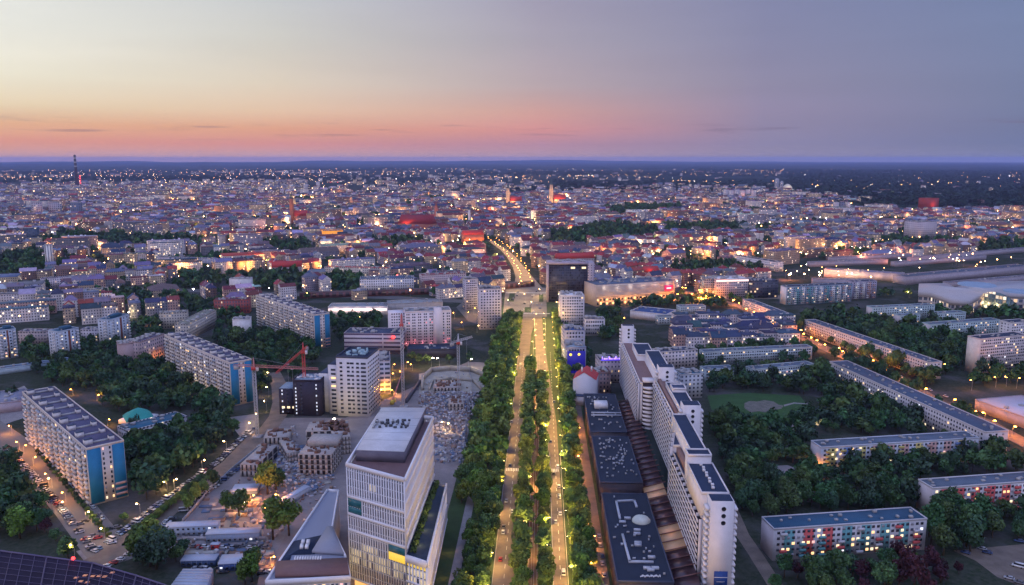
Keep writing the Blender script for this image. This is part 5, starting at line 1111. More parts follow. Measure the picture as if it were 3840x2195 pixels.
def crane(label, base, h, jx, jz, cj, mcol, jcol, jl=None, group='tower cranes of the building site'):
    """tower crane: lattice mast, slewing unit, jib towards the point seen at pixel jx, counter jib, tie bars"""
    b = Q(*base); t = thing('tower_crane', label, 'crane', (b[0], b[1], 0), 0, group); tip = Q(jx[0], jx[1], h + 2) - b
    if jl: tip = tip / np.hypot(*tip) * jl
    w = .9; m = MB(); z = 0; s = 2.2
    for sx in (-w, w):
        for sy in (-w, w): m.tube((sx, sy, 0), (sx, sy, h), .16, n=4)
    while z < h - s + .1:
        c = [(-w, -w), (w, -w), (w, w), (-w, w)]
        for i in range(4):
            p, q = c[i], c[(i + 1) % 4]; m.tube((*p, z), (*q, z), .09, n=4, cap=False); m.tube((*p, z), (*q, z + s), .09, n=4, cap=False)
        z += s
    m.build('mast', mcol, t); MB().box(-3, -3, 0, 3, 3, 1.1).build('base', conc, t); MB().box(-1.4, -1.4, h + .02, 1.4, 1.4, h + 2).build('slewing_unit', redp, t); MB().box(1.5, -1, h - .6, 3.0, 1, h + 1.8).build('cab', wht, t)
    MB().lathe((0, 0, h + 2.01), [(.9, 0), (.2, 6.5)], 4).build('tower_head', jcol, t)
    def beam(nm, v, mt, cnt):
        Ld = float(np.hypot(*v)); d = v / Ld; nn = np.array((-d[1], d[0])); m = MB(); z0 = h + 2.1; k = max(3, int(Ld / 2.4))
        for sgn in (-.7, .7): m.tube((*(nn * sgn), z0), (*(v + nn * sgn), z0), .14, n=4)
        m.tube((0, 0, z0 + 1.5), (*v, z0 + 1.2), .16, n=4)
        for i in range(k):
            a_ = d * (i * Ld / k); b_ = d * ((i + 1) * Ld / k); mid = (a_ + b_) / 2
            for sgn in (-.7, .7): m.tube((*(a_ + nn * sgn), z0), (*mid, z0 + 1.4), .08, n=4, cap=False); m.tube((*mid, z0 + 1.4), (*(b_ + nn * sgn), z0), .08, n=4, cap=False)
            m.tube((*(a_ - nn * .7), z0), (*(b_ + nn * .7), z0), .08, n=4, cap=False)
        o_ = m.build(nm, mt, t)
        if cnt: MB().obox((*(v * .85), z0 - 1.0), (3.2, 1.6, 2.4), atan2(d[1], d[0])).build('counterweight', conc, o_)
        else:
            MB().obox((*(v * .6), z0 - .4), (1.6, 1.4, .6), atan2(d[1], d[0])).build('trolley', steel, o_); MB().tube((*(v * .6), z0 - .7), (*(v * .6), z0 - 16), .06, n=4).build('hoist_rope', steel, o_)
        mm_ = MB(); mm_.tube((0, 0, h + 8.4), (*(v * .72), z0 + 1.4), .07, n=4); mm_.build('tie_bar', steel, t)
    beam('jib', tip, jcol, False); beam('counter_jib', -tip / np.hypot(*tip) * cj, jcol, True); return t
crm = M('crane_grey', (.42, .42, .46), .6, .1, 1)
crane('grey tower crane with red and white jib in front of the middle blue-ended slab', (966, 1640), 48, L('d3', 1110, 606), 0, 15, crm, M('crane_red_white', (.45, .18, .17), .6, .5, .3))
crane('red tower crane standing behind the black-brick block', (1147, 1546), 46, L('d3', 600, 655), 0, 12, redp, redp)
crane('tallest pale tower crane beside the big white hotel', (1513, 1528), 64, L('d4', 500, 200), 0, 13, crm, redp, 34)
crane('slim pale tower crane with short white jib at the excavation', (1721, 1508), 47, L('d4', 1360, 700), 0, 9, crm, crm)
p0, p1 = G('d4', 400, 1500), G('d4', 775, 1040); t = thing('mobile_crane', 'small mobile crane with raised red and white boom beside the excavation', 'crane', (p0[0], p0[1], 0), 0); dv = p1 - p0; dv = dv / np.hypot(*dv) * 34
MB().obox((0, 0, 1.6), (9, 2.6, 2.4), atan2(dv[1], dv[0])).build('chassis', M('crane_yellow', (.5, .35, .05), .6), t); MB().tube((0, 0, 3), (*dv, 17), .7, .3, 6).build('boom', M('crane_red_white', (.45, .18, .17)), t)
# retaining walls of the excavation
def site_wall(label, pts, h, w, mt, nm='retaining_wall'):
    t = MB()
    for p, q in zip(pts[:-1], pts[1:]): edgebox(t, p, q, 0, h, -w / 2, w / 2)
    return tag(t.build(nm, mt), label, 'retaining wall')
pc = M('pit_concrete_wall', (.36, .32, .27), .9, .3, .2)
site_wall('curved concrete retaining wall around the excavation, its far edge', GP('b2', [(1590, 1060), (1600, 960), (1680, 885), (1860, 868), (2060, 880), (2270, 960)]), 4.5, 1.6, pc)
site_wall('inner concrete retaining wall of the excavation, before the curved one', GP('b2', [(1660, 1060), (1690, 985), (1860, 955), (2080, 975), (2160, 1060)]), 2.5, 1.4, pc)
site_wall('long straight dark beam wall beside the tallest crane', GP('b2', [(1440, 1180), (1570, 990)]), 3, 1.8, M('dark_beam', (.06, .06, .08), .8), 'beam_wall')
m = MB()
DC = [(.4, .38, .42), (.25, .22, .24), (.45, .42, .4), (.12, .16, .24), (.24, .15, .13), (.5, .5, .54), (.2, .15, .12), (.3, .29, .33)]
def debris(poly, n, s=(.4, 2.4), hh=(.3, 2.2)):
    P = np.array(poly); lo, hi = P.min(0), P.max(0); k = 0; n = int(n * 1.5)
    while k < n:
        p = np.array((random.uniform(lo[0], hi[0]), random.uniform(lo[1], hi[1])))
        if inpoly(p, poly)[0]: m.obox((p[0], p[1], random.uniform(.3, .9)), (random.uniform(*s), random.uniform(.3, 1.6), random.uniform(*hh)), random.uniform(0, 3), 0, random.choice(DC))
        k += 1
debris(GP('b2', [(1570, 1080), (2150, 1080), (2100, 1300), (1700, 1330), (1560, 1200)]), 420); debris(GP('c2', [(1390, 100), (1660, 60), (1660, 500), (1400, 500)]), 330); debris(GP('e3', [(1100, 250), (1650, 60), (2000, 350), (1880, 520), (1540, 560)]), 400); debris(GP('c2', [(0, 280), (340, 200), (340, 560), (100, 560)]), 160)
debris(GP('f', [(640, 1130), (760, 1150), (850, 1200), (760, 1300), (690, 1340), (600, 1290), (560, 1220)]), 150, (.4, 2.6), (.3, 1.6)); debris(GP('f', [(440, 1320), (660, 1300), (700, 1350), (640, 1400), (470, 1400)]), 110); debris(GP('f', [(900, 1000), (1160, 920), (1170, 1100), (1120, 1160), (1090, 1100)]), 120)
for (tt_, x0_, y0_, x1_, y1_, n_) in (('e3', 700, 520, 1640, 860, 40), ('e3', 560, 1050, 1400, 1300, 40), ('b2', 1600, 1090, 2120, 1300, 60), ('c2', 1400, 120, 1650, 480, 40), ('e3', 1250, 60, 1980, 520, 60), ('c2', 20, 300, 330, 540, 24)):
    for _ in range(n_):   # poured slabs, planks and stacked formwork
        c = G(tt_, random.uniform(x0_, x1_), random.uniform(y0_, y1_)); 
        if free(c, 0)[0]: m.obox((c[0], c[1], .35), (random.uniform(3, 9), random.uniform(1.5, 5), random.uniform(.2, .9)), random.choice((.1, .1 + pi / 2)) + random.uniform(-.1, .1), 0, random.choice([(.3, .27, .24), (.22, .14, .1), (.36, .33, .3), (.14, .13, .15), (.1, .14, .22)]))
tag(m.build('site_debris', ATT('debris_mix')), kind='stuff')
for (lb, x, y, w_, d_, h_, an_, col) in (('two-storey pale blue container office on the site, left one', 600, 940, 26, 6, 5.2, .1, (.3, .38, .52)), ('two-storey pale blue container office, right one by the orange-lit pad', 1010, 1000, 26, 6, 4.6, .08, (.25, .33, .48)),
        ('long white trailer standing on the pale site ground', 1610, 600, 4, 24, 3.6, -.42, (.5, .52, .6)), ('small blue tarpaulin shelter beside the orange lights', 1130, 545, 14, 10, 4, .1, (.12, .18, .3)), ('red container beside the site road', 825, 1090, 4, 2.5, 2.6, 0, (.5, .05, .05)), ('low dark blue shed with flat roof by the cross street', 670, 1240, 16, 6, 3, .05, (.05, .09, .2)), ('blue canopy above the lower site yard', 1040, 1260, 15, 9, 3.4, .12, (.05, .1, .28))):
    c = G('e3', x, y); t = thing('site_container', lb, 'container', (c[0], c[1], 0), an_, 'containers and sheds on the site'); occ(c, an_, w_ / 2, d_ / 2); mt = M('cont_%d' % (x), col, .7, .15, .5)
    MB().box(-w_ / 2, -d_ / 2, 0, w_ / 2, d_ / 2, h_).build('body', mt, t); MB().box(-w_ / 2 - .2, -d_ / 2 - .2, h_ + .01, w_ / 2 + .2, d_ / 2 + .2, h_ + .25).build('roof', M('cont_roof', (.4, .42, .5), .7, .1), t)
    it = []
    for i in range(int(w_ / 2.6)):
        for j in range(max(1, int(h_ / 2.6))): it.append(((-w_ / 2 + 1.3 + i * 2.6, -d_ / 2 - .03, 1.5 + j * 2.5), 0, (1.2, .06, 1.0), GW[0] if random.random() < .9 else LITS[3]))
    repeat(t, 'window', it, an_, c, 20)
    m = MB()
    for i in range(int(w_ / 2.45)): m.box(-w_ / 2 + i * 2.45, -d_ / 2 - .08, .1, -w_ / 2 + i * 2.45 + .12, -d_ / 2 - .01, h_ - .1)
    m.build('panel_ribs', steel, t)
for k_, (fa_, fb_) in enumerate((((640, 1120), (585, 1165)), ((585, 1165), (520, 1225)), ((520, 1225), (455, 1300)), ((455, 1345), (660, 1345)), ((1165, 905), (1180, 1000)), ((1165, 1000), (1150, 1160)))):
    p_, q_ = G('f', *fa_), G('f', *fb_); m_ = MB(); edgebox(m_, p_, q_, 0, 2.1, -.08, .08); n_ = int(np.hypot(*(q_ - p_)) / 3)
    t_ = m_.build('site_fence', M('fence_sheet', (.3, .32, .38), .6, .3, .5)); tag(t_, 'grey sheet hoarding of the building site, %s stretch counted from the side street' % ordn(k_ + 1), 'fence', 'hoardings round the building site'); mm = MB()
    for i_ in range(n_ + 1): c_ = p_ + (q_ - p_) * i_ / n_; mm.obox((c_[0], c_[1], 1.15), (.22, .22, 2.3), 0)
    mm.build('fence_posts', steel, t_)
c = G('e3', 1020, 880); tag(MB().sheet([tuple(p) for p in GP('e3', [(700, 870), (760, 800), (1270, 830), (1310, 940), (1180, 1010), (1060, 935), (760, 920)])], .15).build('sand_pad', M('sand', (.36, .28, .2), 1, .2, .3)), kind='structure')
poly = GP('e3', [(500, 1290), (800, 1290), (700, 1560), (300, 1560)], 7); t = thing('greenhouse_shed', 'pale ribbed shed roof at the bottom edge beside the big tree', 'shed'); occ(np.mean(poly, 0), .2, 14, 20)
MB().prism([tuple(p) for p in poly], 0, 6.6).build('wall', M('shed_wall', (.3, .3, .4), .8), t); MB().prism([tuple(p) for p in poly], 6.62, 7).build('roof', M('shed_roof', (.36, .4, .5), .6, .1), t)
m = MB()
for k in range(9):
    f = (k + .5) / 9; edgebox(m, poly[0] + (poly[3] - poly[0]) * f, poly[1] + (poly[2] - poly[1]) * f, 7.02, 7.3, -.12, .12)
m.build('roof_ribs', wht, t)
# dark glass roof at the lower left corner
ed = [Q(*L('c1', x, y), 24) for x, y in ((-120, 1120), (0, 1143), (430, 1200), (850, 1255), (1250, 1370), (1510, 1456), (1750, 1560))]; nr = [Q(*L('c1', x, 2300), 24) for x in (1750, 1400, 1000, 600, 200, -300, -800)]
t = thing('glass_roofed_building', 'dark glass roof with thin ribs filling the lower left corner', 'glass roof'); MB().prism([tuple(p) for p in ed] + [tuple(p) for p in nr], 0, 23.6).build('wall', M('dark_lower_wall', (.03, .025, .05), .6), t)
MB().sheet([tuple(p) for p in ed] + [tuple(p) for p in nr], 23.9).build('glass_roof', M('dark_roof_glass', (.018, .012, .03), .7, .5, .1, 0, .1), t)
m = MB(); nrr = nr[::-1]
for k in range(7): m.tube((*ed[k], 24.1), (*nrr[k], 24.1), .3, n=4)
for f in np.linspace(.0, .6, 12):
    for k in range(6): m.tube((*(ed[k] + (nrr[k] - ed[k]) * f), 24.15), (*(ed[k + 1] + (nrr[k + 1] - ed[k + 1]) * f), 24.15), .45 if f == 0 else .1, n=4)
for k in range(6):
    for g in (.25, .5, .75): m.tube((*(ed[k] + (ed[k + 1] - ed[k]) * g), 24.1), (*(nrr[k] + (nrr[k + 1] - nrr[k]) * g), 24.1), .14, n=4)
m.build('ribs', M('rib_lilac', (.1, .08, .15), .6), t)
m = MB()
for (x, y) in ((780, 1365), (850, 1372), (910, 1370), (960, 1376), (700, 1385), (740, 1420), (800, 1430), (1030, 1340)):
    c = Q(*L('c1', x, y), 24); m = MB().obox((c[0], c[1], 23.98), (1.6, 1.4, .12), 0).build('lit_panel', ME('lit_panel_orange', (1, .4, .2), .3), t)
c = Q(*L('c1', 672, 1222), 24.5); MB().lathe((c[0], c[1], 24.4), [(.1, 0), (.7, .4), (.7, 1), (.1, 1.5)], 8).build('red_beacon', ME('red_glow', (1, .03, .03), 7), t)

# ================================================================== TREES
leafm, t_, b_ = newmat('leaves'); g_ = node(t_, 'ShaderNodeNewGeometry'); at_ = node(t_, 'ShaderNodeAttribute', attribute_name='col'); oi = node(t_, 'ShaderNodeObjectInfo')
nz_ = node(t_, 'ShaderNodeTexNoise'); nz_.inputs['Scale'].default_value = .09; t_.links.new(g_.outputs['Position'], nz_.inputs['Vector'])
sc_ = node(t_, 'ShaderNodeVectorMath', operation='SCALE'); t_.links.new(at_.outputs['Color'], sc_.inputs[0]); t_.links.new(mth(t_, 'ADD', mth(t_, 'MULTIPLY', nz_.outputs[0], 1.3), mth(t_, 'ADD', mth(t_, 'MULTIPLY', oi.outputs['Random'], .35), .15)), sc_.inputs['Scale'])
t_.links.new(sc_.outputs[0], b_.inputs['Base Color']); b_.inputs['Roughness'].default_value = .7; b_.inputs['Specular IOR Level'].default_value = .15
barkm = M('bark', (.07, .05, .035), 1, .3, 2)
def crown_np(seed, n, rx, rz, zc, ls, tint=(.062, .085, .028)):
    r = np.random.RandomState(seed); K = 11
    cc = r.normal(size=(K, 3)); cc /= np.linalg.norm(cc, axis=1)[:, None]; cc *= (r.rand(K, 1) ** .5) * np.array((rx * .72, rx * .72, rz * .68)); cc[0] = 0
    cr = rx * (.34 + .26 * r.rand(K)); cb = .6 + .8 * r.rand(K)
    k = r.randint(0, K, n); d = r.normal(size=(n, 3)); d[:, 2] = np.where(d[:, 2] < -.2, d[:, 2] * .5, d[:, 2]); d /= np.linalg.norm(d, axis=1)[:, None]
    P = cc[k] + d * (cr[k] * (.72 + .42 * r.rand(n)))[:, None]; P[:, 2] += zc
    a = r.normal(size=(n, 3)); nn = d + .7 * a; nn /= np.linalg.norm(nn, axis=1)[:, None]
    u = np.cross(nn, r.normal(size=(n, 3))); u /= np.linalg.norm(u, axis=1)[:, None]; v = np.cross(nn, u); s = (ls * (.6 + .8 * r.rand(n)))[:, None]
    V = np.stack([P - u * s - v * s * .6, P + u * s * .4 - v * s, P + u * s + v * s * .6, P - u * s * .4 + v * s], 1).reshape(-1, 3)
    col = np.array(tint) * (cb[k] * (.75 + .5 * r.rand(n)))[:, None]; return V, col
LAMPLIT_TINTS = [(.1, .16, .035), (.08, .14, .04), (.14, .18, .035), (.065, .12, .04), (.12, .16, .04), (.09, .17, .03)]  # lime leaf tints, brightened to paint in the lamplight on the crowns
def tree_mesh(seed, n, ls, tint):
    V, col = crown_np(seed, n, 4.6, 4.8, 7.0, ls, tint); cm = npmesh('crown', V, np.arange(len(V)).reshape(-1, 4), [leafm], None, col)
    m = MB(); m.tube((0, 0, 0), (0, 0, 5), .38, .26, 6); r = random.Random(seed)
    for k in range(5):
        a = 2 * pi * k / 5 + r.random(); m.tube((0, 0, 3.5 + .4 * k), (2.6 * cos(a), 2.6 * sin(a), 7.5 + r.random() * 2), .2, .07, 4)
    return cm, m.mesh('trunk', [barkm])
UNLIT_TINTS = [(.048, .1, .04), (.038, .085, .046), (.07, .118, .04), (.042, .078, .05), (.062, .1, .038), (.04, .105, .042)]  # darker leaf tints, painting in the gloom of the unlit parks
NEARV = [tree_mesh(s, 1500, .42, LAMPLIT_TINTS[s % 6]) for s in range(7)] + [tree_mesh(77, 1500, .42, (.055, .02, .028))] + [tree_mesh(s + 20, 1500, .42, UNLIT_TINTS[s % 6]) for s in range(7)]
TREES = []   # x, y, scale, height factor, group phrase, red
def addt(p, s=1.0, hf=1.0, grp='park', red=0): TREES.append((float(p[0]), float(p[1]), s, hf, grp, red))
for X, ya, yb, st, s, nm in ((-8.3, 258, 720, 6.6, 1.12, 'west row of the median'), (2.2, 258, 660, 6.8, 1.0, 'east row of the median'), (18.6, 258, 950, 7.4, 1.0, 'row east of the boulevard'), (23.2, 262, 940, 9.5, .9, 'outer row east of the boulevard'), (-25.2, 258, 940, 7.6, 1.06, 'row west of the boulevard')):
    y = ya
    while y < yb:
        if random.random() < .93: addt(AV(X + random.uniform(-.9, .9), y + random.uniform(-1.8, 1.8)), s * random.uniform(.66, 1.22), random.uniform(.85, 1.2), nm)
        y += st
for _ in range(150):
    Y = random.uniform(420, 940); addt(AV(random.uniform(-46, -31), Y), random.uniform(.8, 1.3), random.uniform(.85, 1.15), 'belt west of the boulevard')
for _ in range(45): addt(AV(random.uniform(-35, -30), random.uniform(258, 420)), random.uniform(.6, 1), 1, 'belt west of the boulevard')
for _ in range(50): addt(AV(random.uniform(24, 46), random.uniform(690, 940)), random.uniform(.7, 1.1), 1, 'trees before the white office block')
ZONES = [  # polygons on the ground (2548-px picture), spacing, scale, name, build-free
 ([(300, 1080), (480, 1060), (500, 1030), (560, 1040), (590, 1075), (560, 1110), (430, 1215), (340, 1265), (318, 1190)], 8.5, 1.15, 'wood beside the side street'),
 ([(240, 960), (400, 915), (560, 1015), (590, 1030), (470, 1025), (330, 1040), (255, 1010)], 9, 1.05, 'dark park before the middle slab'),
 ([(50, 910), (180, 895), (300, 880), (405, 920), (300, 935), (210, 980), (120, 950)], 10, 1.0, 'trees below the garage row'),
 ([(520, 850), (600, 815), (700, 840), (800, 880), (700, 1000), (650, 990), (600, 900)], 10, 1.05, 'trees behind the crane'),
 ([(820, 800), (950, 785), (960, 820), (880, 850), (825, 850)], 11, 1.0, 'trees beside the farthest slab'),
 ([(-30, 1170), (60, 1180), (90, 1270), (190, 1310), (200, 1350), (60, 1350), (-30, 1330)], 8.5, 1.2, 'trees at the left edge'),
 ([(270, 1335), (330, 1320), (400, 1340), (470, 1380), (440, 1456), (300, 1400)], 8, 1.3, 'big trees at the crossing'),
 ([(225, 1265), (310, 1270), (315, 1300), (240, 1300)], 8, .9, 'trees at the foot of the nearest slab'),
 ([(60, 870), (250, 840), (400, 800), (410, 880), (230, 890), (60, 900)], 10, .9, 'trees among the point towers'),
 ([(410, 780), (560, 760), (620, 800), (600, 830), (540, 830), (520, 790)], 12, .9, 'trees by the beige tenement'),
 ([(330, 752), (430, 742), (560, 748), (590, 765), (420, 782), (330, 780)], 13, .9, 'trees left of the farthest slab'),
 ([(1752, 935), (2060, 925), (2075, 985), (2000, 984), (1860, 974), (1760, 982)], 9.5, 1.1, 'wood north of the lawn'),
 ([(2080, 925), (2240, 1010), (2440, 1100), (2380, 1100), (2060, 1078), (2020, 1050), (2060, 985)], 9.5, 1.1, 'park beside the long diagonal block'),
 ([(1760, 1050), (1860, 1050), (2010, 1068), (2040, 1085), (2010, 1110), (2000, 1165), (1900, 1160), (1900, 1200), (1960, 1215), (2000, 1170), (2080, 1165), (2400, 1150), (2440, 1120), (2548, 1180), (2290, 1200), (2290, 1260), (2300, 1270), (1890, 1290), (1850, 1290), (1800, 1180)], 8.5, 1.1, 'dark park on the right'),
 ([(2300, 1290), (2560, 1270), (2560, 1340), (2420, 1350), (2440, 1380), (2360, 1400), (2310, 1380)], 8.5, 1.2, 'trees right of the nearest coral block'),
 ([(1870, 1390), (1915, 1412), (2300, 1398), (2420, 1440), (2300, 1480), (1930, 1480)], 8.5, .85, 'trees before the nearest coral block'),
 ([(1990, 800), (2150, 775), (2180, 800), (2350, 805), (2420, 830), (2400, 930), (2340, 935), (2150, 860)], 10.5, 1.05, 'trees between the pale blocks'),
 ([(1870, 790), (1900, 780), (1930, 805), (2330, 940), (2310, 975), (2100, 880), (1960, 830)], 7.5, 1.15, 'orange-lit street trees'),
 ([(2070, 895), (2160, 915), (2420, 1035), (2548, 1100), (2548, 1120), (2300, 1010)], 8, 1.05, 'orange-lit street trees'),
 ([(1700, 880), (1990, 865), (2030, 885), (2020, 915), (1880, 905), (1720, 915)], 10, .95, 'trees between the mint blocks'),
 ([(1660, 735), (1850, 730), (1880, 755), (1800, 770), (1700, 765), (1540, 770), (1480, 790)], 12, .95, 'trees by the blue-roofed hall'),
 ([(1480, 780), (1540, 775), (1545, 840), (1500, 860)], 11, 1, 'trees right of the white office block'),
 ([(2420, 900), (2560, 890), (2560, 960), (2420, 960)], 10, 1.05, 'trees at the foot of the eleven-storey block'),
 ([(2180, 735), (2560, 745), (2560, 800), (2400, 795), (2180, 775)], 12, 1, 'trees before the white station mall'),
 ([(610, 690), (770, 690), (770, 722), (640, 728)], 14, 1.3, 'dark tree group by the red-roofed house'),
 ([(800, 700), (910, 690), (900, 728), (820, 735)], 14, 1.2, 'dark tree group left of the railway'),
 ([(0, 640), (95, 630), (130, 670), (60, 690), (0, 690)], 16, 1.3, 'park left edge'),
 ([(150, 585), (230, 590), (480, 597), (480, 612), (330, 622), (160, 610)], 20, 1.5, 'dark park far left'),
 ([(640, 610), (760, 600), (780, 620), (700, 640)], 18, 1.2, 'small park'),
 ([(910, 605), (1060, 600), (1070, 618), (960, 625)], 18, 1.3, 'old town park'),
 ([(1370, 590), (1500, 560), (1640, 575), (1640, 600), (1500, 610), (1390, 612)], 20, 1.4, 'river park'),
 ([(1640, 565), (1840, 560), (1830, 585), (1650, 590)], 20, 1.4, 'river park'),
 ([(1500, 520), (1700, 512), (1690, 530), (1520, 540)], 24, 1.5, 'island park'),
 ([(1670, 675), (1780, 660), (1900, 670), (1880, 690), (1700, 695)], 14, 1.2, 'trees behind the gridded office'),
 ([(2420, 615), (2560, 605), (2560, 625), (2430, 632)], 18, 1.3, 'far right wood'),
 ([(250, 735), (400, 720), (400, 745), (260, 760)], 14, 1.1, 'left tree group'),
 ([(480, 690), (610, 690), (600, 712), (500, 715)], 15, 1.1, 'left tree group'),
]
ZW = []
for pts, sp_, sc0, nm in ZONES:
    W_ = [tuple(G('f', *p)) for p in pts]; ZW.append(W_); A = np.array(W_); lo, hi = A.min(0), A.max(0); x = lo[0]; cand = []
    while x < hi[0]:
        y = lo[1]
        while y < hi[1]: cand.append((x + RN.uniform(-.42, .42) * sp_, y + RN.uniform(-.42, .42) * sp_)); y += sp_
        x += sp_
    cand = np.array(cand)
    cand = cand[inpoly(cand, W_)]
    if len(cand): cand = cand[free(cand, 2.5)]
    for p in cand:
        s = sc0 * RN.uniform(.5, 1.38); addt(p, s, RN.uniform(.8, 1.2), nm, 1 if (nm == 'trees before the nearest coral block' and p[0] > 150 and p[0] < 215 and RN.rand() < .7) or RN.rand() < .015 else 0)
for t__, x, y, s in (('e3', 1345, 545, 1.6), ('e3', 1430, 500, 1.3), ('e3', 1060, 770, 1.4), ('e3', 1400, 1000, 1.8), ('e3', 1560, 960, 1.5), ('e3', 1200, 1290, 1.0), ('e3', 800, 480, 1.0), ('e3', 1190, 1420, 1.1), ('e3', 1120, 1450, 1.0), ('e3', 640, 620, .9), ('e3', 700, 560, .8), ('e3', 560, 720, .9), ('e3', 930, 720, 1.0), ('e3', 250, 1180, 1.6), ('e3', 120, 1250, 1.5), ('f', 50, 1340, 1.4), ('f', 170, 1390, 1.0), ('f', 2190, 1165, 1.5), ('f', 30, 1000, 1), ('b2', 1560, 810, .9), ('b2', 1490, 800, .9), ('b2', 1640, 805, .8), ('b2', 2050, 790, .9), ('b2', 1850, 800, .8)): addt(G(t__, x, y), s, 1.05, 'single trees on and around the site')
for k in range(24):   # small round shrubs between the parked cars
    p = G('f', 95 + k * 7.6, 1128 + k * 9.2); addt(p, .42, .7, 'shrubs along the foot of the nearest slab')
for k in range(26):
    p0 = G('f', 505 - k * 6, 1255 + k * 3 - 60 + k * 2); addt(p0, .5, .8, 'small trees along the side street')
TREES.sort(key=lambda q: q[0] ** 2 + q[1] ** 2)
def inview(x, y, z=8):
    d = y * cos(PIT) + (H - z) * sin(PIT)
    if d < 5: return False
    u = x / d * F; v = (y * sin(PIT) - (H - z) * cos(PIT)) / d * F
    return abs(u) < 1960 and v > -1150
VT = [q for q in TREES if inview(q[0], q[1])]
cnt = {}
for i, (x, y, s, hf, grp, red) in enumerate(VT[:300]):
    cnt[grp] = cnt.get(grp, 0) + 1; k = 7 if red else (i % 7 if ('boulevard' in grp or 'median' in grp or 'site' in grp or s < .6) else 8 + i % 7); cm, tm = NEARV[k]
    lab = ('dark wine-red leafed tree' if red else ('small round shrub' if s < .55 else ('tall broad green tree' if s * hf > 1.2 else ('low green tree' if hf * s < .75 else 'green leafy tree')))) + ', %s nearest in the %s' % (ordn(cnt[grp]), grp)
    t = thing('shrub' if s < .55 else 'tree', lab, 'shrub' if s < .55 else 'tree', (x, y, 0), random.uniform(0, 6.28), grp)
    t.scale = (s, s * random.uniform(.9, 1.1), s * hf)
    for nm, me in (('crown', cm), ('trunk', tm)): o = bpy.data.objects.new(nm, me); C.objects.link(o); o.parent = t
def merged_trees(lst, name, n, ls, trunk=True, rx=4.6, seed0=100, lamplit=False, tint=None):
    if not lst: return
    var = [crown_np(seed0 + s, n, rx, 4.8, 7.2, ls, tint or (LAMPLIT_TINTS if lamplit else UNLIT_TINTS)[s % 6]) for s in range(6)]; Vs = []; Cs = []
    for (x, y, s, hf, grp, red) in lst:
        V, c = var[RN.randint(6)]; a = RN.rand() * 6.28; ca, sa = cos(a), sin(a)
        Vs.append(np.stack([(V[:, 0] * ca - V[:, 1] * sa) * s + x, (V[:, 0] * sa + V[:, 1] * ca) * s + y, V[:, 2] * s * hf], 1)); Cs.append(c * RN.uniform(.8, 1.25) if not red else c[:, ::-1] * .8)
    V = np.concatenate(Vs).reshape(-1, 4, 3); cc = np.concatenate(Cs)
    if trunk:
        tv = []
        for (x, y, s, hf, grp, red) in lst:
            for (dx, dy) in ((.35, 0), (0, .35)): tv.append([(x - dx, y - dy, 0), (x + dx, y + dy, 0), (x + dx * .6, y + dy * .6, 6 * s), (x - dx * .6, y - dy * .6, 6 * s)])
        V = np.concatenate([V, np.array(tv)]); cc = np.concatenate([cc, np.tile((.07, .05, .035), (len(tv), 1))])
    V = V.reshape(-1, 3); me = npmesh(name, V, np.arange(len(V)).reshape(-1, 4), [leafm], None, cc); o = bpy.data.objects.new(name, me); C.objects.link(o); return tag(o, kind='stuff')
rest = VT[300:]; midt = [q for q in rest if hypot(q[0], q[1]) < 950]; fart = [q for q in rest if hypot(q[0], q[1]) >= 950]
bv = lambda q: 'boulevard' in q[4] or 'median' in q[4]
merged_trees([q for q in rest if bv(q)], 'boulevard_trees', 420, .75, lamplit=True, seed0=150)
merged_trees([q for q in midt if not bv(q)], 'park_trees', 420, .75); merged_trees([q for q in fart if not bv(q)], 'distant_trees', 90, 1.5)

# ================================================================== LAMPS
LAMPS = []   # x, y, kind, height, phrase
for X, nm, off in ((-23.4, 'west kerb of the boulevard', 0), (-6.6, 'west side of the median', 5), (5.6, 'boulevard median', 9), (15.4, 'east kerb of the boulevard', 18)):
    y = 262 + off
    while y < 950: LAMPS.append((*AV(X, y), 'Y', 8.2, nm)); y += 29
for k in range(12): LAMPS.append((*AV(26, 265 + k * 27), 'O', 5.5, 'service road by the dark pavilions'))
for (x, y) in ((-52, 985), (-40, 1010), (22, 1000), (26, 1060), (-50, 1080), (20, 1120), (-30, 1150), (-10, 1000), (0, 1100), (-56, 1150), (-20, 1060)): LAMPS.append((*AV(x, y), 'J', 11, 'boulevard junction'))
for i in range(len(oldst) - 1):
    a_, b_ = oldst[i], oldst[i + 1]; n_ = max(2, int(np.hypot(*(b_ - a_)) / 30)); d_ = (b_ - a_) / np.hypot(*(b_ - a_)); nn_ = np.array((-d_[1], d_[0]))
    for k in range(n_):
        for sg in (-8, 8): LAMPS.append((*(a_ + (b_ - a_) * (k + .5) / n_ + nn_ * sg), 'G', 9, 'old town street'))
for i in range(len(ostreet) - 1):
    a_, b_ = ostreet[i], ostreet[i + 1]; n_ = max(1, int(np.hypot(*(b_ - a_)) / 13))
    for k in range(n_): LAMPS.append((*(a_ + (b_ - a_) * (k + random.random()) / n_ + np.array((random.choice((-7, -5, -1)), 0))), 'S', 7.5, 'orange-lit street'))
for k in range(16): LAMPS.append((*G('e2', random.uniform(450, 800), random.uniform(400, 470)), 'S', 8, 'plaza right of the shopping gallery'))
for p, kd, hh_, nm in exec_blocks: LAMPS.append((p[0], p[1], kd, hh_, nm))
for i, p in enumerate(dstreet[:-1]):
    q = dstreet[i + 1]; d_ = (q - p) / np.hypot(*(q - p)); LAMPS.append((*(p + (q - p) * .35 + np.array((-d_[1], d_[0])) * 9), 'y', 8.5, 'side street'))
for x, y in ((60, 1130), (130, 1215), (150, 1275), (215, 1300), (30, 1080)): LAMPS.append((*G('f', x, y), 'O' if x < 100 else 'y', 6, 'parking street'))
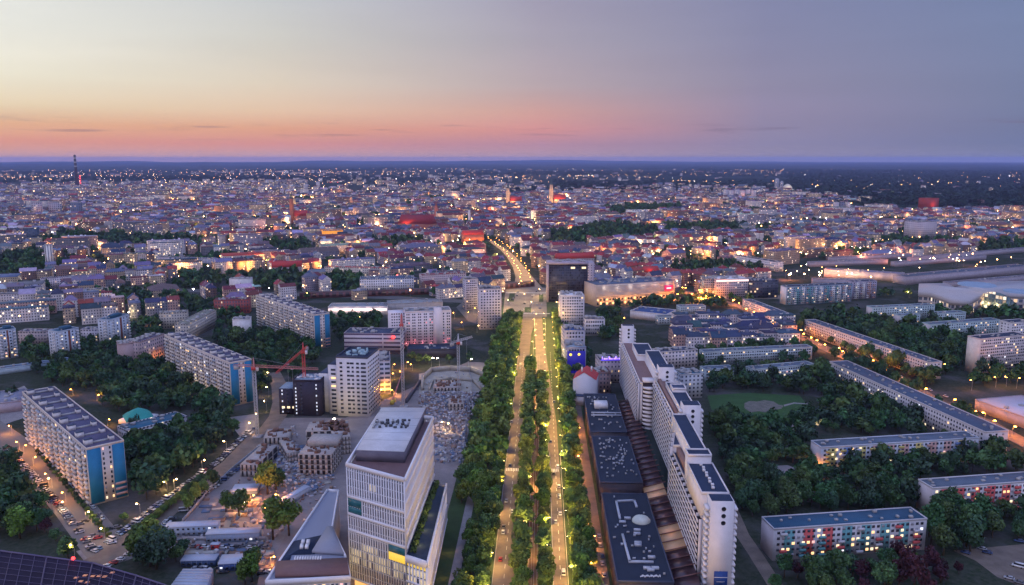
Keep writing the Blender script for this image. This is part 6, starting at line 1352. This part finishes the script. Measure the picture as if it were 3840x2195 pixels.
for tt, x, y, kd, hh_, nm in (('b2', 1680, 840, 'X', 9, 'far side of the excavation'), ('b2', 1757, 840, 'X', 9, 'far side of the excavation'), ('b2', 2050, 850, 'X', 9, 'far side of the excavation'), ('b2', 1310, 870, 'O', 6, 'yard beside the rounded office'), ('b2', 1330, 960, 'O', 6, 'yard beside the rounded office'), ('b2', 1440, 850, 'O', 6, 'yard beside the rounded office'), ('b2', 1500, 870, 'O', 6, 'yard beside the rounded office'), ('b2', 1400, 940, 'O', 6, 'yard beside the rounded office'), ('b2', 1180, 1110, 'O', 5, 'yard beside the rounded office'), ('b2', 1220, 1110, 'O', 5, 'yard beside the rounded office'), ('b2', 1320, 1110, 'O', 5, 'yard beside the rounded office'), ('b2', 2300, 920, 'X', 6, 'excavation'),
     ('e3', 1145, 745, 'P', 7, 'sand pad on the site'), ('e3', 1050, 640, 'O', 5, 'sand pad on the site'), ('e3', 1110, 640, 'O', 5, 'sand pad on the site'), ('e3', 1180, 640, 'O', 5, 'sand pad on the site'), ('e3', 1300, 800, 'O', 7, 'sand pad on the site'), ('e3', 1380, 690, 'O', 6, 'sand pad on the site'), ('e3', 1460, 650, 'O', 6, 'sand pad on the site'), ('e3', 1380, 1270, 'O', 5, 'lower site yard'), ('e3', 340, 500, 'y', 5, 'wood beside the side street'), ('c2', 600, 200, 'X', 5, 'grid-windowed tower'), ('c2', 1530, 260, 'y', 7, 'material yard'), ('c2', 1480, 250, 'y', 7, 'material yard'),
     ('b1', 1000, 1080, 'O', 7, 'dark park'), ('b1', 930, 1160, 'O', 5, 'dark park'), ('b1', 1030, 1400, 'O', 5, 'turquoise tent'), ('b1', 1250, 380, 'X', 9, 'farthest point tower'), ('b1', 700, 1105, 'O', 5, 'dark park'), ('b1', 1450, 440, 'O', 5, 'trees by the tenement'), ('b1', 1400, 175, 'O', 9, 'left suburb'), ('b1', 1690, 165, 'O', 9, 'left suburb'), ('b1', 2035, 155, 'X', 9, 'left suburb'), ('b1', 2335, 90, 'X', 9, 'left suburb'),
     ('d4', 1150, 480, 'G', 8, 'hotel forecourt'), ('d4', 1300, 470, 'O', 8, 'hotel forecourt'), ('d4', 1420, 640, 'y', 8, 'hotel forecourt'), ('d4', 1250, 600, 'O', 8, 'hotel forecourt'), ('d4', 1380, 420, 'G', 8, 'hotel forecourt'), ('b4', 475, 1350, 'X', 5, 'park lawn'), ('b4', 1700, 900, 'O', 9, 'end of the pale block'), ('b4', 2280, 1025, 'O', 9, 'store yard'), ('b4', 2180, 1030, 'O', 9, 'store yard'), ('b4', 1950, 1060, 'O', 9, 'store yard'), ('b4', 2380, 1040, 'O', 9, 'store yard'), ('c4', 850, 1110, 'O', 5, 'nearest coral-balconied block'), ('c4', 175, 1210, 'O', 5, 'nearest coral-balconied block'), ('c4', 405, 440, 'O', 3, 'park'), ('b2', 710, 300, 'O', 8, 'west end of the retail hall'), ('b2', 700, 330, 'O', 8, 'west end of the retail hall'), ('b2', 1010, 420, 'y', 8, 'retail hall'), ('b3', 1060, 430, 'O', 8, 'neon building'), ('b4', 60, 110, 'O', 8, 'blue-grey block'), ('b4', 1350, 170, 'y', 8, 'white station mall'), ('b4', 1200, 140, 'y', 8, 'white station mall'), ('b4', 1560, 190, 'O', 8, 'white station mall')):
    LAMPS.append((*G(tt, x, y), kd, hh_, nm))
LK_ = {'Y': (lampW, (1, .58, .14), 10500), 'y': (lampW, (1, .56, .2), 3200), 'O': (lampO, (1, .34, .05), 5200), 'X': (lampC, (1, .74, .32), 7000), 'W': (lampW, (1, .68, .3), 1300)}
hm_ = {}
LK_['S'] = (ME('lamp_glow_deep_orange', (1, .33, .04), 60), (1, .28, .02), 8500); LK_['P'] = (lampC, (1, .62, .25), 2600); LK_['G'] = (lampO, (1, .52, .12), 8500); LK_['J'] = (lampW, (1, .64, .24), 17000)
hoodm = M('lamp_hood', (.12, .12, .13), .5)
for k_, (m_, c_, e_) in LK_.items(): hm_[k_] = MB().lathe((0, 0, -.3), [(.12, 0), (.8 if k_ in 'XS' else .42, .15), (.8 if k_ in 'XS' else .42, .4), (.1, .6)], 8).mesh('lamp_head', [m_])
pm = MB().tube((0, 0, 0), (0, 0, 1), .11, .07, 6).mesh('pole', [steel]); am = MB().tube((0, 0, 0), (1.5, 0, .1), .06, .05, 5).mesh('arm', [steel]); ldat = {}
hm_['Y'] = MB().lathe((0, 0, -.3), [(.1, 0), (.3, .08), (.3, .16)], 8, 0).lathe((0, 0, -.13), [(.34, 0), (.36, .1), (.2, .32), (.05, .4)], 8, 1).mesh('lamp_head', [lampW, hoodm])
for k_, (m_, c_, e_) in LK_.items():
    l = bpy.data.lights.new('lamp_light', 'POINT'); l.energy = e_; l.color = c_; l.shadow_soft_size = .3; ldat[k_] = l
cnt = {}
def putlamp(x, y, kd, hh_, nm, light=True, ld=None):
    cnt[nm] = cnt.get(nm, 0) + 1; col = {'Y': 'hooded warm', 'y': 'warm', 'O': 'orange', 'X': 'brilliant', 'W': 'yellow', 'S': 'orange', 'P': 'bright', 'G': 'golden', 'J': 'tall bright'}[kd]
    t = thing('street_lamp', '%s street lamp, %s nearest by the %s' % (col, ordn(cnt[nm]), nm), 'street lamp', (x, y, 0), random.choice((0, pi)) if 'boulevard' not in nm else (0 if 'west kerb' in nm else pi), 'lamps at the ' + nm)
    for me, nme, loc, sc in ((pm, 'pole', (0, 0, 0), (1, 1, hh_)), (am, 'arm', (0, 0, hh_ - .12), (1, 1, 1)), (hm_[kd], 'lamp_head', (1.6, 0, hh_), (1, 1, 1))):
        o = bpy.data.objects.new(nme, me); C.objects.link(o); o.parent = t; o.location = loc; o.scale = sc
    if light: o = bpy.data.objects.new('lamp_light', ld or ldat[kd]); C.objects.link(o); o.parent = t; o.location = (1.6, 0, hh_ - .9)
LAMPS.sort(key=lambda q: hypot(q[0], q[1]))
for (x, y, kd, hh_, nm) in LAMPS: putlamp(x, y, kd, hh_, nm)
NL = len(LAMPS)

# ================================================================== CARS
def car_parts(kind):
    L_, W_, h_ = (4.4, 1.8, 1.45) if kind == 'car' else (5.2, 2.0, 2.2)
    b = MB(); prof = [(-L_ / 2, .35), (-L_ / 2, .85), (-L_ / 2 + .3, .95), (L_ / 2 - 1.1, .9), (L_ / 2 - .1, .72), (L_ / 2, .35)] if kind == 'car' else [(-L_ / 2, .35), (-L_ / 2, 1.2), (L_ / 2 - 1.0, 1.15), (L_ / 2 - .1, .9), (L_ / 2, .35)]
    n = len(prof); vs = [(x, -W_ / 2, z) for x, z in prof] + [(x, W_ / 2, z) for x, z in prof]
    b.raw(vs, [tuple(range(n)), tuple(range(2 * n - 1, n - 1, -1))] + [(i, i + n, (i + 1) % n + n, (i + 1) % n) for i in range(n)])
    cab = [(-L_ * .42, .9), (-L_ * .33, h_), (L_ * .08, h_), (L_ * .26, .9)] if kind == 'car' else [(-L_ * .49, 1.15), (-L_ * .47, h_), (L_ * .22, h_), (L_ * .34, 1.12)]
    w2 = W_ / 2 - .1; g = MB(); vs = [(x, -w2 if i in (0, 3) else -w2 + .12, z) for i, (x, z) in enumerate(cab)] + [(x, w2 if i in (0, 3) else w2 - .12, z) for i, (x, z) in enumerate(cab)]
    g.raw(vs, [(0, 1, 2, 3), (7, 6, 5, 4), (0, 4, 5, 1), (2, 6, 7, 3), (3, 7, 4, 0)])
    r = MB().box(cab[1][0] - .03, -w2 + .1, h_ - .02, cab[2][0] + .03, w2 - .1, h_ + .05); return b, g, r, L_, W_
CARC = [('white', (.6, .6, .62)), ('silver', (.35, .36, .4)), ('black', (.02, .02, .025)), ('dark blue', (.03, .06, .16)), ('red', (.35, .03, .03)), ('grey', (.14, .14, .16)), ('pale blue', (.25, .33, .42))]
CM = {}; whl = MB(); whl.tube((0, -.1, 0), (0, .1, 0), .32, .32, 8); whm = whl.mesh('wheel', [M('tyre', (.02, .02, .02), .9)])
for kd in ('car', 'van'):
    for cn, rgb in CARC:
        b, g, r, L_, W_ = car_parts(kd); pm_ = M('car_paint_' + cn.replace(' ', '_'), rgb, .3, .03, 1, .2, .6); CM[kd, cn] = (b.mesh('body', [pm_]), g.mesh('windows', [glassd]), r.mesh('roof', [pm_]), L_, W_)
NC = 0
def putcar(x, y, ang, where, cn=None, kd='car'):
    global NC
    if not inview(x, y, 0): return
    cn = cn or random.choices([c[0] for c in CARC], [3, 3, 2.5, 1.5, .8, 2, 1])[0]; NC += 1; key = (cn, where); cnt[key] = cnt.get(key, 0) + 1
    t = thing('parked_car' if kd == 'car' else 'parked_van', '%s %s %s, %s nearest of its colour' % (cn, kd, where, ordn(cnt[key])), kd, (x, y, .14), ang, 'cars ' + where)
    bm_, gm_, rm_, L_, W_ = CM[kd, cn]
    for nm, me in (('body', bm_), ('windows', gm_), ('roof', rm_)): o = bpy.data.objects.new(nm, me); C.objects.link(o); o.parent = t
    if hypot(x, y) < 640:
        for sx in (-L_ * .31, L_ * .31):
            for sy in (-W_ / 2, W_ / 2): o = bpy.data.objects.new('wheel', whm); C.objects.link(o); o.parent = t; o.location = (sx, sy, .32)
def rowcars(pts, off, step, ang_off, where, p=.85):
    for a_, b_ in zip(pts[:-1], pts[1:]):
        d = b_ - a_; ln = np.hypot(*d); d /= ln; nn = np.array((-d[1], d[0])); u = step / 2
        while u < ln:
            if random.random() < p: c = a_ + d * u + nn * off; putcar(c[0], c[1], atan2(d[1], d[0]) + ang_off + random.choice((0, pi)) + random.uniform(-.04, .04), where, kd='van' if random.random() < .08 else 'car')
            u += step
PTS = []
rowcars(dstreet[1:8], 9.0, 3.1, pi / 2 - .3, 'in the side street left row', .9); rowcars(dstreet[0:7], -9.2, 3.6, pi / 2 + .3, 'in the side street right row', .75)
rowcars(lstreet[1:5], -5.5, 3.3, pi / 2, 'in the parking street middle row', .75); rowcars(lstreet[1:5], 7.8, 6.0, 0, 'by the parking street slab', .45)
for (tt, x, y) in (('c1', 860, 1010), ('c1', 900, 1030), ('c1', 830, 1035), ('c1', 940, 960), ('c1', 1000, 950), ('c1', 1080, 930), ('c1', 1520, 900), ('c1', 740, 900), ('c1', 780, 880), ('c1', 1030, 1075)): p = G(tt, x, y); putcar(p[0], p[1], random.uniform(.3, .8), 'at the crossing')
for (tt, x, y) in (('c4', 1810, 1165), ('c4', 1960, 1130), ('c4', 2010, 1165), ('c4', 2300, 1060), ('c4', 2210, 1400), ('c4', 2300, 1440), ('c4', 680, 1340), ('c4', 800, 1330), ('c4', 510, 1420)): p = G(tt, x, y); putcar(p[0], p[1], random.uniform(2.2, 2.8), 'on the lower right lot')
p = G('c4', 2290, 1290); putcar(p[0], p[1], 2.5, 'on the lower right lot', 'white', 'van')
for k in range(13): p = AV(30.4 + random.uniform(-.3, .3), 268 + k * 9.5 + random.uniform(-2, 2)); putcar(p[0], p[1], pi / 2 - AZ, 'beside the dark pavilions', kd='car')
for k in range(22):
    X_ = random.choice((-18.5, -14, 8.6, 11.4)); p = AV(X_, random.uniform(262, 480 if X_ > 0 else 760)); putcar(p[0], p[1], pi / 2 - AZ, 'driving on the boulevard')
for k in range(26):
    p = AV(random.uniform(-42, 5), random.uniform(965, 1165)); putcar(p[0], p[1], pi / 2 - AZ + random.choice((0, 0, 0, pi / 2)), 'on the boulevard junction')
for (X, Y) in ((13.6 - 2.2, 345), (7.2, 300), (7.5, 520), (-14.5, 410), (-20.5, 560), (11.2, 610), (9.8, 700), (-14, 640)): p = AV(X, Y); putcar(p[0], p[1], pi / 2 - AZ, 'driving on the boulevard', 'white' if X > 11 and Y < 350 else None, 'van' if Y == 345 else 'car')
for (x, y) in ((720, 1080), (900, 1090), (1040, 1085), (1210, 1080), (1330, 1085), (1080, 1070), (460, 1030), (340, 830), (390, 800)): p = G('e3', x, y); putcar(p[0], p[1], random.uniform(-.2, .3), 'along the site road')
for k in range(26):
    p = G('e3', random.uniform(600, 1420), random.choice((1080, 1290, 1340)) + random.uniform(-14, 14)); putcar(p[0], p[1], random.uniform(-.3, .4), 'in the lower site yard')
for k in range(14):
    p = G('b4', 60 + k * 150 + random.uniform(-20, 20), 440 + k * 62); 
    putcar(p[0], p[1], -1.35, 'on the orange-lit street')

# ================================================================== CITY INFILL
rnd = random.Random(5)
NOB = [[tuple(G('f', *p)) for p in q] for q in (
    [(-80, 815), (250, 805), (520, 775), (620, 765), (820, 750), (1290, 745), (1360, 755), (1700, 745), (1900, 722), (2620, 722), (2620, 1600), (-400, 1600)],
    [(1900, 662), (2040, 650), (2620, 625), (2620, 760), (1900, 735)])]
NOB.append([tuple(p) for p in (AV(-62, 900), AV(28, 900), AV(30, 1200), AV(-62, 1240))])
WALLS = [('beige', (.36, .28, .22)), ('pale pink', (.42, .27, .25)), ('lilac-grey', (.27, .25, .33)), ('white', (.6, .56, .58)), ('brown', (.18, .11, .1)), ('cream', (.46, .37, .27)), ('grey', (.17, .17, .21)), ('white', (.5, .48, .53))]
ROOFS = [('red', (.26, .05, .05)), ('dark red', (.14, .035, .045)), ('slate', (.04, .05, .09)), ('lilac', (.15, .14, .22)), ('brown', (.13, .08, .09)), ('grey', (.1, .11, .15)), ('pale', (.36, .35, .4))]
HOUSES = []; INL = []; ITREES = []
def zone_ok(c, mar=4):
    c = np.atleast_2d(c)
    k = free(c, mar)
    for z in ZW + NOB: k &= ~inpoly(c, z)
    return k
def place(cx, cy, a, w, d, h, old, style=None):
    HOUSES.append((cx, cy, a, w, d, h, old, style))
bw, bd, st = 84, 70, 15
for iy in range(-2, 52):
    for ix in range(-40, 41):
        gx = ix * (bw + st) + (iy % 2) * 20; gy = 950 + iy * (bd + st)
        D = hypot(gx, gy)
        if D < 930 or D > 4300 or not inview(gx, gy, 10): continue
        a = .12 + .28 * sin(gx / 800 + 1.3) + .2 * sin(gy / 650)
        c = np.array((gx, gy)); old = toAV(c)[0] > -430 and toAV(c)[0] < 480 and 1150 < D < 2900
        far_right = gx / gy > .42 and D > 3300
        if far_right: continue
        q = rnd.random(); ca, sa = cos(a), sin(a)
        def loc(u, v): return (gx + u * ca - v * sa, gy + u * sa + v * ca)
        if q < (.08 if old else .14):
            for _ in range(34): ITREES.append(loc(rnd.uniform(-40, 40), rnd.uniform(-34, 34)))
        elif q < (.14 if old else .3):
            hh_ = rnd.choice((16, 16, 32)); 
            for v in (-24, 22): place(*loc(rnd.uniform(-6, 6), v), a, rnd.uniform(50, 74), 12, hh_, False, 'flat')
            for _ in range(14): ITREES.append(loc(rnd.uniform(-40, 40), rnd.uniform(-14, 14)))
        elif q < .44:
            place(*loc(0, 0), a, rnd.uniform(34, 78), rnd.uniform(18, 52), rnd.uniform(9, 26), old, 'flat' if rnd.random() < .6 else None)
            for _ in range(6): ITREES.append(loc(rnd.uniform(-42, 42), rnd.choice((-35, 34))))
        else:
            hb = rnd.uniform(13, 20)
            for sgn in (-1, 1):
                u = -bw / 2 + 2
                while u < bw / 2 - 12:
                    w = rnd.uniform(13, 27)
                    if rnd.random() < .88: place(*loc(u + w / 2, sgn * (bd / 2 - 7)), a, min(w, bw / 2 - u), 12.5, hb + rnd.uniform(-2.5, 2.5), old)
                    u += w + .15
                v = -bd / 2 + 15
                while v < bd / 2 - 24:
                    w = rnd.uniform(13, 24)
                    if rnd.random() < .85: place(*loc(sgn * (bw / 2 - 7), v + w / 2), a + pi / 2, w, 12.5, hb + rnd.uniform(-2.5, 2.5), old)
                    v += w + .15
            if rnd.random() < .5: place(*loc(rnd.uniform(-12, 12), rnd.uniform(-6, 6)), a, rnd.uniform(16, 30), 11, rnd.uniform(6, 14), old)
            for _ in range(rnd.choice((3, 6, 12))): ITREES.append(loc(rnd.uniform(-24, 24), rnd.uniform(-16, 16)))
        for (u, v) in ((-bw / 2 - 6, -bd / 2 - 6), (0, -bd / 2 - 6), (-bw / 2 - 6, 8)):
            if rnd.random() < .8: INL.append(loc(u + rnd.uniform(-6, 6), v))
# courtyard estate right of the middle
ex, ey = G('e2', 1050, 860); est = []
for iy in range(5):
    for ix in range(9):
        p = G('e2', 480 + ix * 160 + rnd.uniform(-30, 30), 720 + iy * 62 + rnd.uniform(-12, 12))
        if iy in (1, 3) and ix % 3 == 1: continue
        est.append((p[0], p[1], .1, rnd.uniform(15, 24), 13, rnd.uniform(10, 15), False, 'estate'))
HC = np.array([(h[0], h[1]) for h in HOUSES]); ok = zone_ok(HC, 7); HOUSES = [h for h, k in zip(HOUSES, ok) if k] + est
HOUSES.sort(key=lambda h: h[0] ** 2 + h[1] ** 2)
wallA = WM('city_wall', None, pu=2.9, pz=3.3, wf=.42, hf=.48, lit=.13, es=2.6, var=.3); roofA = ATT('city_roof', .85, .2, .35)
wallF = WM('far_city_wall', None, pu=5, pz=4.5, wf=.45, hf=.5, lit=.16, es=3.0, var=.3)
def houseparts(h, r):
    cx, cy, a, w, d, hh_, old, style = h
    if style == 'estate': wn_, wc = ('pale lilac-white', (.5, .47, .53)) if r.random() < .75 else WALLS[1]; rn_, rc = ('dark blue', (.05, .07, .12)) if r.random() < .6 else ROOFS[2]
    else:
        wn_, wc = r.choice(WALLS)
        rn_, rc = r.choices(ROOFS, [4, 4, 1.6, 2, 2.5, 1.2, .7] if old else [.9, 1.6, 2.6, 2.6, 2.2, 2.2, 1.3])[0]
    j = r.uniform(.8, 1.2); wc = tuple(c * j for c in wc); rc = tuple(c * r.uniform(.8, 1.25) for c in rc)
    flat = style == 'flat' or (style == 'estate' and r.random() < .5) or (not old and r.random() < .25); return wn_, wc, rn_, rc, flat
def house_mesh(wm_, rm, h, wc, rc, flat, r, wmi=0, rmi=0):
    cx, cy, a, w, d, hh_, old, style = h; ca, sa = cos(a), sin(a)
    def tr(vs): v = np.array(vs, float); return np.stack([v[:, 0] * ca - v[:, 1] * sa + cx, v[:, 0] * sa + v[:, 1] * ca + cy, v[:, 2]], 1)
    x, y = w / 2, d / 2
    vs = [(-x, -y, 0), (x, -y, 0), (x, y, 0), (-x, y, 0), (-x, -y, hh_), (x, -y, hh_), (x, y, hh_), (-x, y, hh_)]
    wm_.raw(tr(vs), [(0, 1, 5, 4), (1, 2, 6, 5), (2, 3, 7, 6), (3, 0, 4, 7)], wmi, wc)
    if flat:
        vs = [(-x - .2, -y - .2, hh_ + .02), (x + .2, -y - .2, hh_ + .02), (x + .2, y + .2, hh_ + .02), (-x - .2, y + .2, hh_ + .02)]; vs += [(p[0], p[1], hh_ + .9) for p in vs]
        rm.raw(tr(vs), [(4, 5, 6, 7), (0, 1, 5, 4), (1, 2, 6, 5), (2, 3, 7, 6), (3, 0, 4, 7)], rmi, rc)
        for _ in range(max(1, int(w / 16))):
            bx, by = r.uniform(-x * .8, x * .8), r.uniform(-y * .6, y * .6); bs = r.uniform(1, 2.6); bh = r.uniform(1.2, 3)
            vs = [(bx - bs, by - bs * .7, hh_ + .9), (bx + bs, by - bs * .7, hh_ + .9), (bx + bs, by + bs * .7, hh_ + .9), (bx - bs, by + bs * .7, hh_ + .9)]; vs += [(p[0], p[1], hh_ + .9 + bh) for p in vs]
            rm.raw(tr(vs), [(4, 5, 6, 7), (0, 1, 5, 4), (1, 2, 6, 5), (2, 3, 7, 6), (3, 0, 4, 7)], rmi, tuple(c * 1.6 + .05 for c in rc))
    else:
        rh = min(6.5, d * r.uniform(.32, .5)); o_ = .4; hip = r.random() < .25; k = x - (d * .4 if hip else 0) + (0 if hip else o_)
        vs = [(-x - o_, -y - o_, hh_), (x + o_, -y - o_, hh_), (x + o_, y + o_, hh_), (-x - o_, y + o_, hh_), (-k, 0, hh_ + rh), (k, 0, hh_ + rh)]
        rm.raw(tr(vs), [(0, 1, 5, 4), (2, 3, 4, 5)], rmi, rc); rm.raw(tr(vs), [(3, 0, 4), (1, 2, 5)], rmi, rc if hip else wc)
        for _ in range(max(1, int(w / 11))):
            bx, by = r.uniform(-x * .8, x * .8), r.choice((-1, 1)) * y * .3; bz = hh_ + rh * .6
            vs = [(bx - .6, by - .5, bz), (bx + .6, by - .5, bz), (bx + .6, by + .5, bz), (bx - .6, by + .5, bz)]; vs += [(p[0], p[1], bz + 3.0) for p in vs]
            rm.raw(tr(vs), [(4, 5, 6, 7), (0, 1, 5, 4), (1, 2, 6, 5), (2, 3, 7, 6), (3, 0, 4, 7)], rmi, (.3, .2, .2))
LP = np.array([l[0] for l in LAND]); lc = {}
ind = []; rest = []
for h in HOUSES:
    if not inview(h[0], h[1], h[5]): continue
    (ind if len(ind) < 300 else rest).append(h)
nearl = [int(np.argmin(np.hypot(LP[:, 0] - h[0], LP[:, 1] - h[1]))) for h in ind]
order = sorted(range(len(ind)), key=lambda i: hypot(ind[i][0] - LP[nearl[i]][0], ind[i][1] - LP[nearl[i]][1]))
for i in order:
    h = ind[i]; r = random.Random(i); wn_, wc, rn_, rc, flat = houseparts(h, r); k = nearl[i]; lc[k] = lc.get(k, 0) + 1
    wm_, rm = MB(), MB(); h0 = (0, 0, 0) + h[3:]; house_mesh(wm_, rm, h0, wc, rc, flat, r); kind = 'estate house' if h[7] == 'estate' else ('block' if flat else 'tenement')
    t = wm_.build(kind.replace(' ', '_'), wallA, None, (h[0], h[1], 0)); t.rotation_euler = (0, 0, h[2]); rm.build('roof', roofA, t)
    tag(t, '%s %s, %s roof, %s nearest the %s' % (wn_, kind, rn_, ordn(lc[k]), LAND[k][1]), 'house' if not flat else 'building', 'city houses around the ' + LAND[k][1])
MBX = MB()
for i, h in enumerate(rest):
    r = random.Random(1000 + i); wn_, wc, rn_, rc, flat = houseparts(h, r); house_mesh(MBX, MBX, h, wc, rc, flat, r, 0, 1)
# outer suburbs
K = 0
for _ in range(26000):
    az_ = rnd.uniform(-.66, .66); D = 4100 + 10500 * rnd.random() ** 1.5; x, y = D * sin(az_), D * cos(az_)
    dens = .5 + .5 * sin(x / 900 + 2) * sin(y / 1100 + 1) + .25 * sin(x / 260) * cos(y / 330)
    lim = 7200 if az_ < -.25 else (5600 if az_ < .05 else (4700 + 900 * sin(az_ * 9)))
    if D > lim: dens *= .10 if az_ < 0 else .05
    if az_ > .33 and D > 3300: dens *= .25
    if dens < rnd.random() or not inview(x, y, 5): continue
    K += 1
    if K > 6500: break
    w = rnd.uniform(14, 60); h = (x, y, rnd.uniform(0, 3), w, rnd.uniform(11, 24), rnd.choice((8, 10, 13, 16, 16, 28)), False, 'flat' if rnd.random() < .4 else None)
    r = random.Random(9000 + K); wn_, wc, rn_, rc, flat = houseparts(h, r); house_mesh(MBX, MBX, h, wc, rc, flat, r, 2, 1)
tag(MBX.build('distant_houses', [wallA, roofA, wallF]), kind='stuff')
itp = np.array(ITREES); itp = itp[zone_ok(itp, 2)]; itp = [(p[0], p[1], RN.uniform(.6, 1.25), RN.uniform(.8, 1.15), '', 0) for p in itp if inview(p[0], p[1])]
merged_trees([q for q in itp if hypot(q[0], q[1]) < 2200], 'city_trees', 80, 1.4, seed0=300); merged_trees([q for q in itp if hypot(q[0], q[1]) >= 2200], 'far_city_trees', 22, 3.2, trunk=False, seed0=400)
# woods on the plain behind the city
FT = []
for _ in range(60000):
    az_ = rnd.uniform(-.64, .64); D = 3500 + 11500 * rnd.random() ** 1.3; x, y = D * sin(az_), D * cos(az_)
    dens = -.25 + .6 * sin(x / 1300 + .6) * sin(y / 900 + 2.2)
    if az_ > .05 and D > 4700: dens += .6
    if az_ > .33 and D > 3500: dens += .75
    if az_ < .05 and D > 6500: dens += .35
    if dens > rnd.random(): FT.append((x, y, rnd.uniform(1.6, 3.2), rnd.uniform(.35, .6), '', 0))
    if len(FT) > 15000: break
merged_trees(FT, 'far_woods', 14, 4.0, trunk=False, seed0=500, tint=(.016, .036, .026))

# ---- street lamps of the city: nearest ones as things, the rest as stuff
IL = np.array(INL); IL = IL[zone_ok(IL, 1)]; IL = sorted([tuple(p) for p in IL if inview(p[0], p[1])], key=lambda p: hypot(*p))
l2 = bpy.data.lights.new('city_lamp_light', 'POINT'); l2.energy = 5200; l2.color = (1, .42, .12); l2.shadow_soft_size = .5
n_ind = max(0, 300 - NL)
for i, p in enumerate(IL[:n_ind]):
    k = int(np.argmin(np.hypot(LP[:, 0] - p[0], LP[:, 1] - p[1]))); putlamp(p[0], p[1], 'O' if rnd.random() < .7 else 'y', 8.5, LAND[k][1], i % 3 != 2, l2)
hv = np.array([(1, 0, 0), (0, 1, 0), (-1, 0, 0), (0, -1, 0), (0, 0, 1), (0, 0, -1)]) * 1.0; hf = [(0, 1, 4), (1, 2, 4), (2, 3, 4), (3, 0, 4), (1, 0, 5), (2, 1, 5), (3, 2, 5), (0, 3, 5)]
m = MB(); far = list(IL[n_ind:])
for _ in range(4200):
    az_ = rnd.uniform(-.62, .62); D = 3900 + 12000 * rnd.random() ** 1.4; x, y = D * sin(az_), D * cos(az_)
    dens = .3 + .5 * sin(x / 700 + 1) * sin(y / 800 + 4) + (.45 if az_ < -.2 else 0) + (-.1 if az_ > .1 and D < 8000 else 0)
    if dens > rnd.random(): far.append((x, y))
for (x0, y0, x1, y1, n_) in ((10, 444, 200, 440, 40), (340, 452, 470, 450, 30), (1415, 440, 1500, 438, 20), (1500, 438, 1600, 434, 22), (1670, 453, 1800, 456, 30), (2380, 440, 2520, 441, 26), (960, 429, 1060, 427, 20), (1800, 424, 1960, 428, 22), (210, 590, 320, 520, 22), (600, 505, 720, 500, 16), (1800, 510, 1960, 500, 18)):
    for k in range(n_): f = rnd.random(); p = G('f', x0 + (x1 - x0) * f, y0 + (y1 - y0) * f + rnd.uniform(-1.5, 1.5)); far.append((p[0] + rnd.gauss(0, 12), p[1] + rnd.gauss(0, 40)))
for (x0, y0, w_, h_, n_) in ((2060, 690, 230, 22, 34), (2330, 660, 230, 30, 26), (2110, 630, 280, 26, 34), (1000, 560, 300, 60, 50), (800, 545, 120, 30, 16), (1300, 605, 160, 30, 18), (1840, 505, 120, 20, 20), (1480, 640, 500, 60, 30), (1080, 620, 180, 30, 20)):
    for k in range(n_): p = G('f', x0 + rnd.gauss(0, w_ / 3), y0 + rnd.gauss(0, h_ / 3)); far.append(tuple(p))
hm3 = [ME('far_lamp_orange', (1, .45, .14), 42), ME('far_lamp_warm', (1, .6, .28), 36), ME('far_lamp_white', (1, .92, .85), 36), ME('far_lamp_red', (1, .06, .05), 20)]
for p in far:
    D = hypot(*p); r_ = rnd.choice((.5, .7, 1.1)) * (1 if D < 2500 else 1.5); z = rnd.uniform(8, 12)
    m.raw([(p[0] - .12, p[1], 0), (p[0] + .12, p[1], 0), (p[0], p[1], z)], [(0, 1, 2)], 4)
    m.raw(hv * r_ + np.array((p[0], p[1], z)), hf, rnd.choices((0, 1, 2, 3), (6, 4, 1.4, .15))[0])
dsl = tag(m.build('distant_street_lamps', hm3 + [steel]), kind='stuff')
glow = []
for (nm_, c_, e_) in (('g1', (1, .4, .09), 66000), ('g2', (1, .55, .22), 42000), ('g3', (1, .28, .1), 52000)):
    l = bpy.data.lights.new('lamp_light', 'POINT'); l.energy = e_; l.color = c_; l.shadow_soft_size = .6; glow.append(l)
mid = [p for p in far if hypot(*p) < 5200]; rnd.shuffle(mid)
for p in mid[:400]:
    g = rnd.choices(glow, (5, 3, 1.2))[0]; o_ = bpy.data.objects.new('lamp_light', g); C.objects.link(o_); o_.parent = dsl; o_.location = (p[0], p[1] - 1.5, 13)
print('trees', len(VT), 'houses', len(HOUSES), 'lamps', NL, len(IL), 'far lamps', len(far), 'cars', NC, 'objs', len(bpy.data.objects))

# ================================================================== HAZE

hb = MB(); hb.box(-52000, -50500, -1.5, 52000, 52000, 262)
hmz = bpy.data.materials.new('haze_volume'); hmz.use_nodes = True; hmz.cycles.homogeneous_volume = True; tt = hmz.node_tree
for n in list(tt.nodes): tt.nodes.remove(n)
pv = tt.nodes.new('ShaderNodeVolumePrincipled'); ou = tt.nodes.new('ShaderNodeOutputMaterial'); tt.links.new(pv.outputs[0], ou.inputs['Volume'])
pv.inputs['Color'].default_value = (.40, .50, .98, 1); pv.inputs['Density'].default_value = 2.8e-5; pv.inputs['Anisotropy'].default_value = 0
tag(hb.build('haze', hmz), kind='stuff')
